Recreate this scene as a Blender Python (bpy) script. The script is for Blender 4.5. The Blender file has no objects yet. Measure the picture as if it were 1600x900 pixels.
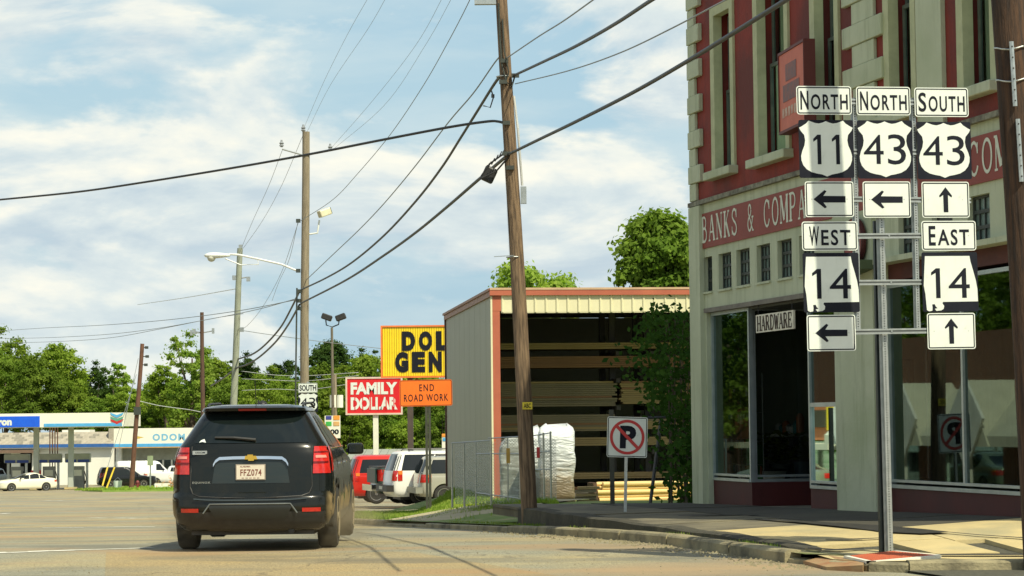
import bpy, bmesh, math, random
import numpy as np
from mathutils import Vector, Matrix
random.seed(7)
S = bpy.context.scene
COL = S.collection
# ------------------------------------------------------------------ camera
CAM = Vector((0, 0, 1.42)); FPX = 3600.0
PITCH = math.atan(212 / FPX); ROLL = 0.0105
_f = Vector((0, math.cos(PITCH), math.sin(PITCH)))
_r0 = Vector((1, 0, 0)); _u0 = _r0.cross(_f)
_r = _r0 * math.cos(ROLL) - _u0 * math.sin(ROLL)
_u = _r.cross(_f)
cd = bpy.data.cameras.new('camera'); cam = bpy.data.objects.new('camera', cd); COL.objects.link(cam)
cd.sensor_width = 36; cd.lens = 36 * FPX / 1600; cd.clip_end = 6000; cd.clip_start = .2
cam.matrix_world = Matrix(((_r.x, _u.x, -_f.x, CAM.x), (_r.y, _u.y, -_f.y, CAM.y), (_r.z, _u.z, -_f.z, CAM.z), (0, 0, 0, 1)))
S.camera = cam
# ------------------------------------------------------------------ sky, sun, exposure
SUN_EL, SUN_AZ = math.radians(51), math.radians(38)       # light travels forward and to the left (38 deg from +Y towards -X)
LDIR = Vector((-math.sin(SUN_AZ) * math.cos(SUN_EL), math.cos(SUN_AZ) * math.cos(SUN_EL), -math.sin(SUN_EL)))
sd = bpy.data.lights.new('sun', 'SUN'); sd.energy = 5.0; sd.angle = math.radians(.5); sd.color = (1, .93, .7)
so = bpy.data.objects.new('sun', sd); COL.objects.link(so); so.rotation_euler = LDIR.to_track_quat('-Z', 'Y').to_euler(); so.location = (20, -30, 60)
W = bpy.data.worlds.new('World'); S.world = W; W.use_nodes = True
wt = W.node_tree; wt.nodes.clear()
def N(nt, typ, **kw):
    n = nt.nodes.new(typ)
    for k, v in kw.items():
        if k in n.inputs.keys() if hasattr(n.inputs, 'keys') else False: n.inputs[k].default_value = v
        else: setattr(n, k, v)
    return n
out = N(wt, 'ShaderNodeOutputWorld'); bg = N(wt, 'ShaderNodeBackground'); wt.links.new(bg.outputs[0], out.inputs[0])
sky = N(wt, 'ShaderNodeTexSky', sky_type='NISHITA', sun_disc=False, sun_elevation=SUN_EL)
# direction to the sun is (+sin az, -cos az): rotation measured from +Y clockwise
sky.sun_rotation = math.atan2(-LDIR.x, -LDIR.y); sky.air_density = 1.6; sky.dust_density = 1.6; sky.ozone_density = 1.5
bg.inputs['Strength'].default_value = .1
tc = N(wt, 'ShaderNodeTexCoord')
def cloud_noise(scale, detail, rough, loc, w=0, dist=0.0):
    mp = N(wt, 'ShaderNodeMapping'); mp.inputs['Scale'].default_value = scale; mp.inputs['Location'].default_value = loc
    wt.links.new(tc.outputs['Generated'], mp.inputs['Vector'])
    n = N(wt, 'ShaderNodeTexNoise'); n.inputs['Scale'].default_value = 1; n.inputs['Detail'].default_value = detail
    n.inputs['Roughness'].default_value = rough; n.inputs['Distortion'].default_value = dist
    wt.links.new(mp.outputs[0], n.inputs['Vector']); return n.outputs['Fac']
def ramp(nt, fac, stops, interp='LINEAR'):
    r = N(nt, 'ShaderNodeValToRGB'); r.color_ramp.interpolation = interp
    while len(r.color_ramp.elements) < len(stops): r.color_ramp.elements.new(.5)
    for e, (p, c) in zip(r.color_ramp.elements, stops):
        e.position = p; e.color = (*c, 1) if len(c) == 3 else c
    nt.links.new(fac, r.inputs[0]); return r.outputs[0]
def mixc(nt, fac, a, b, typ='MIX'):
    m = N(nt, 'ShaderNodeMix', data_type='RGBA', blend_type=typ)
    for s, v in ((m.inputs[0], fac), (m.inputs[6], a), (m.inputs[7], b)):
        if isinstance(v, bpy.types.NodeSocket): nt.links.new(v, s)
        elif isinstance(v, (int, float)): s.default_value = v
        else: s.default_value = (*v, 1)
    return m.outputs[2]
# layered summer cumulus: cover mask x self-shading of the clouds
SC1, L1 = (6.8, 6.8, 19), (3.1, .7, 2.25)
nA = cloud_noise(SC1, 9, .56, L1, dist=.25); nB = cloud_noise(SC1, 9, .56, (L1[0], L1[1], L1[2] + .16), dist=.25)
c1 = ramp(wt, nA, [(.45, (0, 0, 0)), (.535, (1, 1, 1))])
c2 = ramp(wt, cloud_noise((7, 7, 30), 7, .55, (6.4, 2.2, 5.1), dist=.3), [(.42, (0, 0, 0)), (.66, (1, 1, 1))])
df = N(wt, 'ShaderNodeMath', operation='SUBTRACT'); wt.links.new(nA, df.inputs[0]); wt.links.new(nB, df.inputs[1])
dm_ = N(wt, 'ShaderNodeMath', operation='MULTIPLY_ADD'); wt.links.new(df.outputs[0], dm_.inputs[0]); dm_.inputs[1].default_value = 3.2; dm_.inputs[2].default_value = .5
lit = ramp(wt, dm_.outputs[0], [(.2, (5.2, 6.3, 7.0)), (.5, (6.8, 7.6, 7.7)), (.7, (8.6, 8.8, 8.1)), (.95, (10.2, 9.8, 8.3))])
hz = ramp(wt, cloud_noise((3, 3, 9), 3, .5, (8, 1, .6)), [(.3, (3.7, 5.9, 7.5)), (.7, (4.8, 6.7, 7.6))])
# the pale hazy blue belongs to the low sky; overhead the air is deeper blue and the clouds thin out
sepd = N(wt, 'ShaderNodeSeparateXYZ'); wt.links.new(tc.outputs['Generated'], sepd.inputs[0])
low = N(wt, 'ShaderNodeMapRange', interpolation_type='SMOOTHSTEP'); wt.links.new(sepd.outputs[2], low.inputs[0])
for k_, v_ in ((1, .14), (2, .45), (3, .85), (4, .05)): low.inputs[k_].default_value = v_
thin = N(wt, 'ShaderNodeMapRange', interpolation_type='SMOOTHSTEP'); wt.links.new(sepd.outputs[2], thin.inputs[0])
for k_, v_ in ((1, .2), (2, .8), (3, 1.0), (4, .35)): thin.inputs[k_].default_value = v_
base = mixc(wt, low.outputs[0], sky.outputs[0], hz)
c1m = N(wt, 'ShaderNodeMath', operation='MULTIPLY'); wt.links.new(c1, c1m.inputs[0]); wt.links.new(thin.outputs[0], c1m.inputs[1])
s1 = mixc(wt, c1m.outputs[0], base, lit)
v0 = N(wt, 'ShaderNodeMath', operation='MULTIPLY'); wt.links.new(c2, v0.inputs[0]); v0.inputs[1].default_value = .42
veil = N(wt, 'ShaderNodeMath', operation='MULTIPLY'); wt.links.new(v0.outputs[0], veil.inputs[0]); wt.links.new(thin.outputs[0], veil.inputs[1])
s2 = mixc(wt, veil.outputs[0], s1, (7.6, 8.3, 8.0))
wt.links.new(s2, bg.inputs['Color'])
S.view_settings.view_transform = 'Standard'; S.view_settings.look = 'None'; S.view_settings.gamma = 1
S.view_settings.exposure = .08
S.cycles.max_bounces = 6; S.cycles.transparent_max_bounces = 12; S.cycles.use_denoising = True
# ------------------------------------------------------------------ placing by sight line
def ray(px, py): return _r * ((px - 800) / FPX) + _u * ((450 - py) / FPX) + _f
def P(px, py, Y):
    d = ray(px, py); return CAM + d * (Y / d.y)
def on_plane(px, py, p0, n):
    d = ray(px, py); t = (Vector(p0) - CAM).dot(n) / d.dot(n); return CAM + d * t
_YK = [-80, 20, 27, 33, 40, 53, 66, 81, 120, 190, 260]; _ZK = [.02, .02, 0, -.14, -.36, -.78, -1.13, -1.5, -2.4, -3.6, -4.2]
def rz(y): return float(np.interp(y, _YK, _ZK))
KD = Vector((-.2404, .9707, 0))      # street direction, away from the camera
def G(px, py, dz=0.0):
    """where a sight line meets the road surface (raised by dz)"""
    a, b = 5.0, 400.0
    for _ in range(50):
        m = (a + b) / 2
        if P(px, py, m).z > rz(m) + dz: a = m
        else: b = m
    return P(px, py, a)
# ------------------------------------------------------------------ materials
MATS = {}
def mat(name, c1=(.5,.5,.5), c2=None, scale=4, rough=.7, metal=0, bump=0, bscale=None, stretch=(1, 1, 1), lo=.35, hi=.65, coat=0, spec=.5, detail=6, c3=None, s3=.6, lo3=.5, hi3=.6, coord='Object', streak=None):
    if name in MATS: return MATS[name]
    m = bpy.data.materials.new(name); m.use_nodes = True; nt = m.node_tree; b = nt.nodes['Principled BSDF']
    b.inputs['Roughness'].default_value = rough; b.inputs['Metallic'].default_value = metal
    b.inputs['Coat Weight'].default_value = coat; b.inputs['Specular IOR Level'].default_value = spec; b.inputs['Coat Roughness'].default_value = .06
    t = N(nt, 'ShaderNodeTexCoord'); mp = N(nt, 'ShaderNodeMapping'); mp.inputs['Scale'].default_value = stretch
    nt.links.new(t.outputs[coord], mp.inputs['Vector'])
    def noise(sc, det=detail, rg=.6):
        n = N(nt, 'ShaderNodeTexNoise'); n.inputs['Scale'].default_value = sc; n.inputs['Detail'].default_value = det; n.inputs['Roughness'].default_value = rg
        nt.links.new(mp.outputs[0], n.inputs['Vector']); return n.outputs['Fac']
    c2 = c2 or tuple(x * .8 for x in c1)
    col = ramp(nt, noise(scale), [(lo, c1), (hi, c2)])
    if c3:
        col = mixc(nt, ramp(nt, noise(s3), [(lo3, (0, 0, 0)), (hi3, (1, 1, 1))]), col, c3)
    if streak:      # rain streaks and grime running down the surface
        ms = N(nt, 'ShaderNodeMapping'); ms.inputs['Scale'].default_value = (5, 5, .45); nt.links.new(t.outputs[coord], ms.inputs['Vector'])
        ns = N(nt, 'ShaderNodeTexNoise'); ns.inputs['Scale'].default_value = 1; ns.inputs['Detail'].default_value = 9; ns.inputs['Roughness'].default_value = .7; nt.links.new(ms.outputs[0], ns.inputs['Vector'])
        col = mixc(nt, ramp(nt, ns.outputs['Fac'], [(.5, (0, 0, 0)), (.72, (.75, .75, .75))]), col, streak)
    nt.links.new(col, b.inputs['Base Color'])
    if bump:
        bn = N(nt, 'ShaderNodeBump'); bn.inputs['Strength'].default_value = bump; bn.inputs['Distance'].default_value = .02
        nt.links.new(noise(bscale or scale * 6, 4), bn.inputs['Height']); nt.links.new(bn.outputs[0], b.inputs['Normal'])
    MATS[name] = m; return m
def glass(name, tint=(.03, .05, .05), refl=.9, clear=.25, base=.06):
    """window glass: a dark transparent pane with a Fresnel reflection"""
    if name in MATS: return MATS[name]
    m = bpy.data.materials.new(name); m.use_nodes = True; nt = m.node_tree; nt.nodes.clear()
    o = N(nt, 'ShaderNodeOutputMaterial'); tr = N(nt, 'ShaderNodeBsdfTransparent'); tr.inputs[0].default_value = (clear, clear * 1.05, clear * 1.03, 1)
    gl = N(nt, 'ShaderNodeBsdfGlossy'); gl.inputs['Roughness'].default_value = .015; gl.inputs['Color'].default_value = (refl * .78, refl, refl * .95, 1)
    fr = N(nt, 'ShaderNodeFresnel'); fr.inputs['IOR'].default_value = 1.52
    ad = N(nt, 'ShaderNodeMath', operation='ADD'); ad.inputs[1].default_value = base; nt.links.new(fr.outputs[0], ad.inputs[0])
    cl = N(nt, 'ShaderNodeMath', operation='MINIMUM'); cl.inputs[1].default_value = 1; nt.links.new(ad.outputs[0], cl.inputs[0])
    mx = N(nt, 'ShaderNodeMixShader'); nt.links.new(cl.outputs[0], mx.inputs[0]); nt.links.new(tr.outputs[0], mx.inputs[1]); nt.links.new(gl.outputs[0], mx.inputs[2])
    nt.links.new(mx.outputs[0], o.inputs[0]); MATS[name] = m; return m
def leafmat(name, a, b, trans=.35, scale=1.2):
    if name in MATS: return MATS[name]
    m = bpy.data.materials.new(name); m.use_nodes = True; nt = m.node_tree; nt.nodes.clear()
    o = N(nt, 'ShaderNodeOutputMaterial'); d = N(nt, 'ShaderNodeBsdfDiffuse'); t = N(nt, 'ShaderNodeBsdfTranslucent'); mx = N(nt, 'ShaderNodeMixShader')
    tcn = N(nt, 'ShaderNodeTexCoord'); n = N(nt, 'ShaderNodeTexNoise'); n.inputs['Scale'].default_value = scale; n.inputs['Detail'].default_value = 5
    nt.links.new(tcn.outputs['Object'], n.inputs['Vector'])
    c = ramp(nt, n.outputs['Fac'], [(.35, a), (.65, b)])
    oi = N(nt, 'ShaderNodeObjectInfo'); hs = N(nt, 'ShaderNodeHueSaturation')
    mr = N(nt, 'ShaderNodeMapRange'); mr.inputs[3].default_value = .75; mr.inputs[4].default_value = 1.25
    nt.links.new(oi.outputs['Random'], mr.inputs[0]); nt.links.new(mr.outputs[0], hs.inputs['Value']); nt.links.new(c, hs.inputs['Color']); c = hs.outputs[0]
    mx.inputs[0].default_value = trans
    nt.links.new(c, d.inputs[0]); c2 = mixc(nt, 1.0, c, (1.3, 1.5, .55), 'MULTIPLY'); nt.links.new(c2, t.inputs[0])
    nt.links.new(d.outputs[0], mx.inputs[1]); nt.links.new(t.outputs[0], mx.inputs[2]); nt.links.new(mx.outputs[0], o.inputs[0])
    MATS[name] = m; return m
# ------------------------------------------------------------------ objects
def tag(o, label=None, cat=None, group=None, kind=None):
    if label: o['label'] = label
    if cat: o['category'] = cat
    if group: o['group'] = group
    if kind: o['kind'] = kind
    return o
def thing(name, label, cat, loc=(0, 0, 0), rotz=0.0, group=None, rot=None):
    o = bpy.data.objects.new(name, None); COL.objects.link(o); o.empty_display_size = .3
    o.location = loc; o.rotation_euler = rot or (0, 0, rotz); return tag(o, label, cat, group)
def copy_tree(o, parent=None, label=None, loc=None, rotz=None):
    c = o.copy(); COL.objects.link(c)
    if parent: c.parent = parent
    if label: c['label'] = label
    if loc is not None: c.location = loc
    if rotz is not None: c.rotation_euler = (0, 0, rotz)
    for ch in KIDS.get(o.name, []):
        copy_tree(ch, c)
    return c
KIDS = {}
def link(name, me, m, parent=None, label=None, kind=None, loc=None, rot=None):
    o = bpy.data.objects.new(name, me); COL.objects.link(o)
    if m is not None and not me.materials: me.materials.append(m)
    if parent: o.parent = parent; KIDS.setdefault(parent.name, []).append(o)
    if label: o['label'] = label
    if kind: o['kind'] = kind
    if loc is not None: o.location = loc
    if rot is not None: o.rotation_euler = rot
    return o
class MB:
    def __init__(s): s.v = []; s.f = []
    def add(s, vs, fs):
        b = len(s.v); s.v += [tuple(v) for v in vs]; s.f += [tuple(i + b for i in f) for f in fs]; return s
    def quad(s, a, b, c, d): return s.add([a, b, c, d], [(0, 1, 2, 3)])
    def box(s, x0, x1, y0, y1, z0, z1, M=None):
        vs = [Vector(p) for p in ((x0, y0, z0), (x1, y0, z0), (x1, y1, z0), (x0, y1, z0), (x0, y0, z1), (x1, y0, z1), (x1, y1, z1), (x0, y1, z1))]
        if M: vs = [M @ v for v in vs]
        return s.add(vs, [(0, 3, 2, 1), (4, 5, 6, 7), (0, 1, 5, 4), (1, 2, 6, 5), (2, 3, 7, 6), (3, 0, 4, 7)])
    def cbox(s, c, d, M=None): return s.box(c[0] - d[0] / 2, c[0] + d[0] / 2, c[1] - d[1] / 2, c[1] + d[1] / 2, c[2] - d[2] / 2, c[2] + d[2] / 2, M)
    def tube(s, pts, r, n=8, cap=True):
        pts = [Vector(p) for p in pts]; rs = r if isinstance(r, (list, tuple)) else [r] * len(pts); vs = []; k = len(pts)
        up = None
        for i, p in enumerate(pts):
            t = (pts[min(i + 1, k - 1)] - pts[max(i - 1, 0)]).normalized()
            if up is None: up = Vector((0, 0, 1)) if abs(t.z) < .9 else Vector((1, 0, 0))
            a = t.cross(up).normalized(); bb = a.cross(t).normalized()
            for j in range(n):
                an = 2 * math.pi * j / n; vs.append(p + (a * math.cos(an) + bb * math.sin(an)) * rs[i])
        fs = [(i * n + j, i * n + (j + 1) % n, (i + 1) * n + (j + 1) % n, (i + 1) * n + j) for i in range(k - 1) for j in range(n)]
        if cap: fs += [tuple(range(n))[::-1], tuple(range((k - 1) * n, k * n))]
        return s.add(vs, fs)
    def lathe(s, prof, n=24, axis='z', c=(0, 0, 0), M=None):
        vs = []
        for r, h in prof:
            for j in range(n):
                a = 2 * math.pi * j / n; x, y = r * math.cos(a), r * math.sin(a)
                v = Vector((x, y, h)) if axis == 'z' else Vector((h, x, y))
                v += Vector(c); vs.append(M @ v if M else v)
        k = len(prof)
        fs = [(i * n + j, i * n + (j + 1) % n, (i + 1) * n + (j + 1) % n, (i + 1) * n + j) for i in range(k - 1) for j in range(n)]
        fs += [tuple(range(n))[::-1], tuple(range((k - 1) * n, k * n))]
        return s.add(vs, fs)
    def prism(s, poly, y0, y1, M=None):
        """polygon in x,z; from y0 (front) to y1"""
        n = len(poly); vs = [Vector((x, y0, z)) for x, z in poly] + [Vector((x, y1, z)) for x, z in poly]
        if M: vs = [M @ v for v in vs]
        return s.add(vs, [tuple(range(n)), tuple(range(2 * n - 1, n - 1, -1))] + [(j, j + n, (j + 1) % n + n, (j + 1) % n) for j in range(n)])
    def mesh(s, name, smooth=False, fix=True, angle=None):
        me = bpy.data.meshes.new(name); me.from_pydata(s.v, [], s.f)
        if fix:
            bm = bmesh.new(); bm.from_mesh(me); bmesh.ops.recalc_face_normals(bm, faces=bm.faces); bm.to_mesh(me); bm.free()
        if smooth:
            me.polygons.foreach_set('use_smooth', [True] * len(me.polygons))
            if angle: me.set_sharp_from_angle(angle=math.radians(angle))
        me.update(); return me
    def build(s, name, m, parent=None, label=None, kind=None, smooth=False, angle=None, fix=True, loc=None, rot=None):
        return link(name, s.mesh(name, smooth, fix, angle), m, parent, label, kind, loc, rot)
def bevel(o, w=.01, seg=2):
    md = o.modifiers.new('bevel', 'BEVEL'); md.width = w; md.segments = seg; md.limit_method = 'ANGLE'; return o
_tcache = {}
def text_geo(txt, w, h, bold=0.0, spacing=1.0):
    """flat lettering (x to the right, z up) fitted to a box of w by h centred on the origin"""
    k = (txt, bold, spacing)
    if k not in _tcache:
        c = bpy.data.curves.new('lettering', 'FONT'); c.body = txt; c.offset = bold; c.resolution_u = 4; c.space_character = spacing
        o = bpy.data.objects.new('lettering', c); COL.objects.link(o); me = bpy.data.meshes.new_from_object(o.evaluated_get(bpy.context.evaluated_depsgraph_get()))
        COL.objects.unlink(o); bpy.data.objects.remove(o)
        vs = np.array([v.co[:] for v in me.vertices]); fs = [tuple(p.vertices) for p in me.polygons]; bpy.data.meshes.remove(me)
        _tcache[k] = (vs, fs)
    vs, fs = _tcache[k]; lo = vs.min(0); hi = vs.max(0)
    x = (vs[:, 0] - lo[0]) / (hi[0] - lo[0]) - .5; z = (vs[:, 1] - lo[1]) / (hi[1] - lo[1]) - .5
    return [(a * w, 0, b * h) for a, b in zip(x, z)], fs
def lettering(txt, w, h, m, parent, c=(0, 0, 0), bold=.02, spacing=1.0, name='lettering', M=None, label=None):
    vs, fs = text_geo(txt, w, h, bold, spacing); vs = [Vector(v) + Vector(c) for v in vs]
    if M: vs = [M @ v for v in vs]
    mb = MB().add(vs, fs); return mb.build(name, m, parent, fix=False, label=label)
# serif display letters built from strokes
def _arc(cx, cy, rx, ry, a0, a1, n=12): return [(cx + rx * math.cos(math.radians(a0 + (a1 - a0) * i / n)), cy + ry * math.sin(math.radians(a0 + (a1 - a0) * i / n))) for i in range(n + 1)]
TK, TN = .19, .075
def _sf(x, y, w=.3): return ([(x - w / 2, y), (x + w / 2, y)], TN)
SERIF = {
 'B': [([(.2, 0), (.2, 1)], TK), _sf(.2, .02, .34), _sf(.2, .98, .34), ([(.2, .98)] + _arc(.42, .76, .24, .22, 90, -90) + [(.2, .54)], .1), ([(.2, .54)] + _arc(.45, .28, .29, .26, 90, -90) + [(.2, .02)], .11)],
 'A': [([(.12, 0), (.44, 1)], TN), ([(.44, 1), (.78, 0)], TK), ([(.24, .34), (.66, .34)], TN), _sf(.12, .02, .26), _sf(.78, .02, .3)],
 'N': [([(.16, 0), (.16, 1)], TN), ([(.16, .98), (.76, .02)], TK), ([(.76, 0), (.76, 1)], TN), _sf(.14, .98, .26), _sf(.16, .02, .26), _sf(.78, .98, .26)],
 'K': [([(.2, 0), (.2, 1)], TK), _sf(.2, .02, .34), _sf(.2, .98, .34), ([(.24, .42), (.72, .98)], TN), ([(.38, .56), (.76, .02)], TK), _sf(.76, .02, .26), _sf(.7, .98, .24)],
 'S': [([(.7, .74)] + _arc(.44, .76, .26, .22, 20, 200) + [(.36, .56), (.56, .46)] + _arc(.44, .24, .28, .22, 40, -160), .11), ([(.72, .66), (.72, .98)], TN), ([(.14, .02), (.14, .34)], TN)],
 '&': [(_arc(.4, .8, .16, .18, 0, 180) + [(.26, .66), (.76, .02)], .1), ([(.56, .78), (.5, .62)] + _arc(.36, .27, .22, .25, 110, 320) + [(.68, .34), (.74, .5)], .1), _sf(.74, .52, .24), _sf(.78, .02, .2)],
 'C': [([(.76, .7)] + _arc(.48, .5, .33, .48, 40, 320) + [(.76, .28)], .11), ([(.76, .64), (.76, .96)], TN)],
 'O': [(_arc(.46, .5, .34, .47, 0, 360, 24), .12)],
 'M': [([(.1, 0), (.1, 1)], TN), ([(.12, .98), (.46, .1)], TK), ([(.46, .1), (.8, .98)], TN), ([(.82, 0), (.82, 1)], TK), _sf(.08, .98, .24), _sf(.1, .02, .24), _sf(.84, .02, .26), _sf(.84, .98, .26)],
 'P': [([(.2, 0), (.2, 1)], TK), _sf(.2, .02, .36), _sf(.2, .98, .34), ([(.2, .98)] + _arc(.46, .73, .27, .25, 90, -90) + [(.2, .48)], .1)],
 'Y': [([(.46, 0), (.46, .48)], TK), ([(.46, .46), (.14, .98)], TK), ([(.46, .46), (.78, .98)], TN), _sf(.46, .02, .34), _sf(.14, .98, .28), _sf(.78, .98, .24)],
 'H': [([(.18, 0), (.18, 1)], TK), ([(.74, 0), (.74, 1)], TK), ([(.18, .5), (.74, .5)], TN)] + [_sf(x, y, .32) for x in (.18, .74) for y in (.02, .98)],
 'R': [([(.2, 0), (.2, 1)], TK), _sf(.2, .02, .34), _sf(.2, .98, .34), ([(.2, .98)] + _arc(.44, .75, .25, .23, 90, -90) + [(.2, .52)], .1), ([(.44, .52), (.76, .02)], TK), _sf(.78, .02, .2)],
 'D': [([(.2, 0), (.2, 1)], TK), _sf(.2, .02, .3), _sf(.2, .98, .3), ([(.2, .98)] + _arc(.38, .5, .38, .48, 90, -90) + [(.2, .02)], .11)],
 'W': [([(.08, 1), (.28, 0)], TK), ([(.28, 0), (.46, .9)], TN), ([(.46, .9), (.64, 0)], TK), ([(.64, 0), (.84, 1)], TN), _sf(.08, .98, .26), _sf(.84, .98, .24)],
 'E': [([(.2, 0), (.2, 1)], TK), ([(.06, .98), (.74, .98)], TN), ([(.06, .02), (.76, .02)], TN), ([(.2, .52), (.58, .52)], TN), ([(.73, .74), (.73, .98)], TN), ([(.75, .02), (.75, .28)], TN), ([(.57, .42), (.57, .62)], TN)],
}
def serif_geo(txt, w, h, gap=.95, heavy=1.0):
    mb = MB(); n = len(txt); cw = w / n
    lay = 0
    for i, ch in enumerate(txt):
        for pts, wd in SERIF.get(ch, []):
            lay += 1; wd *= heavy; P2 = [Vector((i * cw - w / 2 + p[0] * cw * gap, 0, p[1] * h - h / 2)) for p in pts]; vs = []
            k = len(P2); sx = cw * gap
            for j, p in enumerate(P2):
                t = P2[min(j + 1, k - 1)] - P2[max(j - 1, 0)]; t.normalize()
                nn = Vector((-t.z, 0, t.x)); off = Vector((nn.x * wd * sx / 2, 0, nn.z * wd * (sx * .5 + h * .5) / 2))
                y = -.0003 * (lay % 7)
                vs += [p + off + Vector((0, y, 0)), p - off + Vector((0, y, 0))]
            mb.add(vs, [(2 * j, 2 * j + 1, 2 * j + 3, 2 * j + 2) for j in range(k - 1)])
    return mb.v, mb.f
# ------------------------------------------------------------------ shared materials
CREAM = mat('cream_paint', (.53, .57, .4), (.46, .5, .34), 1.3, .75, bump=.35, bscale=9, streak=(.27, .31, .18), c3=(.36, .42, .24), s3=.45, lo3=.52, hi3=.8)
REDW = mat('red_stucco', (.25, .029, .016), (.2, .024, .014), 1.5, .8, bump=.4, bscale=12, streak=(.12, .022, .018), c3=(.13, .024, .018), s3=.4)
REDB = mat('oxblood_panel', (.085, .012, .011), (.06, .01, .01), 2, .6)
SIGNRED = mat('sign_band_red', (.28, .045, .028), (.23, .038, .024), 2.5, .6, streak=(.2, .045, .03), c3=(.28, .05, .035), s3=.8)
LETTER = mat('aged_white_lettering', (.72, .74, .62), (.6, .62, .5), 9, .7)
ALU = mat('window_aluminium', (.5, .56, .56), (.4, .46, .46), 5, .35, metal=.6)
DARKF = mat('dark_window_bars', (.035, .045, .04), (.05, .06, .05), 6, .6)
DIRTYG = mat('painted_window_glass', (.17, .24, .21), (.1, .15, .13), 5, .25, c3=(.3, .33, .3), s3=7, lo3=.55, hi3=.75)
STORE = glass('storefront_glass', clear=.36, base=.05, refl=.8)
UPPERG = glass('upper_window_glass', clear=.3, base=.4)
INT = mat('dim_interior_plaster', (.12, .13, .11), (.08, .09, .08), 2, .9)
STEEL = mat('galvanised_steel', (.52, .55, .54), (.4, .43, .42), 14, .38, metal=.75)
WHITE = mat('sign_white', (.72, .77, .72), (.66, .71, .66), 5, .5, c3=(.52, .55, .5), s3=11, lo3=.6, hi3=.85)
BLACK = mat('sign_black', (.01, .012, .02), (.014, .016, .024), 9, .7, spec=.15)
SRED = mat('sign_red', (.55, .03, .03), (.5, .03, .03), 5, .45)
WOODD = mat('dark_creosoted_wood', (.085, .042, .02), (.03, .018, .012), 5, .85, bump=.8, bscale=16, stretch=(5, 5, .5), lo=.36, hi=.6)
WOODP = mat('weathered_pole_wood', (.25, .17, .1), (.1, .068, .042), 6, .85, bump=.9, bscale=16, stretch=(6, 6, .4), lo=.42, hi=.6)
WOODG = mat('grey_pole_wood', (.3, .25, .17), (.2, .165, .11), 5, .85, bump=.6, bscale=20, stretch=(4, 4, .4))
WOODB = mat('creosote_pole_wood', (.11, .06, .035), (.07, .04, .028), 5, .85, bump=.5, bscale=20, stretch=(4, 4, .4))
CABLE = mat('black_cable', (.018, .02, .022), None, 8, .5)
WIREG = mat('grey_wire', (.24, .27, .28), None, 8, .5)
CONC = mat('pale_concrete', (.56, .45, .22), (.47, .38, .19), 1.8, .85, bump=.35, bscale=40, c3=(.33, .3, .18), s3=.7, lo3=.5, hi3=.7)
DCONC = mat('stained_concrete', (.27, .25, .18), (.17, .16, .12), 3, .9, bump=.5, bscale=25, c3=(.1, .1, .07), s3=1.2, lo3=.5, hi3=.7)
BLUEP = mat('sign_blue', (.01, .12, .75), (.01, .1, .68), 3, .35)
LBLUE = mat('light_blue_paint', (.1, .42, .75), (.08, .36, .68), 3, .4)
OFFW = mat('off_white_cladding', (.78, .78, .66), (.7, .7, .6), 1.5, .6)
CHROME = mat('chrome', (.8, .82, .84), (.7, .72, .74), 5, .12, metal=1)
RUBBER = mat('tyre_rubber', (.022, .022, .02), (.04, .038, .032), 8, .85)
RIM = mat('alloy_rim', (.55, .56, .56), (.45, .46, .46), 9, .3, metal=.8)
PLASTIC = mat('black_plastic', (.02, .02, .02), (.03, .03, .028), 12, .5)
CARG = mat('dark_car_glass', (.006, .01, .01), (.009, .013, .012), 3, .06, spec=.5)
TAIL = mat('tail_lamp_red', (.6, .022, .014), (.42, .014, .01), 30, .12, coat=.8)
ORANGE = mat('orange_lens', (.8, .2, .02), None, 9, .2)
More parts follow.
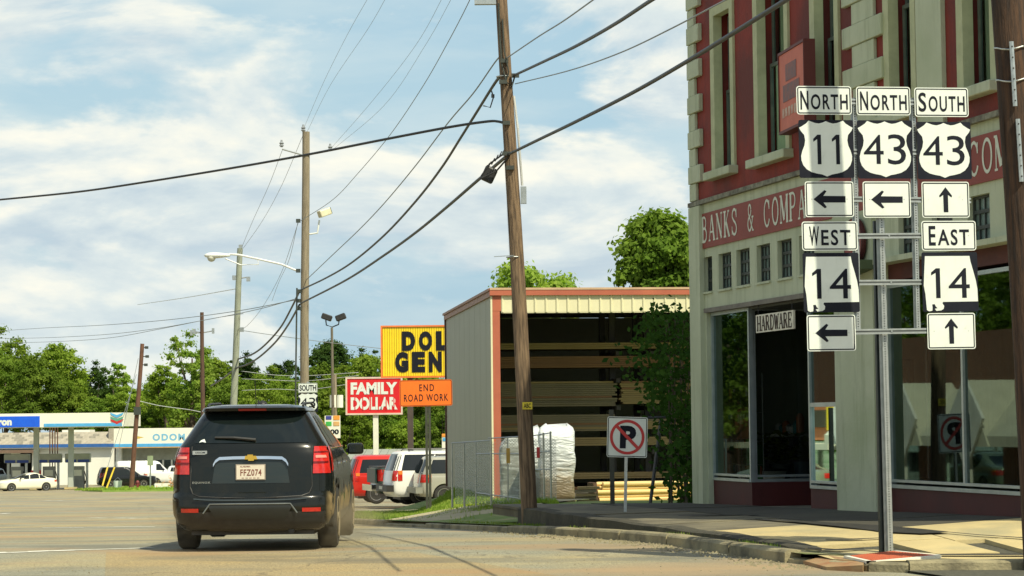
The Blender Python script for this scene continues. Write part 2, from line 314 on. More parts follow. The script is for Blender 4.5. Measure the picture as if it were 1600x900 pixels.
# ================================================================== ground, road, kerbs, pavement
C0 = Vector((2.96, 37.4, 0)); TD = Vector((.2404, -.9707, 0)); ND = Vector((-.9707, -.2404, 0))   # facade: far corner, direction towards the camera, outward normal
def FD(t, d, z=0.0): return C0 + TD * t + ND * d + Vector((0, 0, z))
def fac(px, py, d=0.0):
    p = on_plane(px, py, C0 + ND * d, ND); q = p - C0; return q.dot(TD), q.z
def td(p): q = Vector((p[0], p[1], 0)) - C0; return q.dot(TD), q.dot(ND)
def road_mat():
    m = mat('worn_asphalt', (.34, .33, .24), (.28, .272, .195), .35, .9, detail=8, c3=(.42, .35, .19), s3=.16, lo3=.45, hi3=.62, coord='Object')
    nt = m.node_tree; b = nt.nodes['Principled BSDF']; src = b.inputs['Base Color'].links[0].from_socket
    t = N(nt, 'ShaderNodeTexCoord')
    def nz(sc, st=(1, 1, 1), det=4, rg=.6):
        mp = N(nt, 'ShaderNodeMapping'); mp.inputs['Scale'].default_value = st; nt.links.new(t.outputs['Object'], mp.inputs['Vector'])
        n = N(nt, 'ShaderNodeTexNoise'); n.inputs['Scale'].default_value = sc; n.inputs['Detail'].default_value = det; n.inputs['Roughness'].default_value = rg
        nt.links.new(mp.outputs[0], n.inputs['Vector']); return n.outputs['Fac']
    c = mixc(nt, ramp(nt, nz(55, (1, .5, 1), 3, .8), [(.35, (0, 0, 0)), (.7, (1, 1, 1))]), mixc(nt, 1.0, src, (.74, .74, .74), 'MULTIPLY'), mixc(nt, 1.0, src, (1.16, 1.15, 1.13), 'MULTIPLY'))
    c = mixc(nt, ramp(nt, nz(.5, (.5, 1.3, 1), 5), [(.5, (0, 0, 0)), (.68, (.6, .6, .6))]), c, (.17, .165, .125))          # tar-dark patches
    # wandering sealed cracks
    v = N(nt, 'ShaderNodeTexVoronoi', feature='DISTANCE_TO_EDGE'); v.inputs['Scale'].default_value = .35
    mp = N(nt, 'ShaderNodeMapping'); mp.inputs['Scale'].default_value = (.7, .45, 1); nt.links.new(t.outputs['Object'], mp.inputs['Vector'])
    wv = N(nt, 'ShaderNodeVectorMath', operation='ADD'); nn = N(nt, 'ShaderNodeTexNoise'); nn.inputs['Scale'].default_value = 2; nn.inputs['Detail'].default_value = 6
    nt.links.new(mp.outputs[0], nn.inputs['Vector']); nt.links.new(mp.outputs[0], wv.inputs[0]); nt.links.new(nn.outputs['Color'], wv.inputs[1]); nt.links.new(wv.outputs[0], v.inputs['Vector'])
    c = mixc(nt, ramp(nt, v.outputs['Distance'], [(.002, (.35, .35, .35)), (.008, (0, 0, 0))]), c, (.12, .11, .08))
    # warm reddish dust across the near right lane
    c = mixc(nt, ramp(nt, nz(.22, (.8, 1.6, 1), 6, .55), [(.52, (0, 0, 0)), (.66, (.7, .7, .7))]), c, (.36, .255, .14))
    nt.links.new(c, b.inputs['Base Color'])
    bn = N(nt, 'ShaderNodeBump'); bn.inputs['Strength'].default_value = .5; bn.inputs['Distance'].default_value = .012
    nt.links.new(nz(60, det=3), bn.inputs['Height']); nt.links.new(bn.outputs[0], b.inputs['Normal']); return m
ROAD = road_mat()
GRASSG = mat('verge_soil_and_grass', (.13, .2, .035), (.2, .25, .06), 2.5, .95, bump=.6, bscale=30, c3=(.36, .29, .15), s3=1.1, lo3=.56, hi3=.66)
EARTH = mat('dry_ground', (.34, .3, .18), (.24, .22, .12), .3, .95, bump=.3, bscale=3, c3=(.12, .17, .05), s3=.05)
def grid(xs, ys, zf):
    mb = MB(); nx = len(xs)
    mb.v = [(x, y, zf(x, y)) for y in ys for x in xs]
    mb.f = [(j * nx + i, j * nx + i + 1, (j + 1) * nx + i + 1, (j + 1) * nx + i) for j in range(len(ys) - 1) for i in range(nx - 1)]
    return mb
ys = [-80, -30, 0, 10, 20, 23, 27, 30, 33, 36, 40, 46, 53, 60, 66, 73, 81, 100, 120, 150, 190, 225, 260]
g = grid([-3000, -600, -200, 0, 200, 600, 3000], [-600] + ys + [400, 900, 3500], lambda x, y: rz(y) - .12)
g.build('ground', EARTH, kind='structure', fix=False)
g = grid([-120, -60, -20, 0, 20, 40], ys, lambda x, y: rz(y)); g.build('road', ROAD, kind='structure', fix=False)
# kerb line parallel to the facade, 3.6 m out
def kx(y, d=3.6): # X of the line at distance d from the facade, at depth y
    p = C0 + ND * d; return p.x + TD.x * (y - p.y) / TD.y
# markings: worn white paint
WPAINT = mat('worn_road_paint', (.85, .84, .74), (.7, .68, .56), 6, .8)
def line_mark(a, b, w=.1, name='road_marking', broken=False, seed=1):
    rn = random.Random(seed); A, B = G(*a), G(*b); d = B - A; L = d.length; n = max(2, int(L / .25)); mb = MB(); s = Vector((-d.y, d.x, 0)).normalized()
    for i in range(n):
        if broken and rn.random() < .45: continue
        p = A + d * (i / n); q = A + d * ((i + 1) / n); w0 = w * (.6 + .4 * rn.random()); o1 = (rn.random() - .5) * w * .4
        vs = [p + s * (w0 / 2 + o1), q + s * (w0 / 2 + o1), q - s * (w0 / 2 - o1), p - s * (w0 / 2 - o1)]
        mb.quad(*[(v.x, v.y, rz(v.y) + .005) for v in vs])
    mb.build(name, WPAINT, kind='structure', fix=False)
line_mark((-20, 865), (240, 856.5), .2, seed=2); line_mark((66, 825), (242, 823), .5, seed=3); line_mark((100, 809), (225, 810), .4, broken=True, seed=4)
line_mark((0, 803), (16, 802), .3, seed=6); line_mark((70, 782), (105, 782), .5, broken=True, seed=5)
# pavement (sidewalk) in front of the shops
def sz(t, d):                      # height of the pavement surface
    zf = .1 + .0175 * t; w = min(max(d / 3.3, 0), 1.1); z = zf * (1 - w) + .14 * w
    r = min(max((t - 11.8) / 3.0, 0), 1); r = r * r * (3 - 2 * r); return z * (1 - r) + .085 * r
def slab_mesh(poly, th=.16, sub=5, lift=0.0):
    """slab from four (t,d) corners"""
    mb = MB(); a, b, c, d = [Vector((*p, 0)) for p in poly]; vs = []
    for j in range(sub + 1):
        for i in range(sub + 1):
            u, v = i / sub, j / sub; q = a * (1 - u) * (1 - v) + b * u * (1 - v) + c * u * v + d * (1 - u) * v
            vs.append(FD(q.x, q.y, sz(q.x, q.y) + lift))
    m = sub + 1; fs = [(j * m + i, j * m + i + 1, (j + 1) * m + i + 1, (j + 1) * m + i) for j in range(sub) for i in range(sub)]
    ring = [i for i in range(m)] + [j * m + sub for j in range(1, m)] + [sub * m + i for i in range(sub - 1, -1, -1)] + [j * m for j in range(sub - 1, 0, -1)]
    n0 = len(vs); vs += [vs[i] - Vector((0, 0, th)) for i in ring]; k = len(ring)
    fs += [(ring[i], ring[(i + 1) % k], n0 + (i + 1) % k, n0 + i) for i in range(k)]
    return mb.add(vs, fs)
walk = bpy.data.objects.new('sidewalk', None); COL.objects.link(walk); tag(walk, kind='structure')
# bed under the slabs (dark joints show between them)
T1 = 17.5
bed = MB()
nT = 40
for i in range(nT + 1):
    t = -.7 + (T1 + .7) * i / nT; t_ = t
    dout = 3.28
    for d in (-.4, 1.6, dout): bed.v.append(tuple(FD(t, d, sz(t_, d) - .045 - (0 if t > -2 else .06))))
bed.f = [(i * 3 + j, i * 3 + j + 1, i * 3 + j + 4, i * 3 + j + 3) for i in range(nT) for j in range(2)]
bed.build('joint_bed', mat('joint_dirt', (.09, .085, .06), (.05, .05, .035), 20, .95), walk)
SHCONC = mat('shade_toned_paving', (.2, .175, .11), (.14, .125, .085), 1.6, .9, bump=.4, bscale=30, c3=(.09, .08, .055), s3=.8, lo3=.45, hi3=.65)  # outer slabs coloured darker to carry the building's shade
DEEPSHCONC = mat('deep_shade_paving', (.07, .064, .045), (.05, .046, .034), 1.6, .9, bump=.4, bscale=30)  # inner row darker still, the shop's shadow put into its colour
rs = random.Random(3)
tt = [-.6, 1.15, 2.9, 4.6, 6.35, 8.1, 9.9, 11.6]
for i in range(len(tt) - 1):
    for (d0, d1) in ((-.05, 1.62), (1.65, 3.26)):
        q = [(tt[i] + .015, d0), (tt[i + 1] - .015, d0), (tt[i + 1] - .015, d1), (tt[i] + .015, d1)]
        slab_mesh([(a + rs.uniform(-.01, .01), b) for a, b in q], lift=rs.uniform(-.009, .009) if tt[i] < 9 else .0).build('paving_slab', (CONC if tt[i] > 9 else SHCONC) if d0 > 1 else DEEPSHCONC, walk)
for (t0, t1, d0, d1) in ((11.63, 13.3, -.05, 1.62), (11.63, 13.1, 1.65, 3.2), (13.33, 15.2, -.05, 1.3), (13.33, 15.3, -2.6, -.08), (11.6, 13.3, -2.6, -.08), (15.23, 17.2, -2.6, -.35), (15.3, 17.2, -4.6, -2.63), (13.3, 15.27, -4.6, -2.63), (13.14, 14.4, 1.65, 2.3)):
    slab_mesh([(t0, d0), (t1, d0), (t1, d1), (t0, d1)], lift=rs.uniform(-.002, .002)).build('paving_slab', CONC, walk)
# retaining wall between pavement and street
wl = MB(); ts = [1.4 + (13.35 - 1.4) * i / 24 for i in range(25)]; vs = []
for t in ts:
    p = FD(t, 3.28); zt = sz(t, 3.28) + .012 + .008 * math.sin(t * 3.1); zb = rz(p.y) - .1
    taper = max(0.0, (t - 12.9) / .5)
    vs += [FD(t, 3.3 + .05, zb), FD(t, 3.30 + .04, zt - .02 - taper * .03), FD(t, 3.27 + .03, zt), FD(t, 3.12, zt), FD(t, 3.12, zb)]
wl.add(vs, [(i * 5 + j, i * 5 + j + 1, i * 5 + j + 6, i * 5 + j + 5) for i in range(24) for j in range(4)] + [(0, 1, 2, 3, 4), tuple(24 * 5 + k for k in (4, 3, 2, 1, 0))])
o = wl.build('retaining_wall', mat('shade_darkened_concrete', (.075, .068, .045), (.045, .042, .03), 3, .95, bump=.6, bscale=25, c3=(.13, .12, .08), s3=1.0, lo3=.55, hi3=.75), smooth=False); tag(o, 'low dark-toned concrete retaining wall holding up the sidewalk above the street', 'wall')  # whole wall coloured dark, the shade on its face put into the concrete
# narrow verge between wall and kerb
vb = MB(); n = 30
for i in range(n + 1):
    t = -3.6 + (14.3 + 3.6) * i / n; p = FD(t, 3.3); p2 = FD(t, 3.62)
    for d, w in ((3.2, 0.0), (3.35, .3), (3.5, .8), (3.66, 1.0)):
        q = FD(t, d); zk = rz(q.y) + .06 + .045 * min(max((t - 2) / 6, 0), 1); zi = zk - .02 * (1 - w); vb.v.append(tuple(FD(t, d, zi)))
vb.f = [(i * 4 + j, i * 4 + j + 1, i * 4 + j + 5, i * 4 + j + 4) for i in range(n) for j in range(3)]
vb.build('gutter_verge', mat('gravelly_verge', (.34, .3, .17), (.2, .19, .09), 6, .95, bump=.8, bscale=40, c3=(.12, .15, .04), s3=2.2), kind='structure')
# kerb stones, one by one: along the street, then round the corner and across the near street
kerb = bpy.data.objects.new('kerb', None); COL.objects.link(kerb); tag(kerb, kind='structure')
KM = mat('kerb_concrete', (.34, .295, .17), (.23, .2, .12), 3, .85, bump=.6, bscale=30, c3=(.09, .08, .05), s3=1.5, lo3=.5, hi3=.7)
def kerb_stone(a, b, w=.17, h=.085, top=None, inn=None):
    d = (b - a).normalized(); s = inn or Vector((d.y, -d.x, 0)); mb = MB(); n = 3; vs = []
    prof = [(-.04, -.3), (.0, .78), (.1, .94), (.25, 1.0), (1, 1.0), (1, -.3)]
    for i in range(n + 1):
        p = a + (b - a) * (i / n); zt = rz(p.y) + h if top is None else top
        for u, v in prof: vs.append((p.x + s.x * u * w, p.y + s.y * u * w, zt - h + v * h + rs.uniform(-.004, .004)))
    k = len(prof); fs = [(i * k + j, i * k + (j + 1) % k, (i + 1) * k + (j + 1) % k, (i + 1) * k + j) for i in range(n) for j in range(k)] + [tuple(range(k)), tuple(range(n * k, n * k + k))[::-1]]
    return mb.add(vs, fs).build('kerb_stone', KM, kerb)
INW = -ND
t = 13.9
while t > -3.6:
    L = rs.uniform(1.7, 2.2); j = rs.uniform(-.015, .015)
    kerb_stone(FD(t, 3.72 + j), FD(t - L + .03, 3.72 + rs.uniform(-.015, .015)), inn=INW, h=.08 + .045 * min(max((t - 2) / 6, 0), 1)); t -= L
while t > -7.4:                # dropped kerb across the driveway
    kerb_stone(FD(t, 3.72), FD(t - 1.97, 3.72), inn=INW, h=.045); t -= 2.0
t = -7.6                       # beyond the driveway
while t > -24:
    kerb_stone(FD(t, 3.72), FD(t - 2.4, 3.72), inn=INW, h=.11); t -= 2.43
cp = [G(1235, 893), G(1340, 893), G(1385, 893), G(1500, 895), G(1660, 893), Vector((8, G(1500, 895).y - .25, 0)), Vector((12, 20.0, 0))]
cp = [Vector((p.x, p.y, 0)) for p in cp]
CY = G(1500, 895).y
kerb_stone(FD(13.92, 3.7), Vector((3.05, CY + 1.05, 0)), inn=Vector((.8, .6, 0)), h=.05)
pts = [Vector((3.0, CY + .95, 0)), Vector((3.28, CY + .3, 0)), Vector((3.62, CY + .05, 0)), Vector((5.4, CY - .05, 0)), Vector((7.4, CY - .1, 0)), Vector((9.6, CY - .1, 0))]
for i, h in ((0, .07), (1, .09), (2, .11), (3, .118), (4, .118)):
    kerb_stone(pts[i], pts[i + 1] - (pts[i + 1] - pts[i]).normalized() * .02, h=h, w=.2, inn=Vector((.55, .85, 0)) if i < 2 else Vector((0, 1, 0)))
# corner apron between kerb and the slabs
ap = MB(); edge = [FD(14.2, 3.6), pts[0], pts[1], pts[2], pts[3], pts[4], pts[5]]
inn = [FD(13.6, 3.2), FD(13.7, 2.7), FD(14.2, 2.35), FD(14.6, 1.8), FD(15.3, -.1), FD(16, -2.3), FD(17, -4.5)]
eh = [.1, .075, .09, .1, .11, .11, .11]
for e, q, h in zip(edge, inn, eh):
    z = rz(e.y) + h; tt_, dd_ = td(q)
    ap.v += [(e.x + .05, e.y + .12, z), ((e.x + q.x) / 2, (e.y + q.y) / 2 + .04, (z + sz(tt_, dd_)) / 2 - .012), (q.x, q.y, sz(tt_, dd_) - .004)]
ap.f = [(i * 3 + j, i * 3 + j + 1, i * 3 + j + 4, i * 3 + j + 3) for i in range(6) for j in range(2)]
ap.build('corner_apron', CONC, kind='structure')
def apz(x, y):
    """height of the corner paving for props"""
    t_, d_ = td((x, y)); return sz(t_, d_)
# tactile pad
BRICKR = mat('brick_red_pad', (.5, .12, .05), (.4, .09, .04), 8, .8)
pad = thing('tactile_paving', 'brick-red tactile ramp pad with domes set in the corner sidewalk by the sign posts', 'paving')
def padpt(px, py): return P(px, py, (CAM.z - .1) * FPX / (py - 655.5))
q = [P(1326, 869.5, 22.25), P(1362, 877.5, 21.55), P(1464, 868.5, 22.25), P(1395, 862.0, 22.9)]
zs = [v.z for v in q]
mb = MB(); top = [Vector((v.x, v.y, v.z + .006)) for v in q]; mb.add(top + [v - Vector((0, 0, .05)) for v in top], [(0, 1, 2, 3), (0, 4, 5, 1), (1, 5, 6, 2), (2, 6, 7, 3), (3, 7, 4, 0)]); mb.build('pad_plate', BRICKR, pad)
dm = MB()
for i in range(1, 16):
    for j in range(1, 16):
        u, v = i / 16, j / 16; c = top[0] * (1 - u) * (1 - v) + top[1] * u * (1 - v) + top[2] * u * v + top[3] * (1 - u) * v
        dm.lathe([(.016, 0), (.012, .006), (.001, .008)], 6, c=c)
dm.build('truncated_domes', BRICKR, pad, kind='stuff')
mb = MB()
for a, b in ((0, 1), (1, 2), (2, 3)):
    A, B = top[a] + Vector((0, 0, .003)), top[b] + Vector((0, 0, .003)); s = (B - A).cross(Vector((0, 0, 1))).normalized() * .05
    mb.add([A, B, B + s, A + s, A - Vector((0, 0, .03)), B - Vector((0, 0, .03)), B + s - Vector((0, 0, .03)), A + s - Vector((0, 0, .03))], [(0, 1, 2, 3), (0, 4, 5, 1), (3, 2, 6, 7)])
mb.build('pad_border', mat('new_concrete', (.74, .73, .62), (.66, .65, .55), 5, .8), pad)
# verge and lots on the far side of the pavement
def vz(x, y):
    t_, d_ = td((x, y)); inl = max(0, 3.62 - d_); s = min(inl / 2.6, 1); s = s * s * (3 - 2 * s)
    base = rz(y) + .1; e = x + 2.1 + (y - 43) * .033; w = min(max(e / 1.3, 0), 1); w = w * w * (3 - 2 * w)
    w *= 1 if y < 64 else max(0, 1 - (y - 64) / 10)
    w *= min(1, max(0, (y - 35.5) / 3)) if x < .5 else 1
    lvl = float(np.interp(y, [36, 44, 48.5], [-.03, -.05, -.27]))
    return base + w * s * (lvl - base)
mb = MB(); yy = [34.6, 36, 37.5, 39, 40.5, 42, 43.5, 45, 47, 49, 51, 54, 57, 61, 66, 72, 80, 92, 110, 140, 190]
dd = [3.66, 3.3, 2.9, 2.4, 1.8, 1.2, .5, -.5, -2, -5, -9, -15, -24]
for y in yy:
    for d in dd:
        x = kx(y, d); mb.v.append((x, y, vz(x, y)))
k = len(dd); mb.f = [(j * k + i, j * k + i + 1, (j + 1) * k + i + 1, (j + 1) * k + i) for j in range(len(yy) - 1) for i in range(k - 1) if (yy[j] < 61 or mb.v[j * k + i][0] > -2.6) and yy[j] < 79]
mb.build('verge', GRASSG, kind='structure')
def strip(name, px, m, dz=.012, zf=None, Ys=None):
    """sheet whose outline is given as sight points on the verge"""
    pass
# gravel driveway crossing the verge and the car park behind it
GRAV = mat('sandy_driveway', (.46, .4, .24), (.36, .31, .19), 2, .95, bump=.5, bscale=30)
mb = MB(); yd = [40.4, 42, 44, 46]
for y in yd:
    for d in (3.7, 3.3, 2.6, 1.9, 1.3):
        dd_ = 3.7 - (3.7 - d) * (1.0 if y < 44 else 1.6); x = kx(y, dd_); mb.v.append((x, y, vz(x, y) + .03 - (.09 if d > 3.5 or y < 40.5 else 0)))
mb.f = [(j * 5 + i, j * 5 + i + 1, (j + 1) * 5 + i + 1, (j + 1) * 5 + i) for j in range(3) for i in range(4)]
mb.build('driveway', GRAV, kind='structure')
# grass blades on the verge (uncountable)
GRS = leafmat('grass_blades', (.14, .24, .03), (.3, .36, .08), .3, 1.5)
def tufts(name, pts, h0, h1, m, seed=1, w=.012):
    rn = random.Random(seed); vs = []; fs = []
    for p in pts:
        h = rn.uniform(h0, h1); a = rn.random() * 6.283; ln = rn.uniform(0, .6) * h; ca, sa = math.cos(a), math.sin(a); b = len(vs); ww = w * (1 + h * 3)
        vs += [(p[0] - sa * ww, p[1] + ca * ww, p[2]), (p[0] + sa * ww, p[1] - ca * ww, p[2]), (p[0] + ca * ln, p[1] + sa * ln, p[2] + h)]; fs.append((b, b + 1, b + 2))
    mb = MB(); mb.v, mb.f = vs, fs; return mb.build(name, m, kind='stuff', fix=False)
rn = random.Random(11); pts = []
while len(pts) < 42000:
    y = rn.uniform(40, 62); d = 3.6 - abs(rn.gauss(0, 3.2)); x = kx(y, d)
    if 39.8 < y < 46.2 and d > 1.2 and (y < 44.5 or d > 2.6) and rn.random() < .985: continue
    if x > .8 or (y < 42 and d < 1) or (y > 61 and x < -2.6): continue
    nv = math.sin(x * 3.1 + y) + math.sin(y * 2.3 - x * 1.7)
    if nv < -1.0 and rn.random() < .7: continue
    pts.append((x, y, vz(x, y)))
tufts('grass', pts, .03, .1, GRS, 2, w=.009)
pts = []
while len(pts) < 4200:         # tufts at the foot of the fence and in the wall verge
    if rn.random() < .45:
        y = rn.uniform(42.4, 43.6); x = rn.uniform(-1.6, .7); pts.append((x, y, vz(x, y)))
    elif rn.random() < .5:
        t = rn.uniform(-2.6, 3.2); d = rn.uniform(3.3, 3.6); q = FD(t, d); pts.append((q.x, q.y, rz(q.y) + .05))
    else:
        t = rn.choice([5.2, 9.6, 11.9, 12.6]) + rn.gauss(0, .12); d = rn.uniform(3.32, 3.58); q = FD(t, d)
        if rn.random() < .5: pts.append((q.x, q.y, rz(q.y) + .05))
tufts('weeds', pts, .03, .1, GRS, 5, w=.007)
# loose grit swept against the kerb
mb = MB()
for _ in range(900):
    t = rn.uniform(2, 15); d = 3.75 + abs(rn.gauss(0, .25)); q = FD(t, d); r = rn.uniform(.006, .022); z = rz(q.y)
    mb.add([(q.x - r, q.y, z), (q.x + r, q.y - r, z), (q.x, q.y + r, z), (q.x, q.y, z + r * 1.1)], [(0, 1, 3), (1, 2, 3), (2, 0, 3)])
for _ in range(500):
    x = rn.uniform(-8, 6); y = rn.uniform(20.5, 24); r = rn.uniform(.004, .011); z = rz(y)
    if td((x, y))[1] < 3.9: continue
    mb.add([(x - r, y, z), (x + r, y - r, z), (x, y + r, z), (x, y, z + r * 1.1)], [(0, 1, 3), (1, 2, 3), (2, 0, 3)])
mb.build('grit', KM, kind='stuff')
# islands by the filling station
for (x0, x1, y0, y1, Yc) in ((135, 275, 768, 776, 168), ):
    a = P(133, 772, 150); 
    mb = MB(); A = [P(128, 770, 176), P(150, 764, 190), P(290, 763, 190), P(300, 774, 168), P(160, 775, 168)]
    c = [(p.x, p.y, rz(p.y) + .12) for p in A]; n = len(c)
    mb.add(c + [(x, y, z - .3) for x, y, z in c], [tuple(range(n))] + [(i, (i + 1) % n, n + (i + 1) % n, n + i) for i in range(n)])
    mb.build('grass_island', mat('island_grass', (.17, .3, .04), (.26, .36, .08), 1, .95, bump=.5, bscale=12), kind='structure')
    pts = []
    for _ in range(9000):
        y = rn.uniform(168, 190); x = rn.uniform(A[0].x, A[3].x + 2)
        if x < A[0].x + abs(y - 176) * .1: continue
        pts.append((x, y, rz(y) + .12))
    tufts('island_turf', pts, .06, .2, GRS, 9, w=.03)

def SW(px, py, dz=0.0):
    """where a sight line meets the pavement"""
    a, b = 18.0, 40.0
    for _ in range(40):
        m = (a + b) / 2; p = P(px, py, m)
        if p.z > sz(*td(p)) + dz: a = m
        else: b = m
    return P(px, py, a)
STRIPBLK = mat('near_black_strip', (.018, .017, .014), (.03, .028, .02), 8, .95)  # near-black colour of the thin flat strips on the pavement
def flat_strip(top, bot, name='dark_strip'):
    vs = [SW(x, y) + Vector((0, 0, .02)) for x, y in top] + [SW(x, y) + Vector((0, 0, .02)) for x, y in bot]; n = len(top)
    return MB().add(vs, [(i, i + 1, n + i + 1, n + i) for i in range(n - 1)]).build(name, STRIPBLK, walk, fix=False)
flat_strip([(1180, 812), (1240, 815.5), (1310, 819.5), (1385, 824), (1440, 829), (1482, 833.5)], [(1180, 813), (1240, 818), (1310, 825), (1385, 834), (1440, 836.5), (1482, 834.5)])
flat_strip([(1482, 833.6), (1530, 838), (1600, 842.5)], [(1482, 834.4), (1530, 839), (1600, 843.8)])
flat_strip([(1060, 807), (1130, 806), (1185, 805)], [(1060, 808), (1130, 807.2), (1185, 806)])
flat_strip([(1290, 845), (1330, 844.5), (1385, 842.5)], [(1290, 846), (1330, 846), (1385, 843.5)])
flat_strip([(1262, 858), (1310, 861), (1350, 859)], [(1262, 860), (1310, 863), (1350, 860)])  # this strip and the next paint the right-hand pole's cast shadow
flat_strip([(1462, 868.5), (1530, 868), (1610, 868)], [(1462, 870.5), (1530, 870.5), (1610, 870.5)])
def PZ(px, py, z):
    d = ray(px, py); return CAM + d * ((z - CAM.z) / d.z)
q = [PZ(1252, 875, .05), PZ(1296, 868, .1), PZ(1352, 875, .105), PZ(1348, 883, .08), PZ(1292, 886, .045)]
MB().add(q + [v - Vector((0, 0, .07)) for v in q], [(0, 1, 2, 3, 4), (4, 3, 8, 9), (3, 2, 7, 8), (0, 4, 9, 5)]).build('rusty_ramp_slab', mat('rust_stained_concrete', (.3, .14, .06), (.36, .26, .13), 3, .85, bump=.4, bscale=20), walk)
# brownish repair patch in the near lane
PM = road_mat().copy(); MATS['patched_asphalt'] = PM; PM.name = 'patched_asphalt'
b_ = PM.node_tree.nodes['Principled BSDF']; src = b_.inputs['Base Color'].links[0].from_socket; PM.node_tree.links.new(mixc(PM.node_tree, 1.0, src, (1.03, .92, .78), 'MULTIPLY'), b_.inputs['Base Color'])
pp = [G(166, 863), G(400, 866), G(640, 862), G(900, 905), G(1100, 960), G(160, 960)]
MB().add([(v.x, v.y, rz(v.y) + .004) for v in pp], [(0, 1, 2, 3, 4, 5)]).build('road_patch', PM, kind='structure')
mb = MB(); rn = random.Random(33)
for _ in range(600):
    px, py = rn.gauss(640, 120), rn.uniform(836, 898); v = G(px, py); r = rn.uniform(.003, .009); z = rz(v.y)
    if td(v)[1] < 3.85 or px > 1000: continue
    mb.add([(v.x - r, v.y, z), (v.x + r, v.y - r, z), (v.x, v.y + r, z), (v.x, v.y, z + r * 1.1)], [(0, 1, 3), (1, 2, 3), (2, 0, 3)])
mb.build('loose_stones', mat('dark_stones', (.12, .11, .08), (.3, .27, .17), 30, .9), kind='stuff')
# ================================================================== corner shop building
shop = thing('corner_shop_building', 'two-storey red stucco shop building with cream trim and BANKS & COMPANY sign band', 'building', C0, math.atan2(TD.y, TD.x))
HT = 11.0; TN_ = 12.75
zc = fac(1160, 298)[1]
def wall_panel(t0, t1, z0, z1, th, holes, y0=0.0):
    """wall in the local x,z plane (front at y0, back at y0+th) with rectangular openings"""
    xs = sorted({t0, t1, *[h[0] for h in holes], *[h[1] for h in holes]}); zs = sorted({z0, z1, *[h[2] for h in holes], *[h[3] for h in holes]})
    xs = [x for x in xs if t0 <= x <= t1]; zs = [z for z in zs if z0 <= z <= z1]; mb = MB()
    solid = lambda i, j: 0 <= i < len(xs) - 1 and 0 <= j < len(zs) - 1 and not any(h[0] < (xs[i] + xs[i + 1]) / 2 < h[1] and h[2] < (zs[j] + zs[j + 1]) / 2 < h[3] for h in holes)
    a, b = y0, y0 + th
    for i in range(len(xs) - 1):
        for j in range(len(zs) - 1):
            if not solid(i, j): continue
            X0, X1, Z0, Z1 = xs[i], xs[i + 1], zs[j], zs[j + 1]
            mb.quad((X0, a, Z0), (X1, a, Z0), (X1, a, Z1), (X0, a, Z1)); mb.quad((X0, b, Z0), (X0, b, Z1), (X1, b, Z1), (X1, b, Z0))
            if not solid(i - 1, j): mb.quad((X0, a, Z0), (X0, a, Z1), (X0, b, Z1), (X0, b, Z0))
            if not solid(i + 1, j): mb.quad((X1, a, Z0), (X1, b, Z0), (X1, b, Z1), (X1, a, Z1))
            if not solid(i, j - 1): mb.quad((X0, a, Z0), (X0, b, Z0), (X1, b, Z0), (X1, a, Z0))
            if not solid(i, j + 1): mb.quad((X0, a, Z1), (X1, a, Z1), (X1, b, Z1), (X0, b, Z1))
    return mb
tx = lambda px: fac(px, 500)[0]
# measured spans
sf1 = (tx(1104), tx(1312), .02, fac(1177, 476)[1]); sf2 = (tx(1378), TN_ - .35, .02, fac(1560, 382)[1])
zs0, zs1 = fac(1171, 444)[1], fac(1169, 387)[1]
small = [(tx(a), tx(b)) for a, b in ((1101, 1114), (1124, 1144), (1152, 1173), (1184, 1205), (1216.5, 1239))]
pitch = small[4][0] - small[3][0]; w_ = small[4][1] - small[4][0]
small += [(small[4][0] + pitch, small[4][0] + pitch + w_)]
zr0, zr1 = fac(1531, 378)[1], fac(1531, 303)[1]; zr0 = (zr0 + zs0) / 2; zr1 = (zr1 + zs1) / 2
r0 = fac(1512, 350)[0]; rw = fac(1547, 350)[0] - r0
small_r = [(r0 - k * (rw + .42), r0 - k * (rw + .42) + rw) for k in range(4, -1, -1) if r0 - k * (rw + .42) > sf2[0] - .1]
small_r += [(r0 + rw + .42, r0 + 2 * rw + .42)]
small_r = [s for s in small_r if s[1] < TN_ - .2]
holes = [sf1, sf2] + [(a, b, zs0, zs1) for a, b in small] + [(a, b, zr0, zr1) for a, b in small_r]
low = wall_panel(0, TN_, -.1, zc, .28, holes).build('lower_wall', CREAM, shop)
# upper storey
zu0 = fac(1205, 243)[1]; zu1 = fac(1130, 14)[1]
zu0b = fac(1530, 118)[1]
up = [(fac(a, 150)[0], fac(b, 150)[0]) for a, b in ((1118, 1146), (1186, 1232), (1276, 1311), (1392, 1431), (1508, 1556))]
zu = [(fac(1130, 265)[1], zu1)] + [(zu0, zu1 + .25)] * 4
uh = [(a, b, z0, z1) for (a, b), (z0, z1) in zip(up, zu)]
wall_panel(0, TN_, zc + .002, HT, .28, uh).build('upper_wall', REDW, shop)
MB().box(0, TN_, 9.8, 10.1, -.1, HT).box(0, .28, .29, 9.8, -.1, HT).box(TN_ - .28, TN_, .29, 9.8, -.1, HT).box(.3, TN_ - .3, .3, 9.7, HT - .5, HT - .3).build('rear_walls', CREAM, shop)
MB().box(-.06, TN_ + .06, -.07, -.001, zc - .035, zc + .035).build('string_course', mat('weathered_ledge', (.1, .09, .07), (.3, .3, .22), 7, .9, bump=.4), shop)
MB().box(-.1, TN_ + .1, -.22, -.001, HT - .5, HT - .02).box(-.1, TN_ + .1, -.3, .6, HT, HT + .12).build('cornice', CREAM, shop)
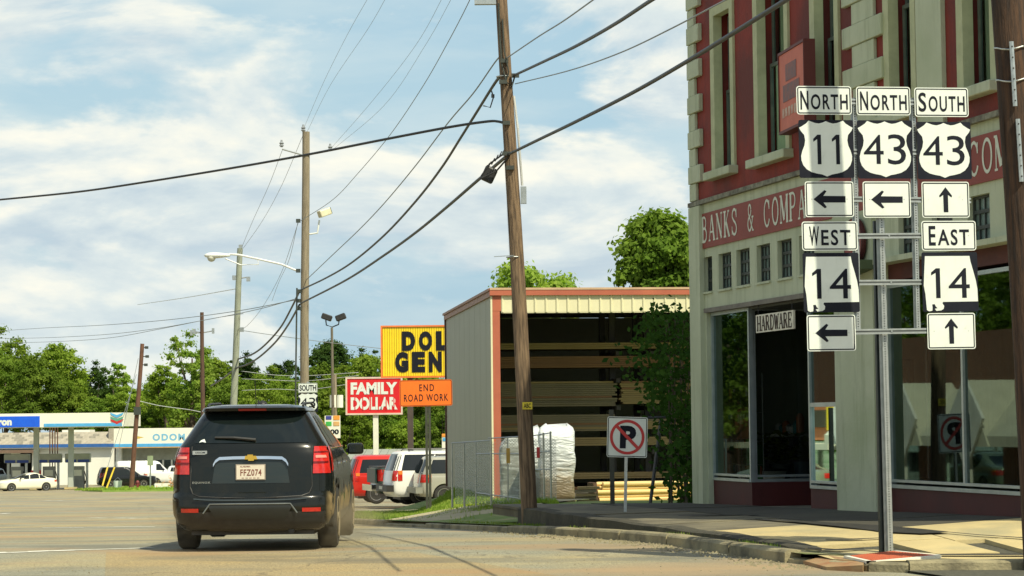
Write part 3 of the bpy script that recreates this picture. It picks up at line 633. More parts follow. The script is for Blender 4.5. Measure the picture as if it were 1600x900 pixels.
# interior (dim, seen through the glass)
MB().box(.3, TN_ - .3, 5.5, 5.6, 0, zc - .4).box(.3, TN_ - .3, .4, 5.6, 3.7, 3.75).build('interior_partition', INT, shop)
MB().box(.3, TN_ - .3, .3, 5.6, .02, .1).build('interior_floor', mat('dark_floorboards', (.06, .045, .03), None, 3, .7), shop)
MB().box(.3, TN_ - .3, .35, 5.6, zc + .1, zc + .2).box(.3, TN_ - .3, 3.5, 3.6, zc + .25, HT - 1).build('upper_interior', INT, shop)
# small multi-pane transom windows
def transom(a, b, z0, z1, nx=4, nz=3):
    w = MB().box(a, a + .03, .07, .13, z0, z1).box(b - .03, b, .07, .13, z0, z1).box(a + .03, b - .03, .07, .13, z0, z0 + .03).box(a + .03, b - .03, .07, .13, z1 - .03, z1)
    wf = w.build('transom_window', DARKF, shop)
    m = MB()
    for i in range(1, nx): x = a + (b - a) * i / nx; m.box(x - .009, x + .009, .08, .125, z0 + .03, z1 - .03)
    for j in range(1, nz): z = z0 + (z1 - z0) * j / nz; m.box(a + .03, b - .03, .074, .122, z - .022, z + .022)
    m.build('glazing_bars', DARKF, wf)
    for j in range(nz):
        za, zb = z0 + (z1 - z0) * j / nz + .02, z0 + (z1 - z0) * (j + 1) / nz - .02
        MB().quad((a + .02, .1, za), (b - .02, .1, za), (b - .02, .1, zb), (a + .02, .1, zb)).build('pane', DIRTYG, wf)
    MB().box(a - .02, b + .02, -.03, .069, z0 - .035, z0 - .002).build('sill', CREAM, wf)
for a, b in small: transom(a, b, zs0, zs1)
for a, b in small_r: transom(a, b, zr0, zr1)
# stucco ribs / stains bands around the transom row
# painted sign band
sb0, sb1 = fac(1098, 389)[1], fac(1098, 336.5)[1]
sbR0, sbR1 = fac(1250, 354)[1], fac(1250, 290)[1]
sb0 = (sb0 + sbR0) / 2; sb1 = (sb1 + sbR1) / 2
bt0 = tx(1097); bt1 = TN_ - .3
band = MB().box(bt0, 8.0, -.025, -.002, sb0, sb1).box(8.003, bt1, -.027, -.002, sb0, sb1).build('sign_band', SIGNRED, shop)
a = fac(1098, 360)[0]; b = fac(1254, 330)[0]
cwid = (b - a) / 12.35; txt = 'BANKS & COMPANY'; wid = cwid * len(txt)
vs, fs = serif_geo(txt, wid, (sb1 - sb0) * .72); cx = a + wid / 2 + .02; cz = (sb0 + sb1) / 2 + .02
MB().add([(x + cx, y - .029, z + cz) for x, y, z in vs], fs).build('painted_lettering', LETTER, band, fix=False)
a2 = fac(1516, 240)[0]
vs, fs = serif_geo('COMPANY', cwid * 7, (sb1 - sb0) * .72)
MB().add([(x + a2 + cwid * 3.5, y - .031, z + cz) for x, y, z in vs], fs).build('painted_lettering', LETTER, band, fix=False)
# quoins at the far corner and pilaster quoins
def quoin_column(ta, wshort, wlong, z0, z1, h=.285, both=False):
    z = z0; k = 0
    while z < z1:
        w = wlong if k % 2 else wshort; e = (w - wshort) if both else 0
        bevel(MB().box(ta - e, ta + w, -.055 - .02 * (k % 2), -.001, z, min(z + h - .006, z1)).build('quoin', CREAM, shop), .008, 1); z += h; k += 1
quoin_column(.0, tx(1103) * .55, tx(1103) * .55 + .28, zc + .05, HT - .55)
pq0, pq1 = fac(1338, 150)[0], fac(1372, 150)[0]
quoin_column(pq0, pq1 - pq0, pq1 - pq0 + .3, zc + .05, HT - .55, both=True)
q0, q1 = fac(1438, 80)[0], fac(1478, 80)[0]
MB().box(q0, q1, -.06, -.002, zc + .05, HT - .55).build('upper_pilaster', CREAM, shop)
pl0, pl1 = tx(1312), tx(1375)
MB().box(pl0 + .04, pl1, -.1, -.001, -.1, sb0 - .01).build('pilaster', CREAM, shop)
MB().box(.0, tx(1103) - .04, -.08, -.001, -.1, zc - .05).build('pilaster', CREAM, shop)
# upper windows
WCURT = mat('faded_window_boarding', (.16, .18, .12), (.09, .1, .08), 3, .9)
for k, ((a, b), (z0, z1)) in enumerate(zip(up, zu)):
    fr = MB().box(a - .13, a + .05, -.04, .1, z0, z1 + .1).box(b - .05, b + .1, -.04, .1, z0, z1 + .1).box(a + .05, b - .05, -.04, .1, z1 - .05, z1 + .1)
    wf = fr.build('upper_window', mat('yellowed_window_casing', (.5, .52, .3), (.4, .42, .24), 4, .7), shop)
    zm = (z0 + z1) / 2; s = MB()
    for (za, zb, yy) in ((z0, zm + .03, .16), (zm - .03, z1 - .05, .2)):
        s.box(a + .05, a + .1, yy, yy + .04, za, zb).box(b - .1, b - .05, yy, yy + .04, za, zb).box(a + .1, b - .1, yy, yy + .04, za, za + .05).box(a + .1, b - .1, yy, yy + .04, zb - .05, zb)
        MB().quad((a + .09, yy + .02, za + .04), (b - .09, yy + .02, za + .04), (b - .09, yy + .02, zb - .04), (a + .09, yy + .02, zb - .04)).build('pane', UPPERG, wf)
    s.build('sash', mat('dark_sash', (.07, .09, .07), (.12, .14, .1), 5, .7), wf)
    MB().box(a + .02, (a * .45 + b * .55), .24, .26, z0, z1).build('window_shade', WCURT, wf)
    bevel(MB().box(a - .22, b + .16, -.16, .15, z0 - .13, z0 - .002).build('sill', CREAM, wf), .01, 1)
# ---- storefront 1: display window, recessed entry, display window
zb0 = .5; zt = sf1[3]
tA0, tA1 = sf1[0], tx(1163); tC0, tC1 = tx(1254), sf1[1]
kp = fac(1135, 748)[1]
RECESS = 1.9
def bulkhead(x0, x1, y0, y1, ztop, parent=shop): return MB().box(x0, x1, y0, y1, -.05, ztop).build('bulkhead', REDB, parent)
k0 = fac(1140, 752)[1]; k1 = fac(1290, 765)[1]; k2 = fac(1480, 768)[1]
print('bulkhead tops', round(k0, 2), round(k1, 2), round(k2, 2), 'zt', round(zt, 2), 'zc', round(zc, 2), 'band', round(sb0, 2), round(sb1, 2), 'small', round(zs0, 2), round(zs1, 2), 'sf', [round(x, 2) for x in (tA0, tA1, tC0, tC1, *sf2)], 'zu', round(zu0, 2), round(zu1, 2), round(zu0b, 2), 'zr', round(zr0, 2), round(zr1, 2))
bulkhead(tA0, tA1, .08, .24, k0); bulkhead(tC0, tC1, .08, .24, k1)
bulkhead(tA1 - .12, tA1, .241, RECESS, k0 + .0); bulkhead(tC0, tC0 + .12, .241, RECESS, k1)
def storewin(x0, x1, z0, z1, y=.1, bars=(), hbars=(), name='display_window', fw=.05, side=False):
    """glazed front; side=True turns it to run inwards from x0 (x0,x1 are then local y)"""
    Mx = Matrix(((0, 1, 0, y), (1, 0, 0, 0), (0, 0, 1, 0), (0, 0, 0, 1))) if side else Matrix.Translation((0, y, 0))
    f = MB().box(x0, x0 + fw, -.035, .035, z0, z1, Mx).box(x1 - fw, x1, -.035, .035, z0, z1, Mx).box(x0 + fw, x1 - fw, -.035, .035, z1 - fw, z1, Mx)
    f.box(x0 + fw, x1 - fw, -.05, .035, z0, z0 + .045, Mx).box(x0 + fw, x1 - fw, -.035, .03, z0 + .075, z0 + .11, Mx)
    for b in bars: f.box(b - .025, b + .025, -.033, .033, z0 + .11, z1 - fw, Mx)
    for h in hbars: f.box(x0 + fw, x1 - fw, -.032, .032, h - .03, h + .03, Mx)
    w = f.build(name, ALU, shop)
    cuts = [x0 + fw * .6] + sorted(bars) + [x1 - fw * .6]; hc = [z0 + .09] + sorted(hbars) + [z1 - fw * .6]
    for i in range(len(cuts) - 1):
        for j in range(len(hc) - 1):
            vs = [Mx @ Vector(p) for p in ((cuts[i], 0, hc[j]), (cuts[i + 1], 0, hc[j]), (cuts[i + 1], 0, hc[j + 1]), (cuts[i], 0, hc[j + 1]))]
            MB().quad(*vs).build('pane', STORE, w)
    return w
storewin(tA0, tA1, k0, zt - .02); storewin(tC0, tC1, k1, zt - .02, hbars=(fac(1285, 632)[1],))
storewin(.13, RECESS, k0, zt - .02, y=tA1 - .06, side=True); storewin(.13, RECESS, k1, zt - .02, y=tC0 + .06, side=True)
storewin(tA1 + .0, (tA1 + tC0) / 2 - .35, k0, zt - .02, y=RECESS + .05)
dr = MB().box((tA1 + tC0) / 2 - .34, (tA1 + tC0) / 2 - .24, RECESS, RECESS + .06, .1, 2.3).box((tA1 + tC0) / 2 + .5, (tA1 + tC0) / 2 + .6, RECESS, RECESS + .06, .1, 2.3).box((tA1 + tC0) / 2 - .24, (tA1 + tC0) / 2 + .5, RECESS, RECESS + .06, .1, .35).box((tA1 + tC0) / 2 - .24, (tA1 + tC0) / 2 + .5, RECESS, RECESS + .06, 2.2, 2.3).build('shop_door', mat('dark_door_frame', (.05, .05, .045), None, 4, .5), shop)
MB().quad(((tA1 + tC0) / 2 - .24, RECESS + .03, .35), ((tA1 + tC0) / 2 + .5, RECESS + .03, .35), ((tA1 + tC0) / 2 + .5, RECESS + .03, 2.2), ((tA1 + tC0) / 2 - .24, RECESS + .03, 2.2)).build('pane', STORE, dr)
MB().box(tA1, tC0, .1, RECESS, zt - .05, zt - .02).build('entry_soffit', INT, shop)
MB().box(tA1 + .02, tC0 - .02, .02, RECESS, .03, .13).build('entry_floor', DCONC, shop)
MB().box(tA0 - .02, tC1 + .02, -.04, .2, zt - .019, zt + .05).build('storefront_lintel', mat('lintel_trim', (.13, .11, .09), (.2, .18, .14), 4, .6), shop)
# ---- storefront 2
zf2 = fac(1573, 415)[1]
MB().box(sf2[0], sf2[1], .1, .3, zf2 + .05, sf2[3]).build('transom_board', mat('dark_red_board', (.11, .028, .022), (.07, .02, .018), 2, .7), shop)
bulkhead(sf2[0], sf2[1], .08, .24, k2)
mid = fac(1495, 600)[0]
storewin(sf2[0], sf2[1], k2, zf2, bars=(mid,), name='display_window')
MB().box(sf2[0] - .05, sf2[1] + .05, -.14, -.002, sf2[3] + .0, sf2[3] + .07).build('awning_rail', CREAM, shop)
# ---- things hung on the front
def on_face(t, d, z): q = FD(t, d); return (q.x, q.y, z)
RZ = math.atan2(TD.y, TD.x)
hz0, hz1 = fac(1210, 518)[1], fac(1210, 487)[1]; ha, hb = tx(1166) , tx(1250)
# HARDWARE board hangs under the lintel, in line with the front
ha, hb = fac(1181, 505)[0], fac(1239.5, 500)[0]; hz1, hz0 = fac(1181, 492.5)[1], fac(1181, 520.5)[1]
sgn = thing('hardware_sign', 'small cream HARDWARE sign with dark serif letters under the lintel of the shop entry', 'sign', FD((ha + hb) / 2, 0, (hz0 + hz1) / 2), RZ)
W1, H1 = hb - ha, hz1 - hz0
MB().box(-W1 / 2, W1 / 2, .0, .03, -H1 / 2, H1 / 2).build('sign_board', mat('hardware_board', (.85, .82, .66), (.72, .68, .54), 7, .7), sgn)
vs, fs = serif_geo('HARDWARE', W1 * .95, H1 * .8, gap=1.08, heavy=1.25); BRN = mat('dark_brown_letters', (.05, .025, .015), None, 5, .7)
MB().add([(x + .01, y - .004, z) for x, y, z in vs], fs).build('lettering', BRN, sgn, fix=False)
for x in (-W1 / 2 + .08, W1 / 2 - .08): MB().tube([(x, .015, H1 / 2), (x, .015, zt - (hz0 + hz1) / 2)], .006, 5).build('hanger', CABLE, sgn)
# faded red box sign standing off the upper wall, its long face towards the street
br = P(1257, 130, 31.5); ba = math.atan2(.9888, -.1495)          # runs away from the camera
zz1 = P(1257, 65, 31.5).z; zz0 = P(1257, 188, 31.5).z
bs = thing('blade_sign', 'faded red box sign standing off the upper red wall between the tall windows', 'sign', (br.x, br.y, 0), ba)
# local x away from the camera, local -y towards the wall
MB().box(0, 1.3, -.14, 0, zz0, zz1).build('sign_box', mat('faded_sign_box', (.62, .16, .09), (.52, .12, .07), 3, .6), bs)
MB().box(-.02, 1.32, -.155, .015, zz0 - .04, zz0 - .001).box(-.02, 1.32, -.155, .015, zz1 + .001, zz1 + .04).box(-.02, -.001, -.155, .015, zz0, zz1).box(1.301, 1.32, -.155, .015, zz0, zz1).build('sign_frame', mat('sign_frame_red', (.13, .025, .02), None, 3, .6), bs)
hB = zz1 - zz0
MB().box(.25, 1.1, .001, .006, zz0 + hB * .36, zz0 + hB * .58).build('faded_emblem', mat('faded_blue_print', (.16, .12, .13), (.3, .12, .1), 8, .7), bs)
MB().box(.4, .95, .001, .006, zz0 + hB * .62, zz0 + hB * .84).build('faded_emblem', mat('faded_blue_print'), bs)
fc = MB()
for i in range(7): fc.box(.14 + i * .15, .14 + i * .15 + .1, .001, .006, zz0 + hB * .16 + .01 * (i % 2), zz0 + hB * .28)
fc.build('faded_lettering', mat('faded_print', (.6, .5, .4), (.5, .25, .18), 9, .7), bs)
for z in (zz1 - .25, zz0 + .25): MB().tube([(.6, -.14, z), (.55, -.62, z)], .02, 6).build('bracket', STEEL, bs)
# round red sign on the lower pilaster
rp = fac(1353, 378); ro = thing('round_shop_sign', 'round red sign hung over the cream pilaster, half hidden behind the WEST plate', 'sign', FD(rp[0], 0, rp[1]), RZ)
zr_ = .3
MB().lathe([(zr_ * 1.0, -.03), (zr_, .03)], 32, M=Matrix.Rotation(math.pi / 2, 4, 'X') @ Matrix.Translation((0, 0, .16))).build('sign_disc', SIGNRED, ro)
MB().lathe([(zr_ * 1.04, -.034), (zr_ * 1.06, .0), (zr_ * 1.04, .034), (zr_ * .99, .034), (zr_ * .99, -.034)], 32, M=Matrix.Rotation(math.pi / 2, 4, 'X') @ Matrix.Translation((0, 0, .16))).build('sign_rim', REDB, ro)
MB().tube([(0, -.13, .1), (0, -.02, .1)], .02, 6).build('bracket', STEEL, ro)
# awning end bracket by the pilaster
ab = thing('awning_bracket', 'small green awning stub with black bracket low on the pilaster beside the steel post', 'bracket', FD(fac(1365, 415)[0], 0, fac(1365, 425)[1]), RZ)
MB().prism([(-.35, -.04), (.3, .02), (.3, .14), (0, .1)], -.62, -.12).build('awning_stub', mat('green_awning', (.1, .14, .07), None, 3, .8), ab)
MB().tube([(-.05, -.4, -.02), (-.05, -.4, -.16), (-.16, -.4, -.16), (-.16, -.4, -.06)], .012, 6).tube([(.1, -.12, .05), (.1, 0, .05)], .02, 6).build('hook', DARKF, ab)
# ---- goods in the windows (dim)
def loc_in(t, depth, z=0.1): q = FD(t, -depth, z); return q
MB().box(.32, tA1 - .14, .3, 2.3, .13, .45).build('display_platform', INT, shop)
pl = thing('potted_plant', 'leafy yellow-green potted plant in the corner window beside the shop entry', 'plant', loc_in(1.6, .85, .45), RZ)
MB().lathe([(.12, 0), (.17, .3), (.19, .3), (.17, .27), (.02, .26)], 16).build('pot', mat('grey_pot', (.2, .23, .22), None, 3, .5), pl, smooth=True, angle=40)
mb = MB(); r2 = random.Random(5)
for _ in range(160):
    a = r2.random() * 6.28; rr = r2.uniform(.05, .4); z = .35 + r2.random() * .45; c = Vector((rr * math.cos(a), rr * math.sin(a), z)); u = Vector((r2.uniform(-1, 1), r2.uniform(-1, 1), r2.uniform(-.4, .4))).normalized() * .08; v = Vector((r2.uniform(-1, 1), r2.uniform(-1, 1), r2.uniform(-1, 1))).normalized() * .035
    mb.add([c - u, c + v, c + u, c - v], [(0, 1, 2, 3)])
mb.build('leaves', leafmat('shop_leaves', (.12, .2, .03), (.3, .32, .05)), pl)
def shelf_goods():
    cart = thing('hand_truck', 'hand truck with wire back standing in the left display window', 'cart', loc_in(1.75, 1.5, .45), RZ)
    m = MB()
    for x in (-.2, .2): m.tube([(x, 0, .15), (x, .05, 1.25)], .014, 6)
    for i in range(7): m.tube([(-.2, .01 + i * .006, .3 + i * .15), (.2, .01 + i * .006, .3 + i * .15)], .008, 5)
    m.build('frame', STEEL, cart)
    MB().box(-.22, .22, -.25, .02, .08, .1).build('toe_plate', STEEL, cart)
    for x in (-.26, .26): MB().lathe([(.1, -.03), (.1, .03)], 16, axis='x', c=(x, .08, .1)).build('wheel', RUBBER, cart)
    cn = thing('metal_bucket', 'pale metal bucket near the glass of the left display window', 'bucket', loc_in(.95, .5, .45), RZ)
    MB().lathe([(.11, 0), (.16, .3), (.15, .3), (.1, .01)], 18).build('bucket_body', OFFW, cn, smooth=True, angle=40); MB().tube([(-.16, 0, .29), (-.1, .0, .4), (.1, 0, .4), (.16, 0, .29)], .006, 5).build('handle', STEEL, cn)
    sb = thing('goods_table', 'table of small goods inside the left display window', 'table', loc_in(.95, 1.3, .45), RZ)
    MB().box(-.6, .6, -.3, .3, .72, .76).build('table_top', OFFW, sb)
    for x in (-.55, .55):
        for y in (-.25, .25): MB().box(x - .03, x + .03, y - .03, y + .03, 0, .72).build('leg', STEEL, sb)
    r3 = random.Random(4)
    for i in range(7):
        m_ = [OFFW, mat('teal_box', (.05, .3, .3), None, 3, .5), mat('orange_box', (.6, .22, .08), None, 3, .5), STEEL][i % 4]
        x = -.5 + i * .165; h = r3.uniform(.12, .34); b = MB().lathe([(.06, 0), (.065, h * .8), (.03, h), (.0, h + .01)], 12).build('storage_jar', m_, None, loc=loc_in(.95 + x * .95, 1.25, 1.21), rot=(0, 0, RZ), smooth=True, angle=40)
        tag(b, 'small container in the row on the table in the left display window', 'jar', 'containers on the window table')
    sg = thing('green_garden_bag', 'upright green bag behind the corner glass left of the potted plant', 'bag', loc_in(1.55, .45, .45), RZ)
    bevel(MB().box(-.17, .17, -.09, .09, 0, .6).build('bag_body', mat('green_bag', (.06, .3, .06), None, 6, .5), sg), .05, 3)
    for i, (t_, h_) in enumerate(((1.95, .2), (2.02, .34))):
        c = thing('storage_tub', ['low white tub on the window platform beside the potted plant', 'tall blue-grey tub on the window platform right of the potted plant'][i], 'tub', loc_in(t_, (.6, 1.1)[i], .45), RZ)
        MB().lathe([(.15, 0), (.19, h_), (.2, h_), (.2, h_ - .02)], 18).build('tub_body', [OFFW, mat('tub_blue', (.12, .18, .22), None, 3, .5)][i], c, smooth=True, angle=40); MB().lathe([(.205, h_ + .001), (.205, h_ + .03), (.0, h_ + .04)], 18).build('lid', PLASTIC, c)
shelf_goods()
def display_rack():
    t = thing('display_rack', 'wire display rack hung with white and coloured packets in the left window', 'rack', loc_in(1.45, .34, .45), RZ); r4 = random.Random(9)
    m = MB()
    for x in (-.75, -.25, .25, .75): m.tube([(x, 0, 0), (x, 0, 1.7)], .008, 5)
    for z in (.3, .7, 1.1, 1.5): m.tube([(-.75, 0, z), (.75, 0, z)], .006, 5)
    m.build('rack_frame', STEEL, t)
    pm = [OFFW, mat('packet_grey', (.4, .45, .45), None, 3, .5), mat('teal_box'), mat('orange_box'), WHITE]
    for k in range(34):
        w, h = r4.uniform(.03, .12), r4.uniform(.05, .16); x, z = r4.uniform(-.72, .7), r4.choice((.3, .7, 1.1, 1.5)) - h - .02
        MB().box(-w / 2, w / 2, -.02, .0, 0, h).build('packet', pm[r4.randrange(5)], t, loc=(x, -.012, z), rot=(0, r4.uniform(-.2, .2), 0))
display_rack()
# ================================================================== route sign assembly on the corner
AB = P(1394, 862, 23.0); AANG = math.radians(10)
AU = Vector((math.cos(AANG), math.sin(AANG), 0)); AN = Vector((math.sin(AANG), -math.cos(AANG), 0))
arr = thing('route_sign_assembly', 'tall steel frame of black and white highway route signs for 11, 43 and 14', 'road sign', AB, AANG)
def au(px, py, d=0.0):
    p = on_plane(px, py, AB + AN * d, AN) - AB; return p.dot(AU), p.z
TILT = -.008
def channel(a, b, name='post', w=.062, dp=.035, holes=True, y=.0):
    """perforated U-channel between two points of the sign plane"""
    A, B = Vector((a[0], 0, a[1])), Vector((b[0], 0, b[1])); L = (B - A).length; ax = (B - A).normalized(); sx = Vector((ax.z, 0, -ax.x))
    M = Matrix(((sx.x, 0, ax.x, A.x), (0, 1, 0, y), (sx.z, 0, ax.z, A.z), (0, 0, 0, 1)))
    mb = MB().box(-w * .22, w * .22, 0, .004, 0, L, M).box(-w * .26, -w * .22, 0, dp, 0, L, M).box(w * .22, w * .26, 0, dp, 0, L, M).box(-w * .5, -w * .26, dp - .004, dp, 0, L, M).box(w * .26, w * .5, dp - .004, dp, 0, L, M)
    o = mb.build(name, STEEL, arr)
    if holes:
        h = MB(); k = int(L / .0254)
        for i in range(k):
            z = (i + .5) * .0254; h.box(-.0055, .0055, -.0012, -.0002, z - .0055, z + .0055, M)
        h.build('punched_holes', PLASTIC, o, kind='stuff')
    return o
top = au(1380, 340); channel(au(1392, 862, -.06), au(1378, 340, -.06), 'post', w=.09, dp=.05, y=.07)
c1, c2 = au(1373, 345, -.13), au(1383, 862, -.13)
A, B = Vector((c2[0], 0, c2[1])), Vector((c1[0], 0, c1[1])); ax = (B - A).normalized(); sx = Vector((ax.z, 0, -ax.x)); L = (B - A).length
M_ = Matrix(((sx.x, 0, ax.x, A.x), (0, 1, 0, .14), (sx.z, 0, ax.z, A.z), (0, 0, 0, 1)))
MB().box(-.045, .035, 0, .05, -.2, L, M_).build('post', mat('dark_back_post', (.012, .018, .02), (.02, .028, .03), 6, .4, metal=.5), arr, label='dark square back post')
channel(au(1343, 520), au(1337, 152), 'post', w=.07, y=.035); channel(au(1437, 512), au(1429, 152), 'post', w=.07, y=.035)
def crossbar(a, b): 
    A, B = au(*a), au(*b); A, B = Vector((A[0], 0, A[1])), Vector((B[0], 0, B[1])); ax = (B - A).normalized(); sx = Vector((-ax.z, 0, ax.x)); L = (B - A).length
    M = Matrix(((ax.x, 0, sx.x, A.x), (0, 1, 0, .012), (ax.z, 0, sx.z, A.z), (0, 0, 0, 1)))
    o = MB().box(0, L, 0, .012, .009, .027, M).box(0, L, 0, .012, -.027, -.009, M).build('crossbar', STEEL, arr)
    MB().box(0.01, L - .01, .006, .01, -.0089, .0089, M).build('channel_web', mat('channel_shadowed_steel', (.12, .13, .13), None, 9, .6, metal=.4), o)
    b = MB()
    for s in (.12, .5, .88): b.lathe([(.009, -.006), (.009, 0)], 8, M=M @ Matrix.Translation((L * s, 0, 0)) @ Matrix.Rotation(-math.pi / 2, 4, 'X'))
    b.build('bolts', STEEL, o)
for a, b in (((1246, 157), (1510, 161)), ((1252, 236), (1515, 238)), ((1258, 310), (1518, 313)), ((1256, 369.5), (1522, 367)), ((1258, 442), (1526, 440)), ((1262, 519.5), (1524, 515.5))): crossbar(a, b)
def rr(w, h, r, n=5):
    p = []
    for cx, cz, a0 in ((w / 2 - r, h / 2 - r, 0), (-w / 2 + r, h / 2 - r, 90), (-w / 2 + r, -h / 2 + r, 180), (w / 2 - r, -h / 2 + r, 270)):
        p += [(cx + r * math.cos(math.radians(a0 + 90 * i / n)), cz + r * math.sin(math.radians(a0 + 90 * i / n))) for i in range(n + 1)]
    return p
def ringplate(w, h, r, t):
    a, b = rr(w, h, r), rr(w - 2 * t, h - 2 * t, max(r - t, .004)); n = len(a)
    return [(x, 0, z) for x, z in a] + [(x, 0, z) for x, z in b], [(i, (i + 1) % n, n + (i + 1) % n, n + i) for i in range(n)]
def plate(name, cx, cz, w, h, face, parent, tilt=TILT, y=0, label=None, r=.03, border=True):
    o = MB().prism(rr(w, h, r), 0, .003).build(name, face, parent, label=label, loc=(cx, y, cz), rot=(0, tilt, 0))
    if border:
        vs, fs = ringplate(w - .02, h - .02, r - .008, .011); MB().add([(x, -.0015, z) for x, _, z in vs], fs).build('border', BLACK, o, fix=False)
    b = MB()
    for s in (-1, 1): b.lathe([(.006, -.004), (.006, 0)], 8, M=Matrix.Translation((s * w * .36, 0, 0)) @ Matrix.Rotation(-math.pi / 2, 4, 'X') @ Matrix.Rotation(math.pi, 4, 'X'))
    b.build('rivets', STEEL, o)
    return o
def pxplate(x0, y0, x1, y1, **k):
    a, b = au(x0, (y0 + y1) / 2), au(x1, (y0 + y1) / 2); t_, b_ = au((x0 + x1) / 2, y0)[1], au((x0 + x1) / 2, y1)[1]
    return (a[0] + b[0]) / 2, (t_ + b_) / 2, b[0] - a[0], t_ - b_
def cardinal(word, box, label):
    cx, cz, w, h = pxplate(*box); o = plate('direction_sign', cx, cz, w, h, WHITE, arr, label=label)
    n = len(word); first = {'N': .17, 'S': .17, 'W': .24, 'E': .17}[word[0]]
    tw = w * (.86 if n == 5 else .74); x = -tw / 2
    lettering(word[0], tw * first, h * .66, BLACK, o, (x + tw * first / 2, -.0025, .0), bold=.016)
    x += tw * (first + .05); lettering(word[1:], tw / 2 - x, h * .54, BLACK, o, ((x + tw / 2) / 2, -.0025, -h * .055), bold=.018, spacing=1.2)
cardinal('NORTH', (1244.5, 134.5, 1330.5, 179), 'NORTH plate above the 11 shield'); cardinal('NORTH', (1338, 135.5, 1422.5, 180), 'NORTH plate above the middle 43 shield'); cardinal('SOUTH', (1429, 137, 1513, 182.5), 'SOUTH plate above the right 43 shield')
cardinal('WEST', (1253, 346, 1340, 391.5), 'WEST plate above the left 14 sign'); cardinal('EAST', (1440, 345, 1525, 391.5), 'EAST plate above the right 14 sign')
def digit_one(h, o, cx, cz, sw):
    """highway numeral 1: a stem with a flag"""
    w = sw; return MB().prism([(cx - w * .1, cz - h / 2), (cx + w * .9, cz - h / 2), (cx + w * .9, cz + h / 2), (cx - w * .02, cz + h / 2), (cx - w * 1.15, cz + h * .36), (cx - w * 1.15, cz + h * .26), (cx - w * .1, cz + h * .35)], -.0035, -.002).build('lettering', BLACK, o)
def us_shield(num, box, label, parent=None, tfn=None):
    cx, cz, w, h = tfn if tfn else pxplate(*box); o = plate('route_shield', cx, cz, w, h, BLACK, parent or arr, label=label, border=False, r=.02)
    def side():
        L = [(0, .455), (-.05, .445), (-.12, .455), (-.22, .475), (-.315, .488), (-.36, .44), (-.44, .39), (-.49, .365), (-.465, .315), (-.40, .24), (-.385, .15), (-.40, .06), (-.44, -.03), (-.465, -.12), (-.46, -.2), (-.43, -.28), (-.37, -.35), (-.28, -.4), (-.18, -.425), (-.09, -.44), (0, -.475)]
        # scalloped top: dip between the points
        L = [(0, .48), (-.06, .455), (-.13, .438), (-.2, .448), (-.26, .468), (-.315, .488)] + L[5:]
        return L
    L = side(); poly = L + [(-x, z) for x, z in L[-2:0:-1]]
    poly = [(x * w, z * h) for x, z in poly]
    MB().prism(poly, -.0015, -.0005).build('shield_face', WHITE, o)
    if num == '11':
        for x in (-.14, .2): digit_one(h * .51, o, (x - .02) * w, -.01 * h, w * .068)
    else:
        lettering(num[0], w * .36, h * .5, BLACK, o, (-.21 * w, -.003, -.0 * h), bold=-.001); lettering(num[1], w * .33, h * .52, BLACK, o, (.21 * w, -.003, -.0 * h), bold=-.001)
us_shield('11', (1248.5, 187.5, 1334, 278), 'black plate with white shield reading 11'); us_shield('43', (1340, 188, 1426, 279), 'black plate with white shield reading 43, middle column'); us_shield('43', (1433, 190.5, 1517.5, 280), 'black plate with white shield reading 43, right column')
def state14(box, label):
    cx, cz, w, h = pxplate(*box); o = plate('state_route_sign', cx, cz, w, h, BLACK, arr, label=label, border=False, r=.02)
    poly = [(-.44, .435), (.36, .435), (.375, .34), (.42, .18), (.46, .03), (.485, -.12), (.49, -.33), (-.14, -.335), (-.15, -.36), (-.12, -.4), (-.13, -.45), (-.17, -.475), (-.26, -.485), (-.29, -.45), (-.24, -.44), (-.27, -.41), (-.29, -.37), (-.335, -.375), (-.33, -.43), (-.335, -.48), (-.39, -.49), (-.43, -.47), (-.45, -.2), (-.475, -.06), (-.465, .1)]
    MB().prism([(x * w, z * h) for x, z in poly], -.0015, -.0005).build('state_outline', WHITE, o)
    digit_one(h * .5, o, -.25 * w, -.02 * h, w * .078); lettering('4', w * .38, h * .5, BLACK, o, (.16 * w, -.003, -.02 * h), bold=.001)
state14((1255, 395, 1342.5, 488), 'white state outline reading 14, west column'); state14((1441, 394, 1528, 487), 'white state outline reading 14, east column')
def arrow(box, up, label):
    cx, cz, w, h = pxplate(*box); o = plate('arrow_sign', cx, cz, w, h, WHITE, arr, label=label, r=.025)
    L = .66 * w if not up else .7 * h; s = L / 2; k = L
    pts = [(-.5, 0), (-.15, .275), (-.09, .24), (-.19, .1), (.5, .092), (.5, -.1), (-.19, -.1), (-.09, -.24), (-.15, -.275)]
    if up: pts = [(-z, -x) for x, z in pts]; pts = [(x * 1.0, z) for x, z in pts]
    MB().prism([(x * k, z * k) for x, z in pts], -.0018, -.0006).build('arrow', BLACK, o)
for bx, up_, lb in (((1258, 283.5, 1334, 339), 0, 'left arrow plate under the 11 shield'), ((1348.5, 283.5, 1423, 340), 0, 'left arrow plate under the middle 43 shield'), ((1440.5, 284, 1514.5, 340), 1, 'up arrow plate under the right 43 shield'), ((1261, 492, 1337, 548.5), 0, 'left arrow plate at the foot of the west column'), ((1449, 489, 1524, 545.5), 1, 'up arrow plate at the foot of the east column')):
    arrow(bx, up_, lb)
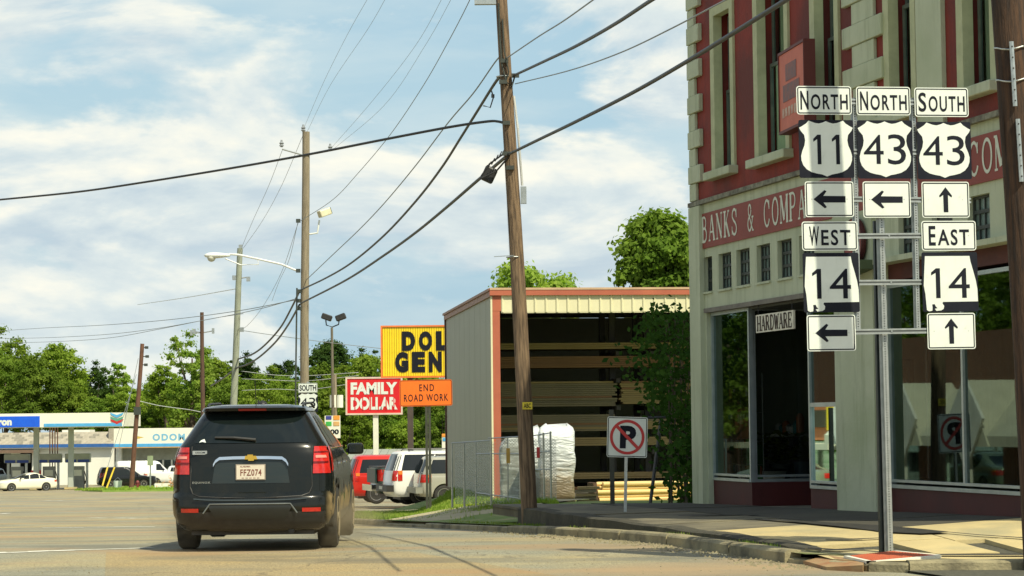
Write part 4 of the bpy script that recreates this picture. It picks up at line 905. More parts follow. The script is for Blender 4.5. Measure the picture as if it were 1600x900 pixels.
# ------------------------------------------------------------------ no parking sign
NY = 32.8; nb = P(977, 803, NY); ns = FPX / NY
np_ = thing('no_parking_sign', 'white no-parking sign with red slashed circle on a thin post', 'road sign', nb, math.radians(3))
zc_ = P(980, 683, NY).z - nb.z; cxn = P(980, 683, NY).x - nb.x; W2 = .575
MB().box(-.02, .02, 0, .03, -.25, zc_ + .2).build('post', STEEL, np_, rot=(0, .03, 0))
o = plate('sign_plate', cxn, zc_, W2, W2, WHITE, np_, tilt=.035, y=-.004, r=.03)
lettering('P', W2 * .4, W2 * .56, BLACK, o, (.02 * W2, -.0025, 0), bold=.05)
def annulus(r0, r1, n=40, y=0): return [(r0 * math.cos(2 * math.pi * i / n), y, r0 * math.sin(2 * math.pi * i / n)) for i in range(n)] + [(r1 * math.cos(2 * math.pi * i / n), y, r1 * math.sin(2 * math.pi * i / n)) for i in range(n)], [(i, (i + 1) % n, n + (i + 1) % n, n + i) for i in range(n)]
vs, fs = annulus(W2 * .36, W2 * .43, y=-.004); mb = MB().add(vs, fs); s = .7071 * W2 * .37; e = W2 * .028
mb.add([(-s - e, -.0045, s - e), (-s + e, -.0045, s + e), (s + e, -.0045, -s + e), (s - e, -.0045, -s - e)], [(0, 1, 2, 3)]); mb.build('prohibition_ring', SRED, o, fix=False)
# ------------------------------------------------------------------ end road work
EY = 53; eb = P(670, 798, EY); er = thing('road_work_sign', 'orange END ROAD WORK sign on dark posts in the grass verge', 'road sign', eb, 0)
ec = P(665.5, 614, EY); W3, H3 = 82 * EY / FPX, 41 * EY / FPX
ORSIGN = mat('sign_orange', (.95, .19, .015), (.9, .17, .012), 3, .5)
o = plate('sign_plate', ec.x - eb.x, ec.z - eb.z, W3, H3, ORSIGN, er, tilt=-.012, r=.05); 
lettering('END', W3 * .28, H3 * .26, BLACK, o, (.02, -.003, H3 * .2), bold=.01, spacing=1.3); lettering('ROAD WORK', W3 * .84, H3 * .27, BLACK, o, (.0, -.003, -H3 * .18), bold=.01, spacing=1.25)
DKP = mat('dark_steel_post', (.06, .065, .05), (.09, .09, .07), 6, .6, metal=.4)
for x, lb in ((-.035, None), (.035, None)): MB().box(x - .03, x + .028, .01, .05, -.2, ec.z - eb.z + .1).build('post', DKP, er, rot=(0, 0, 0))
# ------------------------------------------------------------------ south 43 beyond the car
s4 = P(481, 660, 73); r4 = thing('south_route_sign', 'SOUTH 43 route sign on a steel post beyond the dark car roof', 'road sign', (s4.x, s4.y, rz(73)), 0)
w4 = 30 * 73 / FPX; c4 = P(480.5, 606, 72.9); 
MB().box(-.03, .03, .01, .05, 0, c4.z - rz(73) + .2).build('post', STEEL, r4)
o = plate('direction_sign', c4.x - s4.x, c4.z - rz(73), w4, w4 * .5, WHITE, r4, r=.03); lettering('SOUTH', w4 * .86, w4 * .3, BLACK, o, (0, -.004, 0), bold=.03)
c5 = P(481, 629, 72.9); us_shield('43', None, None, parent=r4, tfn=(c5.x - s4.x, c5.z - rz(73), w4 * 1.02, w4 * .98))
# ================================================================== poles and lines
def pole_mesh(L, r0, r1, n=18, seed=0, wob=.012):
    rn = random.Random(seed); mb = MB(); k = 16; vs = []
    ph = [rn.random() * 6.28 for _ in range(4)]
    for i in range(k + 1):
        z = L * i / k; r = r0 + (r1 - r0) * i / k; cx, cy = wob * math.sin(z * .9 + ph[0]), wob * math.sin(z * .7 + ph[1])
        for j in range(n):
            a = 2 * math.pi * j / n; rr_ = r * (1 + .02 * math.sin(3 * a + ph[2]) + .012 * math.sin(7 * a + ph[3] + z)); vs.append((cx + rr_ * math.cos(a), cy + rr_ * math.sin(a), z))
    mb.add(vs, [(i * n + j, i * n + (j + 1) % n, (i + 1) * n + (j + 1) % n, (i + 1) * n + j) for i in range(k) for j in range(n)] + [tuple(range(n))[::-1], tuple(range(k * n, k * n + n))])
    # drying cracks: thin dark grooves standing as slits
    return mb
def utility_pole(name, label, a, b, r0, r1, m, seed=0, cat='utility pole', group=None):
    """a = base, b = top (world points)"""
    a, b = Vector(a), Vector(b); ax = b - a; L = ax.length; q = ax.to_track_quat('Z', 'Y')
    t = thing(name, label, cat, a, group=group); t.rotation_mode = 'XYZ'
    o = pole_mesh(L, r0, r1, seed=seed).build('pole_shaft', m, t, smooth=True, angle=50, rot=q.to_euler())
    ck = MB(); rn = random.Random(seed + 50)
    for _ in range(int(L * 5)):
        an = rn.uniform(-2.9, -.2); z = rn.uniform(.2, L - .6); r = (r0 + (r1 - r0) * z / L) * 1.004; h = rn.uniform(.12, .6); w = rn.uniform(.003, .007) * (r0 / .14)
        c, s = math.cos(an), math.sin(an); wx, wy = -s * w, c * w
        ck.add([(r * c, r * s, z), (r * c * .998 + wx, r * s * .998 + wy, z + h * .5), (r * c, r * s, z + h), (r * c * .998 - wx, r * s * .998 - wy, z + h * .5)], [(0, 1, 2, 3)])
    ck.build('drying_cracks', mat('crack_dark', (.035, .022, .014), None, 5, .9), t, kind='stuff', rot=q.to_euler())
    t['_ax'] = list(ax); return t
def local(t, p): return Vector(p) - t.location
Y1 = 35.0
p1b, p1t = P(829, 794, Y1), P(783, -30, Y1)
pole1 = utility_pole('utility_pole', 'tall leaning brown wooden utility pole at the end of the retaining wall', p1b - Vector((0, 0, .3)), p1t, .125, .088, WOODP, 1)
tagp = P(824, 634, Y1 - .16); MB().box(-.075, .075, -.004, 0, -.055, .055).build('pole_tag', mat('yellow_tag', (.75, .6, .03), None, 4, .5), pole1, loc=local(pole1, tagp))
lettering('ABC', .11, .07, BLACK, pole1, tuple(local(pole1, P(824, 634, Y1 - .166))), bold=.02, name='tag_lettering')
cnd = MB().tube([local(pole1, P(803, 150, Y1 - .02)), local(pole1, P(809, 200, Y1 - .05)), local(pole1, P(816, 290, Y1))], .018, 8)
cnd.build('riser_conduit', mat('pale_conduit', (.6, .62, .6), None, 4, .5), pole1)
MB().cbox(local(pole1, P(818, 305, Y1)), (.09, .08, .26)).build('service_box', STEEL, pole1)
MB().box(-.3, .12, -.05, .05, -.05, .02).build('crossarm_stub', STEEL, pole1, loc=local(pole1, P(772, 2, Y1)))
mb = MB()
for px, py in ((788, 95), (786, 128), (791, 192), (797, 262), (805, 118), (791, 240)):
    c = local(pole1, P(px, py, Y1 - .12)); mb.cbox(c, (.12, .05, .06))
mb.tube([local(pole1, P(785, 30, Y1 - .12)), local(pole1, P(788, 80, Y1 - .14)), local(pole1, P(795, 112, Y1 - .14)), local(pole1, P(790, 128, Y1 - .12))], .012, 6)
mb.tube([local(pole1, P(779, 5, Y1 - .1)), local(pole1, P(781, 60, Y1 - .1)), local(pole1, P(784, 100, Y1 - .12)), local(pole1, P(791, 128, Y1 - .12)), local(pole1, P(800, 135, Y1 - .1)), local(pole1, P(804, 120, Y1 - .06))], .014, 6)
mb.build('pole_hardware', DARKF, pole1)
mb = MB()
for py in (402, 120): 
    c = local(pole1, P(803 + (py - 402) * .055, py, Y1)); mb.tube([c + Vector((.115 * math.cos(a / 12 * 6.283), .115 * math.sin(a / 12 * 6.283), 0)) for a in range(13)], .009, 5)
mb.tube([local(pole1, P(803, 399, Y1 - .12)), local(pole1, P(772, 401, Y1 - .1))], .006, 5)
mb.build('pole_band', STEEL, pole1)
# the thick pole at the right edge of the frame
Y2 = 21.1
def rpole(py): return P(1551 + (py / 800) * 49 + 25.5, py, Y2)
p2b = rpole(888); p2b.z = .08; p2t = rpole(-420)
pole2 = utility_pole('utility_pole', 'thick dark brown utility pole close by at the right edge of the photograph', p2b - Vector((0, 0, .2)), p2t, .165, .145, WOODD, 2)
for (y0, y1, xx) in ((65, 166, 1580), (186, 284, 1590)):
    a, b = P(xx, y0, Y2 - .17), P(xx + 6, y1, Y2 - .17); A, B = local(pole2, a), local(pole2, b)
    mb = MB().tube([A, B], .022, 6); o = mb.build('steel_bracket', STEEL, pole2)
    m2 = MB()
    for k in range(6): c = A.lerp(B, (k + .5) / 6); m2.lathe([(.008, -.03), (.008, 0)], 6, M=Matrix.Translation(c) @ Matrix.Rotation(-math.pi / 2, 4, 'X'))
    m2.build('bolts', PLASTIC, o)
mb = MB()
for py in (78, 128):
    c = local(pole2, rpole(py)); mb.tube([c + Vector((.165 * math.cos(a / 16 * 6.283), .165 * math.sin(a / 16 * 6.283), .02 * math.sin(a))) for a in range(17)], .007, 5)
mb.build('pole_band', STEEL, pole2)
MB().tube([local(pole2, rpole(-40)) + Vector((.17, -.03, 0)), local(pole2, rpole(880)) + Vector((.18, -.03, 0))], .03, 8).build('conduit', mat('grey_conduit', (.35, .4, .36), None, 4, .5), pole2)
# pole with the street lamp
Y3 = 75.0; g3 = rz(Y3) + .1
p3b = P(474.5, 700, Y3); p3b.z = g3; p3t = P(478, 206, Y3)
pole3 = utility_pole('utility_pole', 'tall pale grey wooden utility pole carrying a street lamp arm and a floodlight', p3b, p3t, .155, .12, WOODG, 3)
mb = MB()
a_, b_ = local(pole3, P(441, 233, Y3)), local(pole3, P(516, 235, Y3)); mb.tube([a_, local(pole3, P(476, 243, Y3 - .14)), b_], .03, 6); mb.build('crossarm', STEEL, pole3)
for px, py in ((440, 230), (516, 236), (474, 206)):
    c = local(pole3, P(px, py, Y3)); MB().lathe([(.03, 0), (.08, .05), (.05, .09), (.08, .13), (.04, .18), (.03, .24)], 10, c=c).build('insulator', mat('grey_insulator', (.3, .32, .34), None, 4, .3), pole3)
mb = MB()
for (px, py) in ((466, 345), (466, 423), (468, 455), (466, 470), (468, 482)): mb.cbox(local(pole3, P(px, py, Y3 - .1)), (.14, .1, .12))
mb.tube([local(pole3, P(464, 450, Y3 - .16)), local(pole3, P(462, 600, Y3 - .16)), local(pole3, P(462, 690, Y3 - .16))], .03, 6)
mb.build('pole_hardware', DARKF, pole3)
LAMPW = mat('lamp_housing', (.78, .8, .76), (.7, .72, .68), 4, .4)
arm = MB().tube([local(pole3, P(464, 423, Y3)), local(pole3, P(440, 413, Y3)), local(pole3, P(405, 405, Y3)), local(pole3, P(372, 398, Y3)), local(pole3, P(358, 397, Y3))], .035, 8).tube([local(pole3, P(402, 404, Y3)), local(pole3, P(404, 413, Y3)), local(pole3, P(376, 414, Y3)), local(pole3, P(352, 404, Y3))], .022, 6)
la = arm.build('lamp_arm', LAMPW, pole3)
hc = local(pole3, P(338, 400, Y3)); mb = MB(); n = 14; vs = []
prof = [(-.40, .02, .01), (-.36, .09, .05), (-.25, .15, .09), (-.05, .16, .1), (.15, .12, .085), (.32, .08, .06), (.45, .05, .045)]
for x, w, h in prof:
    for j in range(n): a = 2 * math.pi * j / n; vs.append(hc + Vector((x, w * math.cos(a), h * math.sin(a) + .02)))
mb.add(vs, [(i * n + j, i * n + (j + 1) % n, (i + 1) * n + (j + 1) % n, (i + 1) * n + j) for i in range(len(prof) - 1) for j in range(n)] + [tuple(range(n)), tuple(range((len(prof) - 1) * n, len(prof) * n))])
lh = mb.build('lamp_head', LAMPW, pole3, smooth=True)
MB().lathe([(.14, .0), (.14, -.05), (.11, -.12), (.05, -.16), (.001, -.17)], 16, c=hc + Vector((-.16, 0, -.02))).build('lens', mat('lamp_lens', (.6, .6, .5), None, 4, .15), lh, smooth=True)
fl = MB().tube([local(pole3, P(482, 366, Y3)), local(pole3, P(496, 364, Y3)), local(pole3, P(498, 350, Y3)), local(pole3, P(499, 344, Y3))], .03, 8).build('floodlight_arm', LAMPW, pole3)
fc_ = local(pole3, P(507, 333, Y3)); Mf = Matrix.Translation(fc_) @ Matrix.Rotation(.5, 4, 'Z') @ Matrix.Rotation(-.35, 4, 'Y')
bevel(MB().box(-.2, .2, -.14, .14, -.1, .13, Mf).build('floodlight', mat('cream_floodlight', (.75, .7, .48), None, 4, .4), fl), .03, 2)
MB().box(.201, .215, -.13, .13, -.09, .12, Mf).build('floodlight_glass', DIRTYG, fl)
# concrete pole behind
Y4 = 100.0; p4b = P(358, 700, Y4); p4b.z = rz(Y4); p4t = P(375.5, 388, Y4)
pole4 = utility_pole('utility_pole', 'slim pale grey-green utility pole leaning right, behind the street lamp head', p4b, p4t, .17, .12, mat('grey_green_pole', (.3, .33, .25), (.24, .26, .2), 2, .8, bump=.2), 4)
mb = MB()
for px, py in ((366, 434), (388, 436), (376, 386), (378, 515)): mb.cbox(local(pole4, P(px, py, Y4)), (.16, .12, .2))
mb.tube([local(pole4, P(366, 436, Y4)), local(pole4, P(388, 433, Y4))], .03, 6).build('pole_hardware', STEEL, pole4)
Y5 = 150.0; p5b = P(318, 700, Y5); p5b.z = rz(Y5); p5t = P(315.5, 488, Y5)
pole5 = utility_pole('utility_pole', 'distant brown utility pole with small insulators just above the car roof on the left', p5b, p5t, .16, .12, WOODB, 5)
mb = MB()
for px, py in ((304, 518), (333, 517), (299, 520)): mb.tube([local(pole5, P(316, 520, Y5)), local(pole5, P(px, py, Y5))], .04, 5).cbox(local(pole5, P(px, py, Y5)), (.16, .12, .35))
mb.build('pole_hardware', STEEL, pole5)
Y6 = 176.0; p6b = P(205, 769, Y6); p6t = P(222.5, 537, Y6)
pole6 = utility_pole('utility_pole', 'reddish brown leaning utility pole on the grass island by the filling station', (p6b.x, p6b.y, rz(Y6) + .1), p6t, .19, .15, mat('red_brown_pole', (.16, .075, .045), (.11, .055, .035), 3, .85), 6)
mb = MB()
for px, py in ((225, 543), (226, 557), (224, 570)): mb.tube([local(pole6, P(px - 4, py, Y6)), local(pole6, P(px + 4, py, Y6))], .04, 5).cbox(local(pole6, P(px + 4, py, Y6)), (.25, .2, .2))
mb.cbox(local(pole6, P(214.5, 642, Y6 - .2)), (.5, .3, .6)); mb.build('pole_hardware', DARKF, pole6)
# guy wires with yellow guards
YG = mat('yellow_guard', (.85, .6, .05), None, 4, .5)
for (a, b, c, lb) in (((163, 766), (186, 728), (208, 600), 'guy wire with yellow guard, left of the two beside the grass island pole'), ((165, 767), (179.5, 729), (212, 575), 'guy wire with yellow guard, right of the two beside the grass island pole')):
    pass
for (ax, ay, bx, by, tx_, ty_, lb) in ((160, 757, 168, 730, 213, 585, 'upper yellow-guarded guy wire leaning to the grass island pole'), (164, 767, 179, 730, 216, 560, 'lower yellow-guarded guy wire leaning to the grass island pole')):
    A, B, T = P(ax, ay, 174), P(bx, by, 174.5), P(tx_, ty_, 176); t = thing('guy_wire', lb, 'guy wire', A, group='guy wires of the island pole')
    MB().tube([Vector((0, 0, -.1)), B - A], .065, 8).build('guard', YG, t); MB().tube([B - A, T - A], .022, 5).build('wire', WIREG, t)
# twin flood light pole
Y7 = 110.0; p7b = P(522, 760, Y7); p7b.z = rz(Y7) + .1; p7t = P(518.5, 512, Y7)
fp = thing('floodlight_pole', 'slim steel pole with two black floodlights left of the yellow sign', 'light pole', p7b)
MB().tube([Vector((0, 0, 0)), p7t - p7b], [.09, .06], 10).build('pole_shaft', mat('brown_steel_pole', (.16, .14, .1), None, 3, .6), fp)
mb = MB().tube([local(fp, P(509, 500, Y7)), local(fp, P(510, 508, Y7)), local(fp, P(519, 511, Y7)), local(fp, P(529, 507, Y7)), local(fp, P(530, 500, Y7))], .035, 6); mb.build('yoke', DARKF, fp)
for px, s in ((510.5, 1), (532.5, -1)):
    M = Matrix.Translation(local(fp, P(px, 496, Y7))) @ Matrix.Rotation(s * .35, 4, 'Y'); bevel(MB().box(-.25, .25, -.2, .2, -.13, .15, M).build('floodlight', PLASTIC, fp), .04, 1)
p8 = P(526, 760, 118); t = thing('meter_pole', 'thin pole with white utility boxes below the twin floodlights', 'pole', (p8.x, p8.y, rz(118)))
L8 = P(524, 585, 118).z - rz(118); MB().tube([(0, 0, 0), (-.05, 0, L8)], .08, 8).build('pole_shaft', WOODG, t)
for px in (520.5, 531): MB().lathe([(.17, -.32), (.17, .32)], 12, c=local(t, P(px, 627, 118))).build('transformer', OFFW, t, smooth=True, angle=40)
# --------------------------------------------------- lines
def cable(name, label, pts, r, m=CABLE, group=None, cat='cable', n=6, sub=8):
    """pts: (px, py, depth) hung in space, smoothed"""
    W_ = [P(*p) for p in pts]; out_ = []
    for i in range(len(W_) - 1):
        p0 = W_[i - 1] if i else W_[i] * 2 - W_[i + 1]; p3 = W_[i + 2] if i + 2 < len(W_) else W_[i + 1] * 2 - W_[i]; p1, p2 = W_[i], W_[i + 1]
        for k in range(sub):
            t = k / sub; out_.append(.5 * ((2 * p1) + (p2 - p0) * t + (2 * p0 - 5 * p1 + 4 * p2 - p3) * t * t + (3 * p1 - p0 - 3 * p2 + p3) * t ** 3))
    out_.append(W_[-1]); o = MB().tube(out_, r, n).build(name, m, smooth=True); return tag(o, label, cat, group)
def lp(pts, Ya, Yb, total=None):
    """depths interpolated along the span so that 1/depth varies evenly, as for a straight line"""
    L = [0]
    for i in range(1, len(pts)): L.append(L[-1] + math.hypot(pts[i][0] - pts[i - 1][0], pts[i][1] - pts[i - 1][1]))
    return [(x, y, 1 / ((1 / Ya) + (1 / Yb - 1 / Ya) * l / L[-1])) for (x, y), l in zip(pts, L)]
cable('overhead_cable', 'black cable crossing the sky from the left edge up to the leaning front pole', lp([(-60, 318), (0, 312), (120, 300), (230, 284), (360, 263), (478, 242), (600, 218), (700, 199), (760, 190), (779, 190), (792, 194)], 52, Y1), .022)
cable('overhead_cable', 'thick black cable from the top right corner down to the front pole', lp([(1290, -38), (1225, 2), (1150, 49), (1080, 92), (990, 144), (900, 190), (840, 219), (795, 241)], 17, Y1 - .15), .021)
cable('overhead_cable', 'thick twisted cable from the splice box on the front pole down to the lamp pole', lp([(795, 241), (770, 262), (745, 283), (700, 322), (650, 363), (600, 399), (540, 438), (470, 474)], Y1 - .15, Y3 - .2), .027)
cable('overhead_cable', 'thick cable sagging from the upper front pole down to the lamp pole', lp([(787, 118), (776, 126), (745, 175), (720, 215), (690, 262), (650, 314), (600, 368), (550, 410), (510, 434), (470, 453)], Y1 - .1, Y3 - .2), .025)
cable('overhead_cable', 'thick black cable from the top edge at the right down to the front pole clamp', lp([(1060, -26), (1015, 2), (960, 38), (900, 72), (850, 96), (803, 118)], 19, Y1 - .1), .019)
cable('overhead_wire', 'thin wire from the top edge down to the upper clamp of the front pole', lp([(960, -24), (925, 1), (880, 33), (840, 58), (790, 92)], 24, Y1), .009, WIREG)
cable('overhead_wire', 'thin wire from the upper clamp of the front pole down to the lamp pole', lp([(788, 86), (776, 94), (740, 145), (700, 192), (650, 258), (600, 318), (560, 360), (520, 398), (478, 438)], Y1, Y3), .012, WIREG)
cable('overhead_wire', 'thin wire from the top edge beside the red shop to the front pole', lp([(1180, -22), (1130, 2), (1050, 44), (970, 82), (890, 110), (805, 131)], 20, Y1), .008, WIREG)
cable('overhead_wire', 'wire from the top edge left of the front pole down to the lamp pole', lp([(745, -30), (733, 2), (700, 66), (660, 136), (610, 210), (560, 270), (520, 312), (470, 345)], 40, Y3), .009, WIREG)
for k, (a, b, c_, d_) in enumerate((((585, -20), (545, 50), (505, 130), (474, 202)), ((612, -20), (575, 45), (515, 135), (478, 210)), ((700, -20), (650, 70), (580, 160), (517, 232)), ((715, -20), (665, 70), (600, 165), (520, 234)))):
    cable('overhead_wire', 'faint thin wire rising from the lamp pole crossarm to the top edge of the picture', lp([a, b, c_, d_], 45, Y3), .0045, WIREG, group='faint wires above the lamp pole')
for k, pts in enumerate((((441, 235), (420, 290), (395, 345), (378, 386)), ((474, 210), (440, 290), (410, 345), (380, 388)), ((466, 348), (440, 425), (410, 480), (385, 510), (372, 514)), ((466, 345), (452, 405), (436, 440), (425, 470)))):
    cable('overhead_wire', 'thin wire hanging between the lamp pole and the slim grey-green pole', lp(list(pts), Y3, Y4), .008, WIREG, group='wires between the lamp pole and the next pole')
cable('overhead_cable', 'upper of two thick cables dropping from the lamp pole to the slim grey-green pole', lp([(468, 455), (455, 482), (438, 512), (415, 538), (395, 553), (372, 561)], Y3, Y4), .036)
cable('overhead_cable', 'lower of two thick cables dropping from the lamp pole to the slim grey-green pole', lp([(468, 476), (450, 508), (430, 535), (405, 558), (385, 570), (370, 575), (350, 590), (330, 603)], Y3, Y4 + 12), .036)
for k, pts in enumerate((((-40, 520), (60, 513), (160, 508), (260, 500), (370, 486), (465, 468)), ((-40, 529), (60, 528), (160, 523), (240, 514), (315, 501), (400, 484), (465, 466)), ((-40, 537), (80, 534), (170, 528), (250, 514), (330, 498), (380, 490)))):
    cable('overhead_wire', ['topmost', 'middle', 'lowest'][k] + ' of the three thin wires crossing low over the trees at the left', lp(list(pts), 170, Y3 + k * 10), .014, WIREG)
cable('overhead_wire', 'pale thin wire between the clouds left of the slim grey-green pole', lp([(215, 476), (290, 465), (370, 451)], 160, Y4), .02, mat('pale_wire', (.6, .62, .6), None, 3, .4))
cable('overhead_wire', 'thin wire from the slim grey-green pole running right past the lamp pole', lp([(376, 516), (430, 524), (520, 536), (600, 545)], Y4, 110), .015, WIREG)
cable('overhead_wire', 'white service wire sloping from the grass island pole past the dealership', lp([(219, 627), (250, 634), (300, 641), (330, 648)], Y6, 190), .03, mat('pale_wire', (.6, .62, .6), None, 3, .4))
for k, y in enumerate((592, 600, 614)):
    cable('overhead_wire', ['topmost', 'middle', 'lowest'][k] + ' pale wire in front of the far trees beside the lamp pole', lp([(378, y - 12 + k * 4), (430, y - 6), (480, y - 5), (560, y - 10 - k * 3)], 130, 125), .016, mat('pale_wire', (.6, .62, .6), None, 3, .4))
# splice closure on the thick cable
sc = thing('splice_closure', 'black splice box hanging under the thick cable beside the front pole', 'splice box', P(765, 271, 35.2))
bevel(MB().box(-.1, .1, -.06, .06, -.14, .1, Matrix.Rotation(.45, 4, 'Y')).build('closure_body', PLASTIC, sc), .03, 2)
mb = MB()
for k in range(7):
    a = P(757 + k * 5.5, 268 - k * 5.3, 35) - sc.location; mb.tube([a, a + Vector((.05, 0, .1))], .009, 5)
mb.tube([P(752, 275, 35) - sc.location, P(765, 256, 35) - sc.location, P(790, 238, 34.9) - sc.location], .014, 6).tube([P(750, 280, 35) - sc.location, P(775, 268, 35) - sc.location, P(794, 246, 34.9) - sc.location], .014, 6); mb.build('lashing', PLASTIC, sc)
mb = MB().tube([P(768, 142, 35) - P(765, 150, 35), P(771, 152, 35) - P(765, 150, 35), P(766, 168, 35) - P(765, 150, 35), P(755, 165, 35) - P(765, 150, 35)], .012, 6).cbox((.05, 0, 0), (.05, .05, .05)); o = mb.build('cable_loop', CABLE, loc=P(765, 150, 35)); tag(o, 'small loop of black cable slack hanging near the top of the front pole', 'cable loop')
# ================================================================== lumber shed
FA = P(768.5, 455, 52); ang = math.radians(-6.8)     # local x = along the front, local y = depth
shed = thing('lumber_shed', 'open-fronted metal lumber shed with cream and rust-red trim, full of boards', 'shed', (FA.x, FA.y, -.28), 0, rot=(0, 0, math.radians(6.8)))
SH = FA.z + .28; SW, SD = 11.5, 11.6
GREY = mat('sage_metal_siding', (.31, .315, .24), (.285, .29, .22), 1.2, .5, bump=.05)
LCREAM = mat('cream_metal_siding', (.74, .7, .47), (.68, .64, .42), 1.2, .5)
RUST = mat('rust_red_trim', (.46, .13, .07), (.38, .1, .06), 1.5, .5)
NAVY = mat('dark_trim', (.12, .05, .035), None, 3, .5)
# left wall of ribbed sheets
nS = 9
for i in range(nS):
    y0, y1 = SD * i / nS + .001, SD * (i + 1) / nS - .001; w = (y1 - y0)
    mb = MB(); prof = [(0, 0), (w * .04, -.006), (w * .08, 0), (w * .34, 0), (w * .37, -.001), (w * .4, 0), (w * .63, 0), (w * .66, -.001), (w * .69, 0), (w, 0)]
    for a, b in zip(prof[:-1], prof[1:]): mb.quad((a[1], y0 + a[0], 0), (b[1], y0 + b[0], 0), (b[1], y0 + b[0], SH - .12), (a[1], y0 + a[0], SH - .12))
    mb.quad((.03, y0, 0), (.03, y1, 0), (.03, y1, SH - .12), (.03, y0, SH - .12))
    mb.build('siding_panel', GREY, shed, fix=False)
MB().box(-.05, .06, -.08, SD + .1, SH - .12, SH + .0).box(-.09, .06, -.08, SD + .1, SH + .002, SH + .06).build('eave_trim', mat('brown_eave_trim', (.3, .15, .09), (.26, .12, .08), 2, .5), shed)
MB().box(-.045, .02, SD, SD + .06, 0, SH - .1).build('corner_trim', NAVY, shed)
MB().box(-.04, -.0, -.06, -.02, 0, SH - .1).build('corner_trim', LCREAM, shed)
MB().box(.002, .17, -.05, .1, 0, SH - .42).build('corner_post', RUST, shed)
MB().box(-.06, SW, -.12, .05, SH - .1, SH + .02).build('fascia_trim', RUST, shed)
MB().box(-.06, SW, -.13, .05, SH + .022, SH + .07).build('gutter', mat('pale_rust_gutter', (.6, .4, .25), None, 3, .5), shed)
MB().box(.002, .2, -.055, -.02, SH - .45, SH - .1).build('corner_trim', RUST, shed)
k = 0; x = .2
while x < SW - .1:
    w = .245
    mb = MB(); z0, z1 = SH - .48, SH - .1; prof = [(0, 0), (.02, -.02), (.045, -.02), (.06, 0), (w, 0)]
    for a, b in zip(prof[:-1], prof[1:]): mb.quad((x + a[0], -.05 + a[1], z0), (x + b[0], -.05 + b[1], z0), (x + b[0], -.05 + b[1], z1), (x + a[0], -.05 + a[1], z1))
    mb.build('fascia_panel', LCREAM, shed, fix=False); x += w + .004
MB().box(.2, SW, -.045, .0, SH - .5, SH - .12).build('fascia_backing', LCREAM, shed)
mb = MB().box(.1, SW, 0, SD, SH - .08, SH - .02).box(.05, SW, SD - .1, SD, 0, SH - .09).box(SW - .1, SW, 0, SD - .1, 0, SH - .09); mb.build('roof_and_back', GREY, shed)
MB().box(.2, SW - .1, .05, SD - .1, .0, .05).build('shed_floor', mat('dark_gravel_floor', (.1, .09, .07), None, 3, .9), shed)
RACK = mat('dark_rack_steel', (.045, .04, .035), None, 4, .6)
for x in (.35, 3.3, 4.15, 7.4, 10.5):
    for y in (3.5, 5.0): MB().box(x - .07, x + .07, y - .07, y + .07, .05, SH - .1).build('rack_upright', RACK, shed)
    for z in (1.05, 2.1, 2.75, 3.4): MB().box(x - .05, x + .05, 2.6, 5.0, z - .1, z).build('rack_beam', RACK, shed)
Tm = shed.matrix_world
def shed_w(x, y, z): 
    a = math.radians(6.8); return Vector((FA.x + x * math.cos(a) - y * math.sin(a), FA.y + x * math.sin(a) + y * math.cos(a), z - .28))
WOODS = [mat('new_lumber', (.36, .27, .12), (.28, .2, .09), 3, .8, stretch=(.3, 4, 4), bump=.2), mat('grey_lumber', (.24, .2, .12), (.18, .15, .09), 3, .8, stretch=(.3, 4, 4), bump=.2), mat('reddish_lumber', (.28, .15, .075), (.22, .12, .06), 3, .8, stretch=(.3, 4, 4))]
def zpx(py, y=2.8): # height on the shed front for an image row
    return P(870, py, 52 + y).z + .28
_bm = {}
def board(L, th, dp):
    k = (L, th, dp)
    if k not in _bm: _bm[k] = MB().box(0, L, 0, dp, 0, th).mesh('board')
    return _bm[k]
rb = random.Random(12)
def stack(label, x0, x1, pz0, pz1, y0, mi, th=.05, rows=1):
    z0, z1 = zpx(pz0, y0), zpx(pz1, y0); a = shed_w(x0, y0, z0); t = thing('lumber_stack', label, 'lumber', a, 0, 'stacks of boards in the shed racks', rot=(0, 0, math.radians(6.8)))
    z = 0; L = x1 - x0
    while z + th < z1 - z0 + .01:
        e = rb.uniform(-.05, .05); me = board(round(L, 2), th - .006, .16)
        me = me.copy() if not me.materials else me
        for r in range(2):
            o = link('board', board(round(L, 2), th - .006, .16), None, t); 
            if not o.data.materials: o.data.materials.append(WOODS[mi])
            o.location = (e + rb.uniform(-.03, .03), r * .17 + rb.uniform(-.02, .02), z)
            if o.material_slots: o.material_slots[0].link = 'OBJECT'; o.material_slots[0].material = WOODS[mi if rb.random() < .75 else rb.randrange(3)]
        z += th
    MB().box(.05, L - .05, .36, 1.3, .0, max(z - .01, th)).build('board_core', WOODS[mi], t)
stack('thin bundle of boards on the top shelf of the shed rack', .35, 6.6, 545, 533, 2.8, 0)
stack('reddish bundle of boards on the second shelf from the top of the shed rack', .3, 6.9, 574, 556, 2.8, 2, .045)
stack('tall olive-brown stack of boards on the middle shelf of the shed rack', .3, 3.25, 635, 593, 2.8, 1)
stack('olive-brown stack of boards right of the middle rack upright', 3.4, 9.5, 632, 596, 2.8, 0)
stack('olive-brown stack of boards on the shelf above the white wrapped pallet', .3, 3.25, 674, 648, 2.8, 1)
stack('boards on the lower shelf right of the rack upright', 3.4, 9.5, 672, 652, 2.8, 0)
stack('thin bundle of pale boards below the second shelf', .3, 9.5, 697, 684, 2.8, 0)
stack('low bundle of boards near the floor of the shed', 2.2, 9.4, 749, 739, 2.8, 0)
stack('lowest boards on the shed floor behind the round posts', 2.0, 9.2, 768, 760, 2.8, 2)
